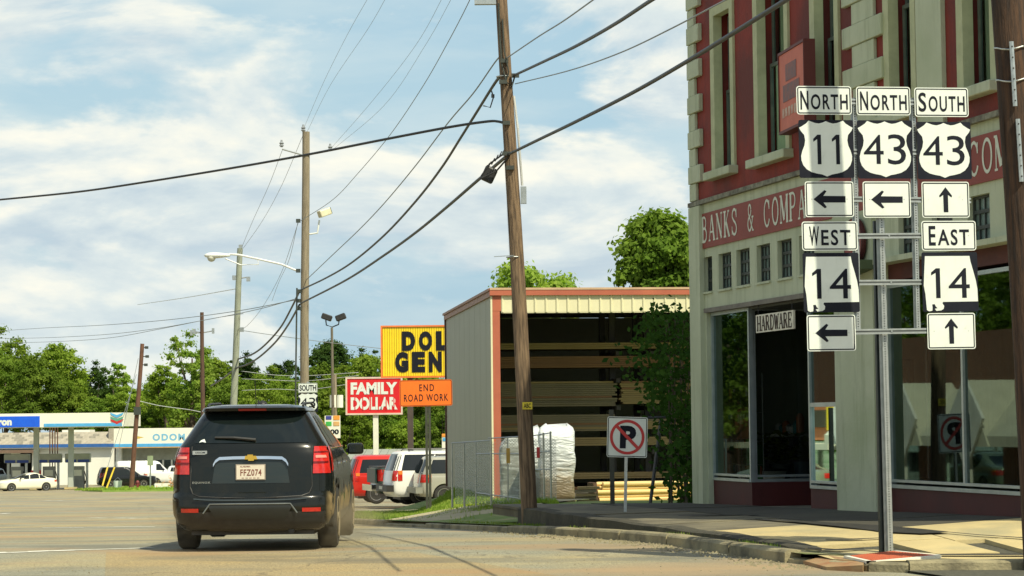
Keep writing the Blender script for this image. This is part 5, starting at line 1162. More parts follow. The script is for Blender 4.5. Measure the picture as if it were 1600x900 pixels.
# round landscape posts stacked in front
YL = 48.2; lb = P(934, 785, YL); le = P(1100, 783, YL + .6)
Ld = (le - lb).length; logs = thing('post_pile', 'pile of pale round wooden posts lying in the sun in front of the shed', 'timber', lb, math.atan2(le.y - lb.y, le.x - lb.x))
r = .046; LOG = mat('peeled_pine', (.82, .6, .26), (.68, .48, .2), 4, .75, stretch=(.4, 5, 5), c3=(.45, .3, .12), s3=3, lo3=.6, hi3=.7)
lm = MB().lathe([(r * .96, 0), (r, .01), (r, Ld - .01), (r * .96, Ld)], 10, axis='x').mesh('round_post', True, angle=50)
for row in range(5):
    for c in range(5):
        o = link('round_post', lm, LOG, logs); o.location = (rb.uniform(-.06, .06) + .02 * row - .0, c * r * 2.02 + (row % 2) * r - .05 * 0, r + row * r * 1.78); o.rotation_euler = (rb.random() * 6, 0, rb.uniform(-.003, .003))
MB().box(-.05, .02, -.02, .42, 0, r * 9).build('end_board', WOODB, logs, rot=(0, -.12, 0))
# flat planks left of it
pk = thing('plank_pile', 'short pile of weathered planks on the ground between the wrapped pallet and the round posts', 'timber', P(901, 786, 45), 0)
for k in range(5): link('plank', MB().box(0, .42, 0, .3, 0, .05).mesh('plank'), WOODS[k % 2], pk, loc=(rb.uniform(-.04, .04), rb.uniform(-.04, .04), .0 + k * .065), rot=(0, rb.uniform(-.03, .03), rb.uniform(-.1, .1)))
# plastic-wrapped pallets
WRAP = bpy.data.materials.new('white_stretch_wrap'); WRAP.use_nodes = True; b_ = WRAP.node_tree.nodes['Principled BSDF']; pass; b_.inputs['Roughness'].default_value = .35
nt = WRAP.node_tree; t_ = N(nt, 'ShaderNodeTexCoord'); mp = N(nt, 'ShaderNodeMapping'); mp.inputs['Scale'].default_value = (2, 2, 9); nt.links.new(t_.outputs['Object'], mp.inputs[0]); nz = N(nt, 'ShaderNodeTexNoise'); nz.inputs['Scale'].default_value = 1.6; nz.inputs['Detail'].default_value = 7; nz.inputs['Distortion'].default_value = 1.2; nt.links.new(mp.outputs[0], nz.inputs['Vector'])
bn = N(nt, 'ShaderNodeBump'); bn.inputs['Strength'].default_value = .9; bn.inputs['Distance'].default_value = .05; nt.links.new(nz.outputs['Fac'], bn.inputs['Height']); nt.links.new(bn.outputs[0], b_.inputs['Normal'])
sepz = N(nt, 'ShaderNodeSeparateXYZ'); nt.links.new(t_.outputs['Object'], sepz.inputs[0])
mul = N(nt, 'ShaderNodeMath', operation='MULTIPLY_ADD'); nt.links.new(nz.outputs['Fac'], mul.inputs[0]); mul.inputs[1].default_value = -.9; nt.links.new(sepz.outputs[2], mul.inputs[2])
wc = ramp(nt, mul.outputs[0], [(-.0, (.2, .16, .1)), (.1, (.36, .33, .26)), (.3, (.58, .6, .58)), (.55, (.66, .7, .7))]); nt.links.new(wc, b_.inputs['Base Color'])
def pallet(label, px0, px1, pt, pb, Y, seed):
    a, b = P(px0, pb, Y), P(px1, pb, Y); w = b.x - a.x; h = P(px0, pt, Y).z - a.z; t = thing('wrapped_pallet', label, 'pallet', (a.x + w / 2, Y, a.z), 0)
    rn = random.Random(seed); vs = []; n = 28; k = 18
    for i in range(k + 1):
        z = .12 + (h - .12) * i / k; f = 1 if i < k - 3 else (1, .97, .88, .6)[i - k + 3]
        for j in range(n):
            an = 2 * math.pi * j / n; c, s = math.cos(an), math.sin(an); e = 2 / 7
            x = math.copysign(abs(c) ** e, c) * w / 2; y = math.copysign(abs(s) ** e, s) * .5
            u = 1 + .03 * math.sin(z * 9 + an * 2 + seed) + .02 * math.sin(z * 23 + an * 3) + rn.uniform(-.012, .012) - (.05 if z < h * .45 else 0)
            vs.append((x * u * f, y * u * f, z + (.05 * math.sin(an * 2 + seed) + .02 * rn.random() if i >= k - 3 else 0)))
    fs = [(i * n + j, i * n + (j + 1) % n, (i + 1) * n + (j + 1) % n, (i + 1) * n + j) for i in range(k) for j in range(n)] + [tuple(range(k * n, k * n + n)), tuple(range(n))[::-1]]
    MB().add(vs, fs).build('plastic_wrap', WRAP if seed != 4 else mat('dull_grey_wrap', (.34, .36, .32), (.16, .16, .12), 3, .5, bump=.8, bscale=6, stretch=(1, 1, 4), c3=(.5, .53, .5), s3=5), t, smooth=True)
    m = MB()
    for y in (-.45, 0, .45): m.box(-w / 2, w / 2, y - .04, y + .04, .02, .1)
    for x in (-.42, -.2, 0, .2, .42): m.box(x * w - .04, x * w + .04, -.5, .5, .1, .12)
    m.build('pallet_base', WOODS[1], t)
    return t
pallet('tall white plastic-wrapped pallet of sacks right of the leaning pole', 842, 899, 666, 789, 46.2, 1)
pallet('grey-wrapped pallet behind the chain-link fence left of the leaning pole', 781, 822, 688, 790, 47.5, 4)
pallet('white plastic-wrapped pallet partly hidden behind the leaning pole', 820, 846, 668, 789, 47.6, 7)
# chain-link fence with gate
FY = 43.2; f0 = P(703, 790, FY); GS = FPX / FY
fen = thing('chain_link_fence', 'galvanised chain-link fence and gate in front of the lumber shed', 'fence', (f0.x, FY, f0.z - .02))
def fl_(px, py, dy=0): return P(px, py, FY + dy) - fen.location
tops = {706: 692, 725: 692, 743: 690, 767: 684, 793: 684, 812: 685, 849: 676, 860: 674}
for px, pt in tops.items():
    MB().tube([fl_(px + (1.2 if px > 800 else .8), 793), fl_(px, pt)], .019 if px not in (743, 793) else .014, 8).build('fence_post', STEEL, fen)
mb = MB()
for a, b in (((704, 692.5), (768, 688)), ((762, 685), (816, 682)), ((812, 684), (862, 676)), ((743, 709), (812, 709)), ((743, 770), (812, 779)), ((812, 709), (860, 705)), ((812, 735), (860, 733))): mb.tube([fl_(*a), fl_(*b)], .013, 6)
mb.build('rail', STEEL, fen)
mb = MB(); wire = .0055
def mesh_area(x0, x1, z0, z1):
    s = .055; H = z1 - z0; k = int((x1 - x0 + H) / s)
    for i in range(k):
        for sg in (1, -1):
            # diagonal x = x0 + i*s - H + h  (sg=1) or x = x0 + i*s - h
            xa = x0 + i * s - (H if sg > 0 else 0); za = z0; xb = xa + sg * H; zb = z1
            h0, h1 = 0, H
            if sg > 0:
                if xa < x0: h0 = x0 - xa
                if xb > x1: h1 = H - (xb - x1)
            else:
                if xa > x1: h0 = xa - x1
                if xb < x0: h1 = H - (x0 - xb)
            if h1 - h0 < .02: continue
            A = Vector((xa + sg * h0, 0, z0 + h0)); B = Vector((xa + sg * h1, 0, z0 + h1)); mb.quad(A + Vector((-wire, 0, 0)), A + Vector((wire, 0, 0)), B + Vector((wire, 0, 0)), B + Vector((-wire, 0, 0)))
ax_, bx_ = fl_(704, 0).x, fl_(861, 0).x
mesh_area(ax_, fl_(767, 0).x, .05, fl_(704, 691).z); mesh_area(fl_(767, 0).x + .01, bx_, .05, fl_(767, 686).z)
mb.build('chain_link', STEEL, fen, kind='stuff', fix=False)
MB().box(-.035, .035, -.03, -.01, -.14, .14).build('gate_tag', mat('amber_plate', (.55, .33, .06), None, 4, .5), fen, loc=fl_(794, 712))
MB().box(-.03, .03, -.03, -.01, -.1, .1).build('gate_tag', SRED, fen, loc=fl_(841, 707))
# bent old fence posts by the pavement
o = thing('leaning_post', 'bent dark steel clothes-line post leaning in front of the vine', 'post', P(1016, 782, 39)); MB().tube([(0, 0, -.05), P(1033, 655, 39) - o.location], .03, 8).tube([P(1008, 653, 39) - o.location, P(1048, 652, 39) - o.location], .022, 8).build('post_shaft', mat('dark_bent_post', (.07, .07, .08), None, 4, .5), o)
o = thing('fence_stub', 'dark grey steel post standing just behind the no-parking sign', 'post', P(957, 783, 36)); MB().box(-.035, .035, -.02, .02, -.05, P(957, 640, 36).z - o.location.z).build('post_shaft', DKP, o)
# ================================================================== shop pylon signs
def pylon(name, label, px0, px1, py0, py1, Y, posts, face, m_post, skew=0.0, depth=.35, cat='sign', rot=0.0):
    c = P((px0 + px1) / 2, (py0 + py1) / 2, Y); w, h = (px1 - px0) * Y / FPX, (py1 - py0) * Y / FPX; t = thing(name, label, cat, (c.x, Y, rz(Y) + .1), rot)
    z = c.z - t.location.z
    MB().box(-w / 2 + .04, w / 2 - .04, 0, depth, z - h / 2 + .04, z + h / 2 - .04).build('sign_face', face, t)
    for px, hw in posts:
        x = P(px, (py0 + py1) / 2, Y).x - c.x; MB().box(x - hw, x + hw, depth * .2, depth * .8, -.1, z - h / 2 + .03).build('post', m_post, t)
    return t, w, h, z
t, w, h, z = pylon('variety_store_sign', 'red FAMILY DOLLAR sign with white stencil letters on a white post', 540, 629, 589, 648, 108, [(586.5, .12)], mat('pylon_red', (.68, .018, .022), (.62, .015, .02), 3, .35), OFFW)
MB().box(-w / 2, w / 2, -.03, -.001, z + h / 2 - .08, z + h / 2).box(-w / 2, w / 2, -.03, -.001, z - h / 2, z - h / 2 + .08).box(-w / 2, -w / 2 + .08, -.03, -.001, z - h / 2 + .08, z + h / 2 - .08).box(w / 2 - .08, w / 2, -.03, -.001, z - h / 2 + .08, z + h / 2 - .08).build('sign_frame', mat('pink_white_frame', (.75, .6, .5), None, 3, .4), t)
lettering('FAMILY', w * .82, h * .32, WHITE, t, (.0, -.012, z + h * .2), bold=.05); lettering('DOLLAR', w * .82, h * .34, WHITE, t, (0, -.012, z - h * .2), bold=.05)
mb = MB()
for k in range(6): x = -w * .34 + k * w * .137 - w * .005; mb.box(x, x + .045, -.02, -.014, z - h * .38, z - h * .02)
mb.build('stencil_gaps', mat('pylon_red', (.68, .018, .022)), t)
t, w, h, z = pylon('discount_store_sign', 'big ribbed yellow DOLLAR GENERAL sign partly hidden behind the lumber shed', 595, 762, 508, 590, 100, [(640, .12), (720, .12)], mat('pylon_yellow', (.82, .6, .015), None, 3, .4), mat('post_brown', (.08, .06, .05), None, 3, .6), depth=.5)
YEL = mat('pylon_yellow_panel', (.9, .68, .02), (.84, .62, .015), 3, .35)
n = 44; pw = (w - .16) / n; pm = MB().box(-pw * .5 + .012, pw * .5 - .012, -.035, -.001, -h / 2 + .08, h / 2 - .08).mesh('ribbed_panel')
for i in range(n): link('ribbed_panel', pm, YEL, t, loc=(-w / 2 + .08 + pw * (i + .5), 0, z))
ORF = mat('pylon_orange_frame', (.85, .22, .05), None, 3, .4)
MB().box(-w / 2, w / 2, -.08, -.001, z + h / 2 - .07, z + h / 2).box(-w / 2, w / 2, -.08, -.001, z - h / 2, z - h / 2 + .07).box(-w / 2, -w / 2 + .07, -.08, -.001, z - h / 2 + .07, z + h / 2 - .07).box(w / 2 - .07, w / 2, -.08, -.001, z - h / 2 + .07, z + h / 2 - .07).build('sign_frame', ORF, t)
x0 = P(627, 530, 100).x - t.location.x; x1 = P(692, 530, 100).x - t.location.x; cw = (x1 - x0) / 2.45
for i, ch in enumerate('DOLLAR'):
    lettering(ch, cw * .78, h * .37, BLACK, t, (x0 + cw * (i + .43), -.06, z + h * .2), bold=.07)
x0 = P(617, 570, 100).x - t.location.x; cw = (P(691, 570, 100).x - t.location.x - x0) / 2.82
for i, ch in enumerate('GENERAL'):
    lettering(ch, cw * .78, h * .39, BLACK, t, (x0 + cw * (i + .41), -.06, z - h * .2), bold=.07)
# small price/service boards
def board_sign(label, px0, px1, py0, py1, Y, rows, txt=None, post=True):
    t, w, h, z = pylon('service_board', label, px0, px1, py0, py1, Y, [((px0 + px1) / 2, .05)], OFFW, STEEL, depth=.12)
    for (u0, u1, v0, v1, c) in rows: bevel(MB().box(-w / 2 + u0 * w, -w / 2 + u1 * w, -.02, -.001, z + h / 2 - v1 * h, z + h / 2 - v0 * h).build('printed_patch', c, t), .01, 1)
    if txt: lettering(txt[0], w * txt[3], h * txt[4], BLACK, t, (w * txt[1], -.012, z + h * txt[2]), bold=.04)
NAV = mat('print_navy', (.05, .06, .3), None, 3, .5); GRN = mat('print_green', (.05, .45, .08), None, 3, .5); ORP = mat('print_orange', (.85, .35, .05), None, 3, .5); BRP = mat('print_buff', (.7, .42, .16), None, 3, .5)
board_sign('white service board with small colour logos and the figure 00 beside the dark car', 506, 533, 648, 686, 100, [(.12, .45, .05, .2, NAV), (.55, .92, .04, .22, ORP), (.12, .45, .28, .46, GRN), (.55, .9, .28, .46, BRP)], ('00', .12, -.2, .5, .2))
board_sign('white banner board with orange and blue print at the rear of the shed', 689, 716, 677, 713, 92, [(.05, .95, .02, .16, ORP), (.1, .6, .2, .34, LBLUE)])
# ================================================================== filling station, dealership, far roof
YC = 186.0
def at(px, py, Y=YC): return P(px, py, Y)
g0 = rz(YC)
can = thing('station_canopy', 'white and blue filling station canopy on grey columns', 'canopy', (at(193, 700).x, YC, g0))
x1 = 0; x0 = at(-140, 650).x - can.location.x; zt_, zb_ = at(100, 645.5).z - g0, at(100, 667).z - g0
MB().box(x0, x1, 0, 8, zb_ + .02, zt_ - .02).build('canopy_roof', OFFW, can)
CWHITE = mat('canopy_white', (.86, .84, .7), (.8, .78, .66), 1, .4)
MB().box(x0, x1 + .03, -.08, -.001, zb_, zt_).build('fascia', CWHITE, can); MB().box(x1 - .001, x1 + .08, -.078, 8, zb_, zt_).build('fascia', CWHITE, can)
bx = at(62.5, 650).x - can.location.x; hh = zt_ - zb_
MB().box(x0, bx, -.13, -.081, zb_ + .02, zt_ - hh * .2).build('blue_panel', BLUEP, can)
MB().box(at(69, 660).x - can.location.x, at(191, 660).x - can.location.x, -.12, -.081, zb_ + .02, zb_ + hh * .25).build('blue_stripe', LBLUE, can)
MB().box(x0, x1 + .05, -.1, .0, zb_ - .04, zb_ - .001).build('under_trim', mat('canopy_edge', (.5, .5, .3), None, 3, .5), can)
tw = (at(19, 655).x - at(-26, 655).x); lettering('Chevron', tw * 1.2, hh * .56, WHITE, can, (at(-8, 655).x - can.location.x, -.135, zb_ + hh * .42), bold=.06)
cx = at(183, 653).x - can.location.x; cz = zb_ + hh * .66
for dz, m in ((.2, LBLUE), (-.1, mat('emblem_green', (.1, .35, .25), None, 3, .5)), (-.32, SRED)):
    MB().add([(cx - .55, -.13, cz + dz + .18), (cx, -.13, cz + dz - .02), (cx + .55, -.13, cz + dz + .18), (cx + .45, -.13, cz + dz - .02), (cx, -.13, cz + dz - .24), (cx - .45, -.13, cz + dz - .02)], [(0, 1, 4, 5), (1, 2, 3, 4)]).build('emblem_chevron', m, can, fix=False)
for px in (46, 101, -30):
    x = at(px, 700).x - can.location.x; MB().box(x - .2, x + .2, 2.5, 2.9, 0, zb_).build('column', mat('column_grey', (.42, .46, .42), (.36, .4, .36), 1, .5), can)
    MB().box(x - .45, x + .45, 2.2, 3.2, 0, .16).build('column_base', CONC, can)
# fuel pumps
def pump(px, label, k):
    p = at(px, 700, 191.5); t = thing('fuel_pump', label, 'fuel pump', (p.x, p.y, rz(191.5)), group=None)
    MB().box(-.5, .5, -.25, .25, .0, 1.9).build('pump_cabinet', mat('pump_grey', (.2, .21, .2), (.28, .29, .27), 2, .5), t)
    bevel(MB().box(-1.05, 1.05, -.3, .3, 2.2, 2.95).build('pump_valance', mat('valance_grey', (.3, .32, .28), (.38, .4, .34), 2, .5), t), .08, 2)
    MB().box(-.95, -.1, -.33, -.301, 2.22, 2.45).box(.05, 1.0, -.33, -.301, 2.22, 2.45).build('valance_stripe', mat('stripe_navy', (.03, .07, .35), None, 3, .5), t)
    for x in (-.75, .75): MB().box(x - .09, x + .09, -.09, .09, 0, 2.2).build('post', STEEL, t)
    MB().box(-.35, .35, -.27, -.251, 1.1, 1.6).build('screen', OFFW, t); MB().tube([(.52, 0, 1.5), (.7, -.1, .9), (.6, -.1, .4), (.5, 0, 1.2)], .04, 6).build('hose', RUBBER, t)
pump(27, 'fuel pump under the canopy above the cream sedan roof', 0); pump(77, 'fuel pump between the two grey canopy columns', 1); pump(122, 'rightmost fuel pump beside the grey canopy column', 2)
o = thing('red_display_sign', 'small red and white display sign beside the fuel pump and canopy column', 'sign', (at(56, 740, 190).x, 190, rz(190))); MB().box(-.4, .4, 0, .1, 1.1, 1.6).build('sign_face', SRED, o); MB().box(-.4, .4, -.01, .1, .9, 1.09).build('sign_lower', OFFW, o); MB().box(-.05, .05, .02, .08, 0, .9).build('post', STEEL, o)
for k, px in enumerate((78, 82, 86, 90)):
    o = MB().tube([at(px, 668, 196), at(px, 745, 196)], .05, 5).build('vent_pipe', mat('red_brown_pole'), None); tag(o, 'thin red-brown vent pipe behind the canopy between its columns', 'vent pipe', 'vent pipes behind the canopy')
for k, px in enumerate((-8, 120)): 
    pass
# service bay building
YB = 214.0; gb = rz(YB); sb = thing('service_building', 'long white service building with grey shingled mansard behind the canopy', 'building', (at(178, 700, YB).x, YB, gb))
def bxx(px): return at(px, 700, YB).x - sb.location.x
def bz(py): return P(90, py, YB).z - gb
BW = mat('bright_white_wall', (.82, .82, .74), (.76, .76, .68), .8, .6)
bays = [(-60, -32), (-24, 17.5), (31, 48)]
mb = wall_panel(bxx(-160), 0, 0, bz(697), .3, [(bxx(-60), bxx(-32), 0, bz(708)), (bxx(-12), bxx(17.5), 0, bz(708)), (bxx(31), bxx(50), 0, bz(703))]); mb.build('wall', BW, sb)
SHN = [mat('shingle_a', (.34, .31, .24), (.4, .36, .29), 4, .9), mat('shingle_b', (.27, .25, .2), None, 4, .9), mat('shingle_c', (.42, .38, .3), None, 4, .9)]
MB().add([(bxx(-160), -.5, bz(694)), (.1, -.5, bz(694)), (.1, .9, bz(677.5)), (bxx(-160), .9, bz(677.5)), (bxx(-160), 6, bz(677.5)), (.1, 6, bz(677.5))], [(0, 1, 2, 3), (3, 2, 5, 4), (1, 5, 2)]).build('mansard_roof', SHN[0], sb, fix=False)
rn = random.Random(3); meshes = [MB().quad((0, 0, 0), (.6, 0, 0), (.6, .24, .3), (0, .24, .3)).add([(0, 0, 0), (.6, 0, 0), (.6, .0, -.03), (0, .0, -.03)], [(0, 1, 2, 3)]).mesh('shingle') for _ in range(3)]
for i, me in enumerate(meshes): me.materials.append(SHN[i])
nxs = int((.1 - bxx(-8)) / .6); nr = 5; k = 0
for r_ in range(nr):
    for i in range(nxs):
        if k >= 296: break
        u = r_ / nr; o = link('shingle', meshes[rn.randrange(3)], None, sb); o.location = (bxx(-8) + i * .6 + (r_ % 2) * .3 - .3, -.53 + 1.4 * u, bz(694) + (bz(677.5) - bz(694)) * u + .02); k += 1
MB().box(bxx(-160), .15, -.62, -.5, bz(699), bz(694)).build('blue_gutter', mat('navy_blue_trim', (.03, .13, .4), None, 3, .5), sb)
MB().box(bxx(-160), .1, -.55, -.45, bz(700.5), bz(699)).build('gutter_trim', BW, sb)
MB().box(bxx(-30), bxx(62), -.9, -.1, bz(707), bz(702.5)).build('bay_canopy', mat('bay_brown', (.2, .13, .09), None, 3, .6), sb)
MB().box(bxx(-160), -.2, 5, 5.2, 0, bz(696)).box(bxx(-160), -.2, .4, 5, 0, .05).build('interior', mat('dark_bay', (.03, .03, .03), None, 3, .9), sb)
MB().box(bxx(92), bxx(136), 1.5, 4, bz(677.4), bz(672)).build('roof_unit', BW, sb)
MB().box(bxx(170), bxx(178), -.1, 4, bz(698), bz(670)).build('parapet_end', SHN[2], sb)
# dealership
YD = 205.0; gd = rz(YD); de = thing('dealership_building', 'white ODOM dealership with blue stripe and glass showroom, left of the dark car', 'building', (at(179, 700, YD).x, YD, gd))
def dx(px): return at(px, 700, YD).x - de.location.x
def dz(py): return P(240, py, YD).z - gd
MB().box(0, dx(335), -.4, 0, dz(693), dz(669)).build('fascia', CWHITE, de)
MB().box(0, dx(335), -.45, -.401, dz(698), dz(693) - .001).build('blue_stripe', LBLUE, de)
MB().box(-.05, dx(335), -.44, -.401, dz(699.5), dz(698) - .001).build('tan_trim', BRP, de)
MB().box(.1, dx(335), 1.2, 1.4, dz(719), dz(699)).build('grey_bulkhead', mat('grey_soffit', (.36, .37, .31), None, 2, .7), de)
MB().box(.1, dx(335), -.3, 12, dz(670) - .05, dz(669) - .03).build('roof', OFFW, de)
MB().box(0, .5, .6, 12, 0, dz(699)).build('side_wall', BW, de)
MB().box(.5, dx(335), 9, 9.2, 0, dz(699)).box(.5, dx(335), 2, 9, 0, .05).build('showroom_interior', mat('dim_showroom', (.1, .1, .08), None, 1, .9), de)
for i in range(11):
    a = dx(183 + i * 13.5); b = dx(183 + (i + 1) * 13.5)
    w = MB().box(a, a + .14, 1.15, 1.3, 0, dz(719)).build('window_frame', BW, de); MB().quad((a + .13, 1.22, .1), (b, 1.22, .1), (b, 1.22, dz(719)), (a + .13, 1.22, dz(719))).build('pane', STORE, w)
lettering('ODOM', dx(290) - dx(239.5), dz(678) - dz(689), mat('letter_blue', (.2, .5, .72), None, 3, .5), de, ((dx(290) + dx(239.5)) / 2, -.41, dz(683.3)), bold=.04, spacing=1.25)
MB().add([(dx(213), -.41, dz(685)), (dx(215), -.41, dz(681)), (dx(226), -.41, dz(683)), (dx(214), -.41, dz(686))], [(0, 3, 2, 1)]).build('gold_emblem', mat('gold_print', (.75, .55, .12), None, 3, .5), de, fix=False)
# small things on the dealership lot
o = thing('street_name_post', 'thin post with a narrow green-grey sign in front of the dealership', 'road sign', P(235, 763, 180)); o.location.z = rz(180); hgt = P(235, 712, 180).z - rz(180)
MB().tube([(0, 0, 0), (0, 0, hgt)], .06, 6).build('post', STEEL, o); MB().box(-.22, .22, -.08, -.02, hgt - .75, hgt).build('sign_plate', mat('olive_sign', (.3, .36, .22), None, 3, .6), o)
o = thing('fire_hydrant', 'dark red fire hydrant on the grass island right of the brown pole', 'fire hydrant', P(215, 768, 174)); o.location.z = rz(174) + .1
MB().lathe([(.14, 0), (.14, .08), (.1, .1), (.1, .5), (.15, .52), (.13, .6), (.05, .68), (.0, .7)], 12).build('hydrant_body', mat('hydrant_red', (.2, .03, .03), None, 3, .5), o, smooth=True, angle=40); MB().tube([(-.2, 0, .38), (.2, 0, .38)], .06, 8).build('nozzle', mat('hydrant_red'), o)
o = thing('white_bucket', 'white bucket in front of the black parked vehicle', 'bucket', P(184, 765, 178)); o.location.z = rz(178)
MB().lathe([(.26, 0), (.33, .75), (.31, .75), (.25, .02)], 14).build('bucket_body', WHITE, o, smooth=True, angle=40); MB().tube([(-.32, 0, .7), (0, 0, 1.0), (.32, 0, .7)], .02, 5).build('handle', STEEL, o)
o = thing('flower_planter', 'low white planter on the dealership lot with a pink shrub beside it', 'planter', P(254, 764, 178)); o.location.z = rz(178)
bevel(MB().box(-.6, .6, -.3, .3, 0, .5).build('planter_box', BW, o), .04, 1); MB().box(-.55, .55, -.25, .25, .5, .56).build('soil', EARTH, o)
mb = MB(); rn = random.Random(8)
for _ in range(150):
    c = Vector((rn.gauss(0, .35), rn.gauss(0, .2), .15 + abs(rn.gauss(0, .35)))); u = Vector((rn.uniform(-1, 1), rn.uniform(-1, 1), rn.uniform(-1, 1))).normalized() * .1; v = Vector((rn.uniform(-1, 1), rn.uniform(-1, 1), rn.uniform(-1, 1))).normalized() * .07; mb.quad(c - u, c - v, c + u, c + v)
o = mb.build('flowering_shrub', leafmat('pink_flowers', (.7, .35, .3), (.6, .5, .35))); pp = P(268, 765, 178); o.location = (pp.x, pp.y, rz(178)); tag(o, 'small pink flowering shrub right of the low white planter', 'shrub')
# low grey roof behind the parked vehicles
YF = 150.0; gf = rz(YF); fb = thing('far_store_building', 'low store with pale grey metal roof behind the parked vehicles', 'building', (P(540, 700, YF).x, YF, gf))
w = P(760, 700, YF).x - fb.location.x; zr = P(620, 709, YF).z - gf; ze = P(620, 716, YF).z - gf
mb = MB(); n = 18
for i in range(n): mb = MB().add([(w * i / n + .01, -.6, ze), (w * (i + 1) / n - .01, -.6, ze), (w * (i + 1) / n - .01, 6, zr + .25), (w * i / n + .01, 6, zr + .25), (w * i / n + .01, -.6, ze - .06), (w * (i + 1) / n - .01, -.6, ze - .06)], [(0, 1, 2, 3), (0, 4, 5, 1)]); mb.build('roof_sheet', mat('grey_sheet_roof', (.34, .36, .3), (.3, .32, .27), 1, .6), fb, fix=False)
MB().box(0, w, 0, .2, 0, ze - .05).build('wall', mat('far_wall', (.3, .3, .26), None, 1, .8), fb)
MB().box(0, w, 5.9, 6.1, 0, zr + .2).build('rear_wall', mat('far_wall'), fb)
for i in range(5): MB().box(w * (.1 + i * .18), w * (.2 + i * .18), -.05, -.001, .8, 2.2).build('window', CARG, fb)
# ================================================================== vehicles
class Shell:
    """body of horizontal slices: z, half width, rear y, front y, corner depth"""
    def __init__(s, lv, kr=3.2, kf=2.6, Rr=.45, Rf=.9):
        s.lv = np.array(lv, float); s.kr, s.kf, s.Rr, s.Rf = kr, kf, Rr, Rf
    def L(s, z): return [float(np.interp(z, s.lv[:, 0], s.lv[:, i])) for i in (1, 2, 3)]
    def x(s, y, z):
        w, yr, yf = s.L(z); R = min(s.Rr, (yf - yr) * .4); F = min(s.Rf, (yf - yr) * .45)
        if y < yr + R: u = min(max(1 - (y - yr) / R, 0), 1); return w * (1 - u ** s.kr) ** (1 / s.kr)
        if y > yf - F: u = min(max(1 - (yf - y) / F, 0), 1); return w * (1 - u ** s.kf) ** (1 / s.kf)
        return w
    def yr(s, x, z):
        w, yr, yf = s.L(z); R = min(s.Rr, (yf - yr) * .4); return yr + R * (1 - (1 - min(abs(x) / w, 1) ** s.kr) ** (1 / s.kr))
    def yf(s, x, z):
        w, yr, yf = s.L(z); F = min(s.Rf, (yf - yr) * .45); return yf - F * (1 - (1 - min(abs(x) / w, 1) ** s.kf) ** (1 / s.kf))
    def mesh(s, nz=3, arches=(), ar=.38, name='body'):
        zs = []
        for a, b in zip(s.lv[:-1, 0], s.lv[1:, 0]): zs += list(np.linspace(a, b, nz, endpoint=False))
        zs.append(s.lv[-1, 0]); mb = MB(); th = np.linspace(0, math.pi / 2, 9); ring = 0; vs = []
        for z in zs:
            w, yr, yf = s.L(z); R = min(s.Rr, (yf - yr) * .4); F = min(s.Rf, (yf - yr) * .45); row = []
            for t in th: row.append((w * math.sin(t) ** (2 / s.kr), yr + R * (1 - max(math.cos(t), 0) ** (2 / s.kr))))
            for u in np.linspace(0, 1, 12)[1:-1]: row.append((w, yr + R + (yf - F - yr - R) * u))
            for t in th[::-1]: row.append((w * math.sin(t) ** (2 / s.kf), yf - F * (1 - max(math.cos(t), 0) ** (2 / s.kf))))
            full = row + [(-x, y) for x, y in row[-2:0:-1]]; ring = len(full); vs += [(x, y, z) for x, y in full]
        k = len(zs); fs = [(i * ring + j, i * ring + (j + 1) % ring, (i + 1) * ring + (j + 1) % ring, (i + 1) * ring + j) for i in range(k - 1) for j in range(ring)]
        h = (ring - 2) // 2
        for base, rev in ((0, 0), ((k - 1) * ring, 1)):     # caps as strips across
            idx = list(range(ring)); l = idx[1:h + 1]; r = idx[-1:h + 1:-1]
            fs.append((base + 0, base + l[0], base + r[0])); fs += [(base + l[i], base + l[i + 1], base + r[i + 1], base + r[i]) for i in range(min(len(l), len(r)) - 1)]
            fs.append((base + l[-1], base + h + 1, base + r[-1])) if l[-1] != h + 1 else None
        mb.add(vs, fs); me = mb.mesh(name)
        if arches:
            bm = bmesh.new(); bm.from_mesh(me); bmesh.ops.remove_doubles(bm, verts=bm.verts, dist=.0005); bm.to_mesh(me); bm.free()
            o = bpy.data.objects.new('tmp', me); COL.objects.link(o); cm = MB()
            for (cy, cz) in arches:
                for sx in (-1, 1):
                    M = Matrix.Translation((sx * .86, cy, cz)); cm.lathe([(ar, -.26), (ar, .3)], 28, axis='x', M=M)
            co = bpy.data.objects.new('cut', cm.mesh('cut')); COL.objects.link(co); md = o.modifiers.new('b', 'BOOLEAN'); md.object = co; md.operation = 'DIFFERENCE'; md.solver = 'EXACT'
            dg = bpy.context.evaluated_depsgraph_get(); dg.update(); me2 = bpy.data.meshes.new_from_object(o.evaluated_get(dg)); bpy.data.objects.remove(o); bpy.data.objects.remove(co); me = me2; me.name = name
        me.polygons.foreach_set('use_smooth', [True] * len(me.polygons)); me.set_sharp_from_angle(angle=math.radians(38)); return me
    def side(s, quad, sx=1, off=.006, n=8, m=6, mb=None):
        """patch on the side; quad corners (y,z): bottom-rear, bottom-front, top-front, top-rear"""
        mb = mb or MB(); vs = []
        for j in range(m + 1):
            for i in range(n + 1):
                u, v = i / n, j / m; y = (quad[0][0] * (1 - u) + quad[1][0] * u) * (1 - v) + (quad[3][0] * (1 - u) + quad[2][0] * u) * v; z = (quad[0][1] * (1 - u) + quad[1][1] * u) * (1 - v) + (quad[3][1] * (1 - u) + quad[2][1] * u) * v
                vs.append((sx * (s.x(y, z) + off), y, z))
        return mb.add(vs, [(j * (n + 1) + i, j * (n + 1) + i + 1, (j + 1) * (n + 1) + i + 1, (j + 1) * (n + 1) + i) for j in range(m) for i in range(n)])
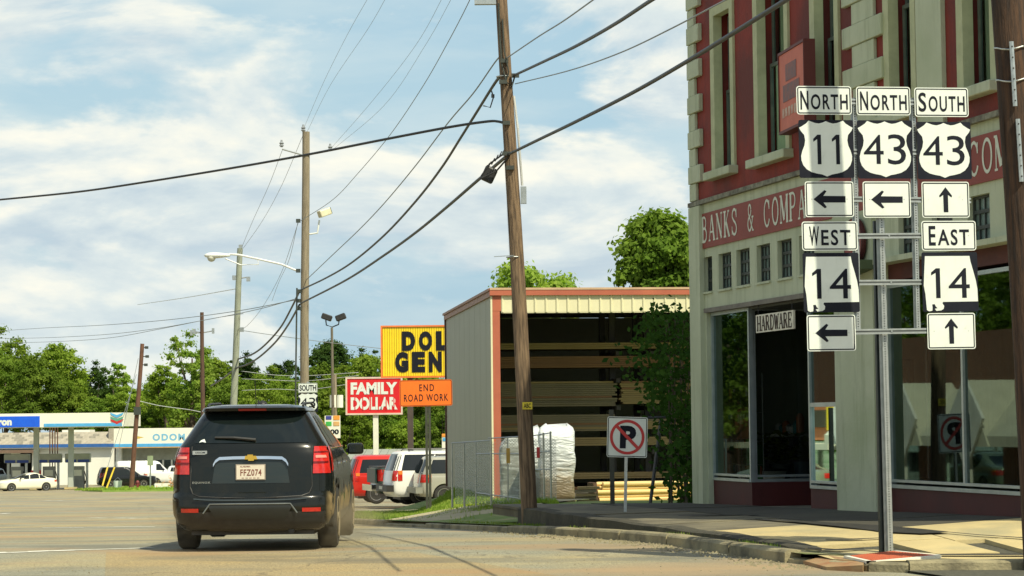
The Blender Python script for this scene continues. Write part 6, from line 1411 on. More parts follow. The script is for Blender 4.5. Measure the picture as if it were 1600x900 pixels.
    def end(s, quad, front=False, off=.006, n=10, m=6, mb=None, thick=0):
        """patch on rear (or front); quad corners (x,z)"""
        mb = mb or MB(); vs = []
        for j in range(m + 1):
            for i in range(n + 1):
                u, v = i / n, j / m; x = (quad[0][0] * (1 - u) + quad[1][0] * u) * (1 - v) + (quad[3][0] * (1 - u) + quad[2][0] * u) * v; z = (quad[0][1] * (1 - u) + quad[1][1] * u) * (1 - v) + (quad[3][1] * (1 - u) + quad[2][1] * u) * v
                vs.append((x, s.yf(x, z) + off if front else s.yr(x, z) - off, z))
        return mb.add(vs, [(j * (n + 1) + i, j * (n + 1) + i + 1, (j + 1) * (n + 1) + i + 1, (j + 1) * (n + 1) + i) for j in range(m) for i in range(n)])
def wheel(parent, x, y, r, w, sx, rimm=None, spokes=5):
    root = MB().lathe([(r * .62, -w / 2 + .01), (r * .8, -w / 2), (r * .93, -w / 2 + .01), (r, -w * .32), (r, w * .32), (r * .93, w / 2 - .01), (r * .8, w / 2), (r * .62, w / 2 - .01)], 32, axis='x').build('wheel', RUBBER, parent, smooth=True, angle=40, loc=(x, y, r))
    o = sx * w * .5; mb = MB().lathe([(r * .64, o - .015), (r * .66, o + .004), (r * .6, o + .0), (r * .58, o - sx * .05)], 28, axis='x') if sx > 0 else MB().lathe([(r * .64, o + .015), (r * .66, o - .004), (r * .6, o), (r * .58, o + .05)], 28, axis='x')
    for k in range(spokes):
        a = 2 * math.pi * k / spokes; M = Matrix.Rotation(a, 4, 'X'); mb.box(o - sx * .03 - .012, o - sx * .03 + .012, -r * .09, r * .09, 0, r * .62, M)
    mb.lathe([(r * .15, o - .03), (r * .15, o + .005)], 14, axis='x'); mb.build('rim', rimm or RIM, root, smooth=True, angle=30)
    MB().lathe([(r * .58, o - sx * .075 - .004), (r * .58, o - sx * .075 + .004)], 24, axis='x').build('brake_shadow', PLASTIC, root); return root
def paint(name, c, rough=.25, metal=.3, dusty=None, coat=.6):
    m = mat(name, c, tuple(min(1, v * 1.08) for v in c), .8, rough, metal=metal, coat=coat, spec=.2)
    if dusty and not m.get('dusty'):
        nt = m.node_tree; b = nt.nodes['Principled BSDF']; src = b.inputs['Base Color'].links[0].from_socket; t = N(nt, 'ShaderNodeTexCoord'); sp = N(nt, 'ShaderNodeSeparateXYZ'); nt.links.new(t.outputs['Object'], sp.inputs[0])
        n = N(nt, 'ShaderNodeTexNoise'); n.inputs['Scale'].default_value = 6; n.inputs['Detail'].default_value = 7; nt.links.new(t.outputs['Object'], n.inputs['Vector'])
        ma = N(nt, 'ShaderNodeMath', operation='MULTIPLY_ADD'); nt.links.new(n.outputs['Fac'], ma.inputs[0]); ma.inputs[1].default_value = .7; nt.links.new(sp.outputs[2], ma.inputs[2])
        f = ramp(nt, ma.outputs[0], [(.55, (.95,) * 3), (.85, (.75,) * 3), (1.2, (.25,) * 3), (1.6, (.0,) * 3)])
        # dust thrown on the flanks and behind the wheels, hardly any on the tailgate
        ax = N(nt, 'ShaderNodeMath', operation='ABSOLUTE'); nt.links.new(sp.outputs[0], ax.inputs[0]); mr = N(nt, 'ShaderNodeMapRange'); mr.inputs[1].default_value = .84; mr.inputs[2].default_value = .93; mr.inputs[3].default_value = .012; nt.links.new(ax.outputs[0], mr.inputs[0])
        mu = N(nt, 'ShaderNodeMath', operation='MULTIPLY'); nt.links.new(f, mu.inputs[0]); nt.links.new(mr.outputs[0], mu.inputs[1])
        nt.links.new(mixc(nt, mu.outputs[0], src, dusty), b.inputs['Base Color'])
        inv = N(nt, 'ShaderNodeMapRange'); inv.inputs[3].default_value = .35; inv.inputs[4].default_value = 0; inv.inputs[2].default_value = .5; nt.links.new(mu.outputs[0], inv.inputs[0]); nt.links.new(inv.outputs[0], b.inputs['Coat Weight'])
        rr2 = N(nt, 'ShaderNodeMapRange'); rr2.inputs[3].default_value = rough; rr2.inputs[4].default_value = .9; nt.links.new(mu.outputs[0], rr2.inputs[0]); nt.links.new(rr2.outputs[0], b.inputs['Roughness'])
        m['dusty'] = 1
    return m
# ---- the dark SUV in the road
EQ = Shell([(.24, .80, .16, 4.55), (.32, .87, .07, 4.68), (.42, .905, .02, 4.74), (.5, .915, .0, 4.77), (.62, .92, .015, 4.77), (.68, .918, .075, 4.76), (.85, .92, .085, 4.7), (1.0, .905, .1, 4.55), (1.1, .885, .12, 3.75), (1.2, .85, .15, 3.45), (1.35, .755, .26, 3.08), (1.5, .665, .38, 2.75), (1.585, .61, .45, 2.5), (1.6, .615, .30, 2.45), (1.635, .59, .28, 2.3), (1.66, .52, .36, 2.1), (1.675, .38, .55, 1.9)], kr=3.6, Rr=.42)
YS = 26.1; sp_ = P(391, 858, YS); eqp = (sp_.x, YS, rz(YS + 1))
eq = thing('black_suv', 'dark dusty SUV driving away in the road, seen from behind', 'SUV', eqp, math.radians(.6))
BODYM = paint('black_green_paint', (.008, .01, .009), .2, .0, coat=.35, dusty=(.5, .37, .18))
EQa = [(1.02, .36), (3.88, .36)]
body = link('body', EQ.mesh(3, EQa, .40), BODYM, eq)
MB().box(-.7, .7, .3, 4.3, .19, .5).build('underbody', PLASTIC, eq)
# cladding
cl = MB(); EQ.end([(-.9, .26), (.9, .26), (.9, .46), (-.9, .46)], mb=cl, off=.008, n=24); cl.build('bumper_cladding', PLASTIC, eq, smooth=True, fix=False)
for sx in (-1, 1):
    c = MB()
    for (cy, cz) in EQa:
        n = 20; vs = []
        for i in range(n + 1):
            a = math.pi * (i / n) * 1.12 - .19; 
            for rr_ in (.395, .455):
                y, z = cy - rr_ * math.cos(a), cz + rr_ * math.sin(a); z = max(z, .25); vs.append((sx * (EQ.x(y, z) + .012), y, z))
        c.add(vs, [(2 * i, 2 * i + 1, 2 * i + 3, 2 * i + 2) for i in range(n)])
    c.build('arch_cladding', PLASTIC, eq, fix=False)
    s = MB(); EQ.side([(1.5, .25), (3.4, .25), (3.4, .4), (1.5, .4)], sx, .012, mb=s); s.build('sill_cladding', PLASTIC, eq, fix=False)
# rear window and tailgate details
rw = MB(); EQ.end([(-.65, 1.235), (.65, 1.235), (.53, 1.565), (-.53, 1.565)], mb=rw, off=.008, n=16); rwo = rw.build('rear_window', CARG, eq, smooth=True, fix=False)
wp = MB().tube([(-.42, EQ.yr(.42, 1.3) - .03, 1.30), (-.2, EQ.yr(.2, 1.29) - .03, 1.295), (.05, EQ.yr(0, 1.27) - .03, 1.27)], [.012, .018, .02], 6); wp.build('wiper', PLASTIC, rwo)
MB().add([(-.60, EQ.yr(.6, 1.26) - .02, 1.245), (-.52, EQ.yr(.52, 1.26) - .02, 1.245), (-.54, EQ.yr(.54, 1.29) - .02, 1.285), (-.58, EQ.yr(.58, 1.28) - .02, 1.27)], [(0, 1, 2, 3)]).build('window_sticker', WHITE, rwo, fix=False)
# tailgate shut line and bright lower edge
def yline(pts, off=.012, r=.006, n=6): return MB().tube([(x, EQ.yr(x, z) - off, z) for x, z in pts], r, n)
yline([(-.68, 1.2), (-.685, .9), (-.69, .74), (-.66, .665), (-.58, .635), (-.3, .62), (0, .617), (.3, .62), (.58, .635), (.66, .665), (.69, .74), (.685, .9), (.68, 1.2)], .001, .008).build('tailgate_gap', PLASTIC, eq)
sw = MB()
for x0, x1 in ((-.64, .64),): 
    pts = [(x, .60 + .018 * abs(x / .64) ** 4) for x in np.linspace(x0, x1, 17)]; vs = [(x, EQ.yr(x, z) - .02, z) for x, z in pts] + [(x, EQ.yr(x, z) - .035, z - .014) for x, z in pts]; sw.add(vs, [(i, i + 1, i + 18, i + 17) for i in range(16)])
sw.build('bumper_step', paint('black_gloss', (.05, .06, .06), .15), eq, smooth=True, fix=False)
ch = MB(); pts = [(-.425, .985), (-.40, 1.03), (-.355, 1.062), (-.2, 1.068), (0, 1.07), (.2, 1.068), (.355, 1.062), (.40, 1.03), (.425, .985)]
vs = []
for x, z in pts: vs += [(x, EQ.yr(x, z) - .03, z + .017), (x, EQ.yr(x, z) - .036, z - .017), (x, EQ.yr(x, z) - .004, z - .02)]
ch.add(vs, [(3 * i + j, 3 * i + 3 + j, 3 * i + 4 + j, 3 * i + 1 + j) for i in range(8) for j in range(2)]); cho = ch.build('chrome_trim', CHROME, eq, smooth=True, angle=30, fix=False)
GOLD = mat('gold_emblem', (.85, .55, .1), None, 3, .25, metal=.7)
bt = [(-.07, -.02), (-.03, -.02), (-.024, -.036), (.035, -.036), (.04, -.02), (.078, -.02), (.062, .02), (.03, .02), (.026, .034), (-.033, .034), (-.038, .02), (-.06, .02)]
MB().prism(bt, -.012, 0, Matrix.Translation((0, EQ.yr(0, 1.07) - .037, 1.07))).build('emblem', GOLD, cho)
EQ.end([(-.44, .78), (.44, .78), (.40, 1.04), (-.40, 1.04)], off=.003, n=14).build('plate_recess', paint('recess_paint', (.025, .033, .033), .3), eq, smooth=True, fix=False)
pz = .905; py_ = EQ.yr(0, pz) - .02
pl_ = bevel(MB().box(-.17, .17, -.008, 0, -.09, .09).build('licence_plate', mat('plate_frame', (.3, .25, .2), None, 4, .5), eq, loc=(0, py_, pz)), .004, 1)
PLT = mat('plate_print', (.7, .62, .5), (.62, .56, .46), 9, .5, c3=(.45, .6, .6), s3=8, lo3=.6, hi3=.75)
MB().box(-.158, .158, -.011, -.0081, -.079, .079).build('plate_face', PLT, pl_)
lettering('FFZ074', .24, .075, mat('plate_maroon', (.2, .06, .04), None, 3, .5), pl_, (.005, -.0125, -.004), bold=.02, spacing=1.1)
lettering('ALABAMA', .12, .018, mat('plate_maroon'), pl_, (-.06, -.0125, .064), bold=.02); lettering('0 0 0 0 0', .2, .012, mat('plate_maroon'), pl_, (0, -.0125, -.066), bold=.01)
lettering('EQUINOX', .2, .026, CHROME, eq, (-.56, EQ.yr(.56, .79) - .012, .79), bold=.01, spacing=1.2, name='badge_lettering', M=None)
MB().box(-.665, -.5, 0, .006, -.022, .022).build('dealer_badge', CHROME, eq, loc=(0, EQ.yr(.58, 1.13) - .016, 1.13))
lettering('ODOM', .11, .02, BLACK, eq, (-.58, EQ.yr(.58, 1.13) - .02, 1.13), name='badge_lettering')
# lamps
for sx in (-1, 1):
    mb = MB(); EQ.end([(sx * .70, .885), (sx * .895, .885), (sx * .855, 1.19), (sx * .71, 1.19)], mb=mb, off=.012, n=8); EQ.side([(EQ.yr(.895, .9) + .0, .9), (.40, .93), (.52, 1.19), (EQ.yr(.84, 1.19), 1.19)], sx, .012, mb=mb)
    tl = mb.build('taillight', TAIL, eq, smooth=True, fix=False)
    m2 = MB(); EQ.end([(sx * .73, 1.06), (sx * .85, 1.06), (sx * .84, 1.09), (sx * .73, 1.09)], mb=m2, off=.02, n=4, m=2); m2.build('lamp_band', mat('lamp_pale', (.8, .3, .25), None, 3, .2), tl, fix=False)
    m2 = MB(); EQ.end([(sx * .705, 1.00), (sx * .87, 1.0), (sx * .87, 1.02), (sx * .705, 1.02)], mb=m2, off=.02, n=4, m=2); EQ.end([(sx * .715, 1.12), (sx * .86, 1.12), (sx * .86, 1.135), (sx * .715, 1.135)], mb=m2, off=.02, n=4, m=2); m2.build('lamp_divider', mat('lamp_deep', (.15, .008, .008), None, 3, .2), tl, fix=False)
    rf = MB(); EQ.end([(sx * .585, .455), (sx * .79, .455), (sx * .79, .5), (sx * .585, .5)], mb=rf, off=.014, n=4, m=2); rf.build('reflector', TAIL, eq, fix=False)
# lower bumper insert
li = MB(); EQ.end([(-.4, .38), (.4, .38), (.48, .54), (-.48, .54)], mb=li, off=.022, n=12); li.build('bumper_insert', mat('dark_grey_insert', (.02, .022, .02), None, 5, .4), eq, smooth=True, fix=False)
MB().tube([(x, EQ.yr(x, .545) - .026, .55 - .12 * max(0, abs(x) - .46) / .08) for x in np.linspace(-.53, .53, 15)], .009, 6).build('insert_edge', mat('satin_grey', (.22, .24, .23), None, 5, .25, metal=.5), eq)
MB().tube([(-.45, .35, .3), (-.3, .2, .26), (.1, .22, .24), (.4, .3, .26)], .03, 8).tube([(-.62, 1.02, .34), (.62, 1.02, .34)], .045, 8).tube([(.45, .28, .24), (.45, .16, .24)], .035, 8).box(-.3, .25, .3, .8, .22, .3).build('exhaust_and_axle', PLASTIC, eq)
# side glass, pillars, mirrors, rails
for sx in (-1, 1):
    for q_ in ([(.66, 1.2), (1.22, 1.18), (1.22, 1.54), (.95, 1.54)], [(1.27, 1.18), (2.2, 1.16), (2.14, 1.55), (1.27, 1.55)], [(2.26, 1.16), (3.12, 1.15), (2.62, 1.5), (2.2, 1.54)]): EQ.side(q_, sx, .006).build('side_window', CARG, eq, smooth=True, fix=False)
    MB().tube([(sx * (EQ.x(y, 1.165) + .008), y, 1.165) for y in np.linspace(.62, 3.2, 12)], .01, 6).build('window_trim', CHROME, eq)
    MB().tube([(sx * .55, .65, 1.65), (sx * .55, .8, 1.685), (sx * .55, 1.8, 1.7), (sx * .55, 2.3, 1.65)], .016, 6).build('roof_rail', PLASTIC, eq)
    MB().tube([(sx * (EQ.x(y, .98) + .012), y, .98) for y in (1.5, 1.7)], .014, 6).tube([(sx * (EQ.x(y, .98) + .012), y, .98) for y in (2.5, 2.7)], .014, 6).build('door_handle', CHROME, eq)
    m = bevel(MB().box(-.1, .1, -.06, .07, -.07, .07).build('side_mirror', paint('mirror_black', (.012, .014, .014), .3), eq, loc=(sx * 1.02, 2.98, 1.13)), .035, 3)
    MB().box(-.12 if sx > 0 else .06, -.06 if sx > 0 else .12, .0, .05, -.05, .0).build('mirror_arm', PLASTIC, m)
    MB().box(-.075, .075, -.064, -.061, -.045, .05).build('mirror_glass', CARG, m)
for y in (1.25, 2.23):
    for sx in (-1, 1): MB().tube([(sx * (EQ.x(y, z) + .001), y, z) for z in (.42, .7, 1.0, 1.14)], .005, 5).build('door_gap', PLASTIC, eq)
MB().prism([(-.01, 0), (.01, 0), (.004, .06), (-.004, .06)], -.07, .07, Matrix.Translation((.0, 1.0, 1.67))).tube([(0, .75, 1.67), (0, .6, 1.95)], .005, 5).lathe([(.06, 0), (.05, .03), (.02, .055), (0, .06)], 12, c=(.06, .9, 1.665)).build('roof_antenna', PLASTIC, eq)
sl = MB(); EQ.end([(-.16, 1.6), (.16, 1.6), (.16, 1.625), (-.16, 1.625)], mb=sl, off=.006, n=6, m=2); sl.build('high_brake_light', mat('brake_dark_red', (.25, .01, .01), None, 3, .2), eq, fix=False)
EQ.end([(-.62, 1.05), (.62, 1.05), (.5, 1.42), (-.5, 1.42)], front=True, off=.004).build('windscreen_lower', CARG, eq, smooth=True, fix=False)
DRIM = mat('dusty_rim', (.36, .3, .18), (.28, .23, .14), 5, .7, metal=.2)
for (cy, cz) in EQa:
    for sx in (-1, 1): wheel(eq, sx * .815, cy, .36, .235, sx, DRIM)
for sx in (-1, 1): MB().quad((sx * .8 - .12, .5, .13), (sx * .8 + .12, .5, .13), (sx * .8 + .12, .52, .4), (sx * .8 - .12, .52, .4)).build('mud_flap', PLASTIC, eq) if False else None
# ---- generic parked vehicles
def vehicle(name, label, cat, loc, rotz, lv, colour, Ls, wheels, r, windows, rear_glass, tail, kr=3.6, kf=3.0, Rr=.35, Rf=.6, lower=None, metal=.2, extra=None, front=None, group=None):
    sh = Shell(lv, kr, kf, Rr, Rf); t = thing(name, label, cat, loc, rotz, group)
    pm = paint('paint_%s_%d' % (name, int(sum(colour) * 1000)), colour, .25, metal); link('body', sh.mesh(2, [(w, r) for w in wheels], r * 1.12), pm, t)
    W = max(l[1] for l in lv)
    MB().box(-W * .7, W * .7, .4, Ls - .4, .2, .45).build('underbody', PLASTIC, t)
    for sx in (-1, 1):
        for q_ in windows: sh.side(q_, sx, .008, 6, 4).build('side_window', CARG, t, smooth=True, fix=False)
        for w in wheels: wheel(t, sx * (W - .14), w, r, .22, sx)
        if tail:
            x0, x1, z0, z1 = tail; mb = MB(); sh.end([(sx * x0, z0), (sx * x1, z0), (sx * x1, z1), (sx * x0, z1)], mb=mb, off=.012, n=6, m=3); yb = sh.yr(x1, (z0 + z1) / 2); sh.side([(yb, z0), (yb + .16, z0), (yb + .16, z1), (yb, z1)], sx, .012, 4, 3, mb=mb); tl = mb.build('taillight', TAIL, t, fix=False)
            m2 = MB(); zz = z0 + (z1 - z0) * .62; sh.side([(yb + .02, zz), (yb + .165, zz), (yb + .165, z1), (yb + .02, z1)], sx, .018, 3, 2, mb=m2); m2.build('indicator', ORANGE, tl, fix=False)
        mm = bevel(MB().box(-.09, .09, -.05, .05, -.07, .07).build('side_mirror', PLASTIC, t, loc=(sx * (W + .08), windows[-1][1][0] - .15, windows[-1][1][1] + .08)), .02, 2)
        if lower: sh.side([(.1, lower[0]), (Ls - .15, lower[0]), (Ls - .15, lower[1]), (.1, lower[1])], sx, .004, 30, 3).build('lower_cladding', lower[2], t, fix=False) if False else None
    if rear_glass: sh.end(rear_glass, off=.008).build('rear_window', CARG, t, smooth=True, fix=False)
    if front:
        for q_, nm, mt in front: sh.end(q_, front=True, off=.01).build(nm, mt, t, smooth=True, fix=False)
    return t, sh
HL = mat('headlamp', (.75, .77, .72), None, 5, .1, coat=.5)
SUVL = lambda w, h, L, belt, hood, rr=.08, wr=.78: [(.3, w * .9, .1, L - .1), (.42, w * .98, .02, L), (.62, w, .0, L), (belt * .9, w, .05, L - .05), (hood, w * .985, .06, L - .2), (hood + .06, w * .98, .07, L - 1.15), (belt + .06, w * .97, .08, L - 1.35), (h * .93, w * wr * 1.03, .2 + rr, L - 2.05), (h * .975, w * wr, .26 + rr, L - 2.25), (h, w * wr * .8, .4 + rr, L - 2.5)]
# silver-beige compact SUV nearest the shed
yv = 79.0; hd = math.radians(-66)
def park(px, py, Y, dy=0): p = P(px, py, Y); return (p.x, Y, vz(p.x, Y) + .03)
t, sh = vehicle('parked_suv', 'silver-beige two-door SUV parked nearest the lumber shed', 'SUV', park(648, 790, 78.5), math.radians(-77), SUVL(.88, 1.66, 4.35, 1.05, 1.0), (.42, .41, .34), 4.35, (.86, 3.45), .35, [[(.24, 1.08), (1.5, 1.08), (1.42, 1.54), (.42, 1.54)], [(1.57, 1.08), (2.85, 1.06), (2.3, 1.52), (1.55, 1.54)]], [(-.74, 1.08), (.74, 1.08), (.62, 1.55), (-.62, 1.55)], (.68, .87, .78, 1.05))
MB().box(-.86, .86, -.12, .12, .42, .62).build('rear_bumper', mat('taupe_bumper', (.25, .25, .2), None, 3, .5), t)
MB().box(-.89, -.86, .2, 4.1, .42, .62).box(.86, .89, 1.3, 3.0, .42, .62).build('side_moulding', mat('taupe_bumper'), t)
for sx in (-.5, .5): MB().tube([(sx * 1.2, .6, 1.665), (sx * 1.2, .7, 1.71), (sx * 1.2, 1.7, 1.71), (sx * 1.2, 1.8, 1.665)], .018, 6).build('roof_rail', PLASTIC, t)
t, sh = vehicle('parked_suv', 'large white SUV parked between the red one and the silver-beige one', 'SUV', park(602, 793, 80), math.radians(-76), SUVL(.98, 1.86, 5.0, 1.15, 1.12), (.8, .8, .74), 5.0, (1.1, 3.9), .39, [[(.22, 1.2), (1.6, 1.2), (1.56, 1.74), (.42, 1.74)], [(1.65, 1.2), (2.55, 1.2), (2.5, 1.73), (1.63, 1.74)], [(2.6, 1.2), (3.4, 1.18), (2.95, 1.68), (2.57, 1.72)]], [(-.86, 1.2), (.86, 1.2), (.72, 1.76), (-.72, 1.76)], (.8, .97, .85, 1.2), metal=0)
MB().box(-.95, .95, -.14, .12, .48, .7).build('rear_bumper', PLASTIC, t); MB().box(-.3, .3, -.16, -.141, .55, .66).build('bumper_step', STEEL, t)
for sx in (-.6, .6): MB().tube([(sx * 1.15, .7, 1.865), (sx * 1.15, .8, 1.92), (sx * 1.15, 2.3, 1.92), (sx * 1.15, 2.5, 1.865)], .02, 6).build('roof_rail', PLASTIC, t)
t, sh = vehicle('parked_suv', 'bright red SUV parked behind the white one, with black rear end', 'SUV', park(540, 783, 86), math.radians(-80), SUVL(.95, 1.8, 5.0, 1.1, 1.06), (.62, .03, .02), 5.0, (1.05, 3.85), .37, [[(.22, 1.15), (1.75, 1.15), (1.72, 1.64), (.4, 1.64)], [(1.98, 1.15), (3.3, 1.12), (2.85, 1.62), (1.98, 1.64)]], [(-.84, 1.12), (.84, 1.12), (.7, 1.66), (-.7, 1.66)], (.76, .94, .85, 1.15))
MB().box(-.93, .93, -.13, .1, .46, .66).build('rear_bumper', PLASTIC, t)
t, sh = vehicle('parked_pickup', 'dark pickup tailgate parked between the red SUV and the white SUV', 'pickup', park(582, 790, 82.5), math.radians(-76), [(.4, .88, .1, 5.2), (.55, .95, .0, 5.3), (1.0, .96, .0, 5.3), (1.3, .95, .0, 5.1), (1.32, .93, .05, 5.0), (1.34, .9, 1.7, 3.9), (1.75, .76, 1.95, 3.0), (1.8, .6, 2.1, 2.8)], (.05, .08, .07), 5.3, (1.1, 4.2), .38, [[(2.0, 1.38), (3.4, 1.36), (2.95, 1.7), (2.1, 1.7)]], None, (.78, .95, .85, 1.25))
MB().box(-.92, .92, -.2, .05, .5, .72).build('rear_bumper', CHROME, t); MB().box(-.9, .9, .04, 1.9, 1.25, 1.36).build('bed_cover', PLASTIC, t); MB().box(-.78, .78, -.05, .01, .78, 1.28).build('tailgate', mat('dark_teal_tailgate', (.02, .045, .04), None, 3, .4), t)
sd_lv = [(.2, .82, .15, 4.6), (.3, .89, .04, 4.78), (.5, .92, .0, 4.8), (.7, .92, .03, 4.78), (.86, .9, .06, 4.6), (.94, .87, .1, 3.9), (1.0, .84, .3, 3.55), (1.06, .8, .75, 3.3), (1.2, .72, 1.1, 2.95), (1.35, .64, 1.4, 2.55), (1.43, .56, 1.65, 2.25), (1.45, .4, 1.8, 2.0)]
t, sh = vehicle('cream_sedan', 'cream white sedan parked facing left by the fuel pumps', 'sedan', (P(86, 765, 184).x, 184, rz(184)), math.radians(119), sd_lv, (.8, .77, .6), 4.8, (1.0, 3.8), .33, [[(.95, 1.0), (1.5, .99), (1.5, 1.34), (1.4, 1.34)], [(1.55, .99), (2.3, .97), (2.25, 1.38), (1.55, 1.36)], [(2.36, .97), (3.25, .95), (2.6, 1.34), (2.32, 1.38)]], [(-.6, 1.0), (.6, 1.0), (.5, 1.38), (-.5, 1.38)], (.55, .85, .72, .88), metal=0, kf=2.6, Rf=.8,
    front=[([(-.66, .98), (.66, .98), (.5, 1.38), (-.5, 1.38)], 'windscreen', CARG), ([(-.4, .42), (.4, .42), (.45, .66), (-.45, .66)], 'grille', PLASTIC), ([(-.5, .24), (.5, .24), (.5, .34), (-.5, .34)], 'lower_grille', PLASTIC), ([(.5, .6), (.84, .66), (.84, .78), (.55, .7)], 'headlight', HL), ([(-.5, .6), (-.84, .66), (-.84, .78), (-.55, .7)], 'headlight', HL)])
mini = SUVL(.95, 1.78, 4.9, 1.05, 1.0, wr=.8)
t, sh = vehicle('black_van', 'glossy black van parked on the lot behind the yellow guy guards', 'van', (P(150, 764, 192).x, 192.5, rz(192)), math.radians(-72), mini, (.012, .014, .016), 4.9, (1.0, 3.75), .36, [[(.42, 1.12), (1.6, 1.12), (1.55, 1.55), (.6, 1.55)], [(1.66, 1.12), (2.6, 1.1), (2.5, 1.56), (1.66, 1.56)], [(2.68, 1.1), (3.4, 1.08), (2.95, 1.5), (2.6, 1.54)]], [(-.7, 1.12), (.7, 1.12), (.6, 1.58), (-.6, 1.58)], (.75, .94, .9, 1.3))
vanl = [(.3, .9, .1, 5.3), (.45, .98, .0, 5.4), (1.1, 1.0, .02, 5.35), (1.25, .99, .03, 4.9), (1.4, .97, .05, 4.5), (2.1, .88, .12, 3.8), (2.2, .8, .2, 3.6), (2.24, .6, .4, 3.3)]
vehicle('white_van', 'tall white van on the dealership lot behind the black one', 'van', (P(178, 760, 199).x, 199.5, rz(199)), math.radians(-80), vanl, (.82, .82, .78), 5.4, (1.0, 4.3), .36, [[(3.5, 1.42), (4.3, 1.4), (3.85, 1.95), (3.5, 1.98)]], [(-.7, 1.4), (.7, 1.4), (.6, 2.0), (-.6, 2.0)], (.8, .97, .9, 1.4), metal=0)
pkl = [(.4, .88, .1, 5.4), (.55, .96, .0, 5.5), (1.0, .97, .0, 5.5), (1.18, .96, .0, 5.3), (1.2, .94, .05, 4.4), (1.24, .9, 1.9, 4.2), (1.7, .76, 2.15, 3.3), (1.78, .6, 2.3, 3.1)]
vehicle('white_pickup', 'white pickup in front of the dealership windows right of the brown pole', 'pickup', (P(219, 762, 196).x, 198, rz(196)), math.radians(-86), pkl, (.78, .8, .76), 5.5, (1.1, 4.4), .38, [[(2.3, 1.3), (3.75, 1.28), (3.2, 1.62), (2.4, 1.66)]], None, (.8, .96, .8, 1.1), metal=0)
vehicle('silver_pickup', 'silver pickup at the left edge behind the cream sedan', 'pickup', (P(-6, 760, 200).x + 2.3, 197, rz(197)), math.radians(150), pkl, (.35, .38, .36), 5.5, (1.1, 4.4), .38, [[(2.3, 1.3), (3.75, 1.28), (3.2, 1.62), (2.4, 1.66)]], None, (.8, .96, .8, 1.1), front=[([(-.55, .62), (.55, .62), (.55, .92), (-.55, .92)], 'grille', PLASTIC), ([(.6, .7), (.9, .7), (.9, .9), (.6, .9)], 'headlight', HL), ([(-.6, .7), (-.9, .7), (-.9, .9), (-.6, .9)], 'headlight', HL)])
vehicle('dark_sedan', 'dark sedan inside the dealership forecourt just left of the driving SUV', 'sedan', (P(262, 762, 199).x, 199, rz(199)), math.radians(-78), sd_lv, (.05, .05, .05), 4.8, (1.0, 3.8), .33, [[(1.55, .99), (2.3, .97), (2.25, 1.38), (1.55, 1.36)], [(2.36, .97), (3.25, .95), (2.6, 1.34), (2.32, 1.38)]], [(-.6, 1.0), (.6, 1.0), (.5, 1.38), (-.5, 1.38)], (.55, .85, .72, .88))
# ================================================================== trees
def crown_mesh(seed, rx, rz_, clumps=60, leaves=90, leaf=.3, cr=.32, holes=.0, base=.25):
    """leaf quads in clumps on and within an uneven crown of half-width rx and height rz_ (base at z=0)"""
    g = np.random.default_rng(seed); lobes = g.normal(size=(7, 3)); lobes /= np.linalg.norm(lobes, axis=1)[:, None]; la = g.uniform(.12, .38, 7)
    d = g.normal(size=(clumps, 3)); d /= np.linalg.norm(d, axis=1)[:, None]; d[:, 2] = np.where(d[:, 2] < -.5, -d[:, 2], d[:, 2])
    r = np.where(g.random(clumps) < .3, .2 + .5 * g.random(clumps), .6 + .4 * g.random(clumps) ** .5); bump = .8 + np.maximum(0, d @ lobes.T - .35) @ (la * 1.7)
    c = d * (r * bump)[:, None] * np.array([rx, rx, rz_ * .5]) * .86 + np.array([0, 0, rz_ * .5])
    sc = cr * rx * g.uniform(.4, 1.35, clumps)
    n = clumps * leaves; ci = np.repeat(np.arange(clumps), leaves); o = g.normal(size=(n, 3)); o /= np.linalg.norm(o, axis=1)[:, None]; o *= np.minimum(np.abs(g.normal(size=n)) * .62 + .12, 1.7)[:, None] * sc[ci][:, None]; o[:, 2] *= .6
    p = c[ci] + o; nrm = o / (np.linalg.norm(o, axis=1)[:, None] + 1e-6) + g.normal(size=(n, 3)) * .55 + np.array([0, 0, .5]); nrm /= np.linalg.norm(nrm, axis=1)[:, None]
    a = np.cross(nrm, g.normal(size=(n, 3))); a /= np.linalg.norm(a, axis=1)[:, None]; b = np.cross(nrm, a); s = leaf * g.uniform(.6, 1.3, n)[:, None]
    V = np.stack([p - a * s, p - b * s * .6, p + a * s, p + b * s * .6], 1).reshape(-1, 3)
    me = bpy.data.meshes.new('crown'); me.vertices.add(len(V)); me.vertices.foreach_set('co', V.ravel()); me.loops.add(len(V)); me.loops.foreach_set('vertex_index', np.arange(len(V), dtype=np.int32)); me.polygons.add(n); me.polygons.foreach_set('loop_start', np.arange(0, len(V), 4, dtype=np.int32)); me.polygons.foreach_set('loop_total', np.full(n, 4, dtype=np.int32)); me.update(calc_edges=True); me.validate()
    return me, c
def trunk_mesh(H, r, centres, seed, reach=.5, k=9):
    rn = random.Random(seed); mb = MB(); fx, fy = rn.uniform(-.3, .3), rn.uniform(-.3, .3); mb.tube([(0, 0, -.3), (fx * .3, fy * .3, H * .3), (fx, fy, H * .62), (fx * 1.2, fy * 1.4, H * .85)], [r * 1.2, r, r * .6, r * .25], 8)
    for c in rn.sample(list(range(len(centres))), min(k, len(centres))):
        p = Vector(centres[c]); z0 = min(max(p.z * .55, H * .25), H * .7); s = Vector((fx * z0 / H, fy * z0 / H, z0)); m = s.lerp(p, .5) + Vector((0, 0, -.3)); mb.tube([s, m, s.lerp(p, .95)], [r * .4, r * .25, r * .06], 6)
    return mb.mesh('trunk', True)
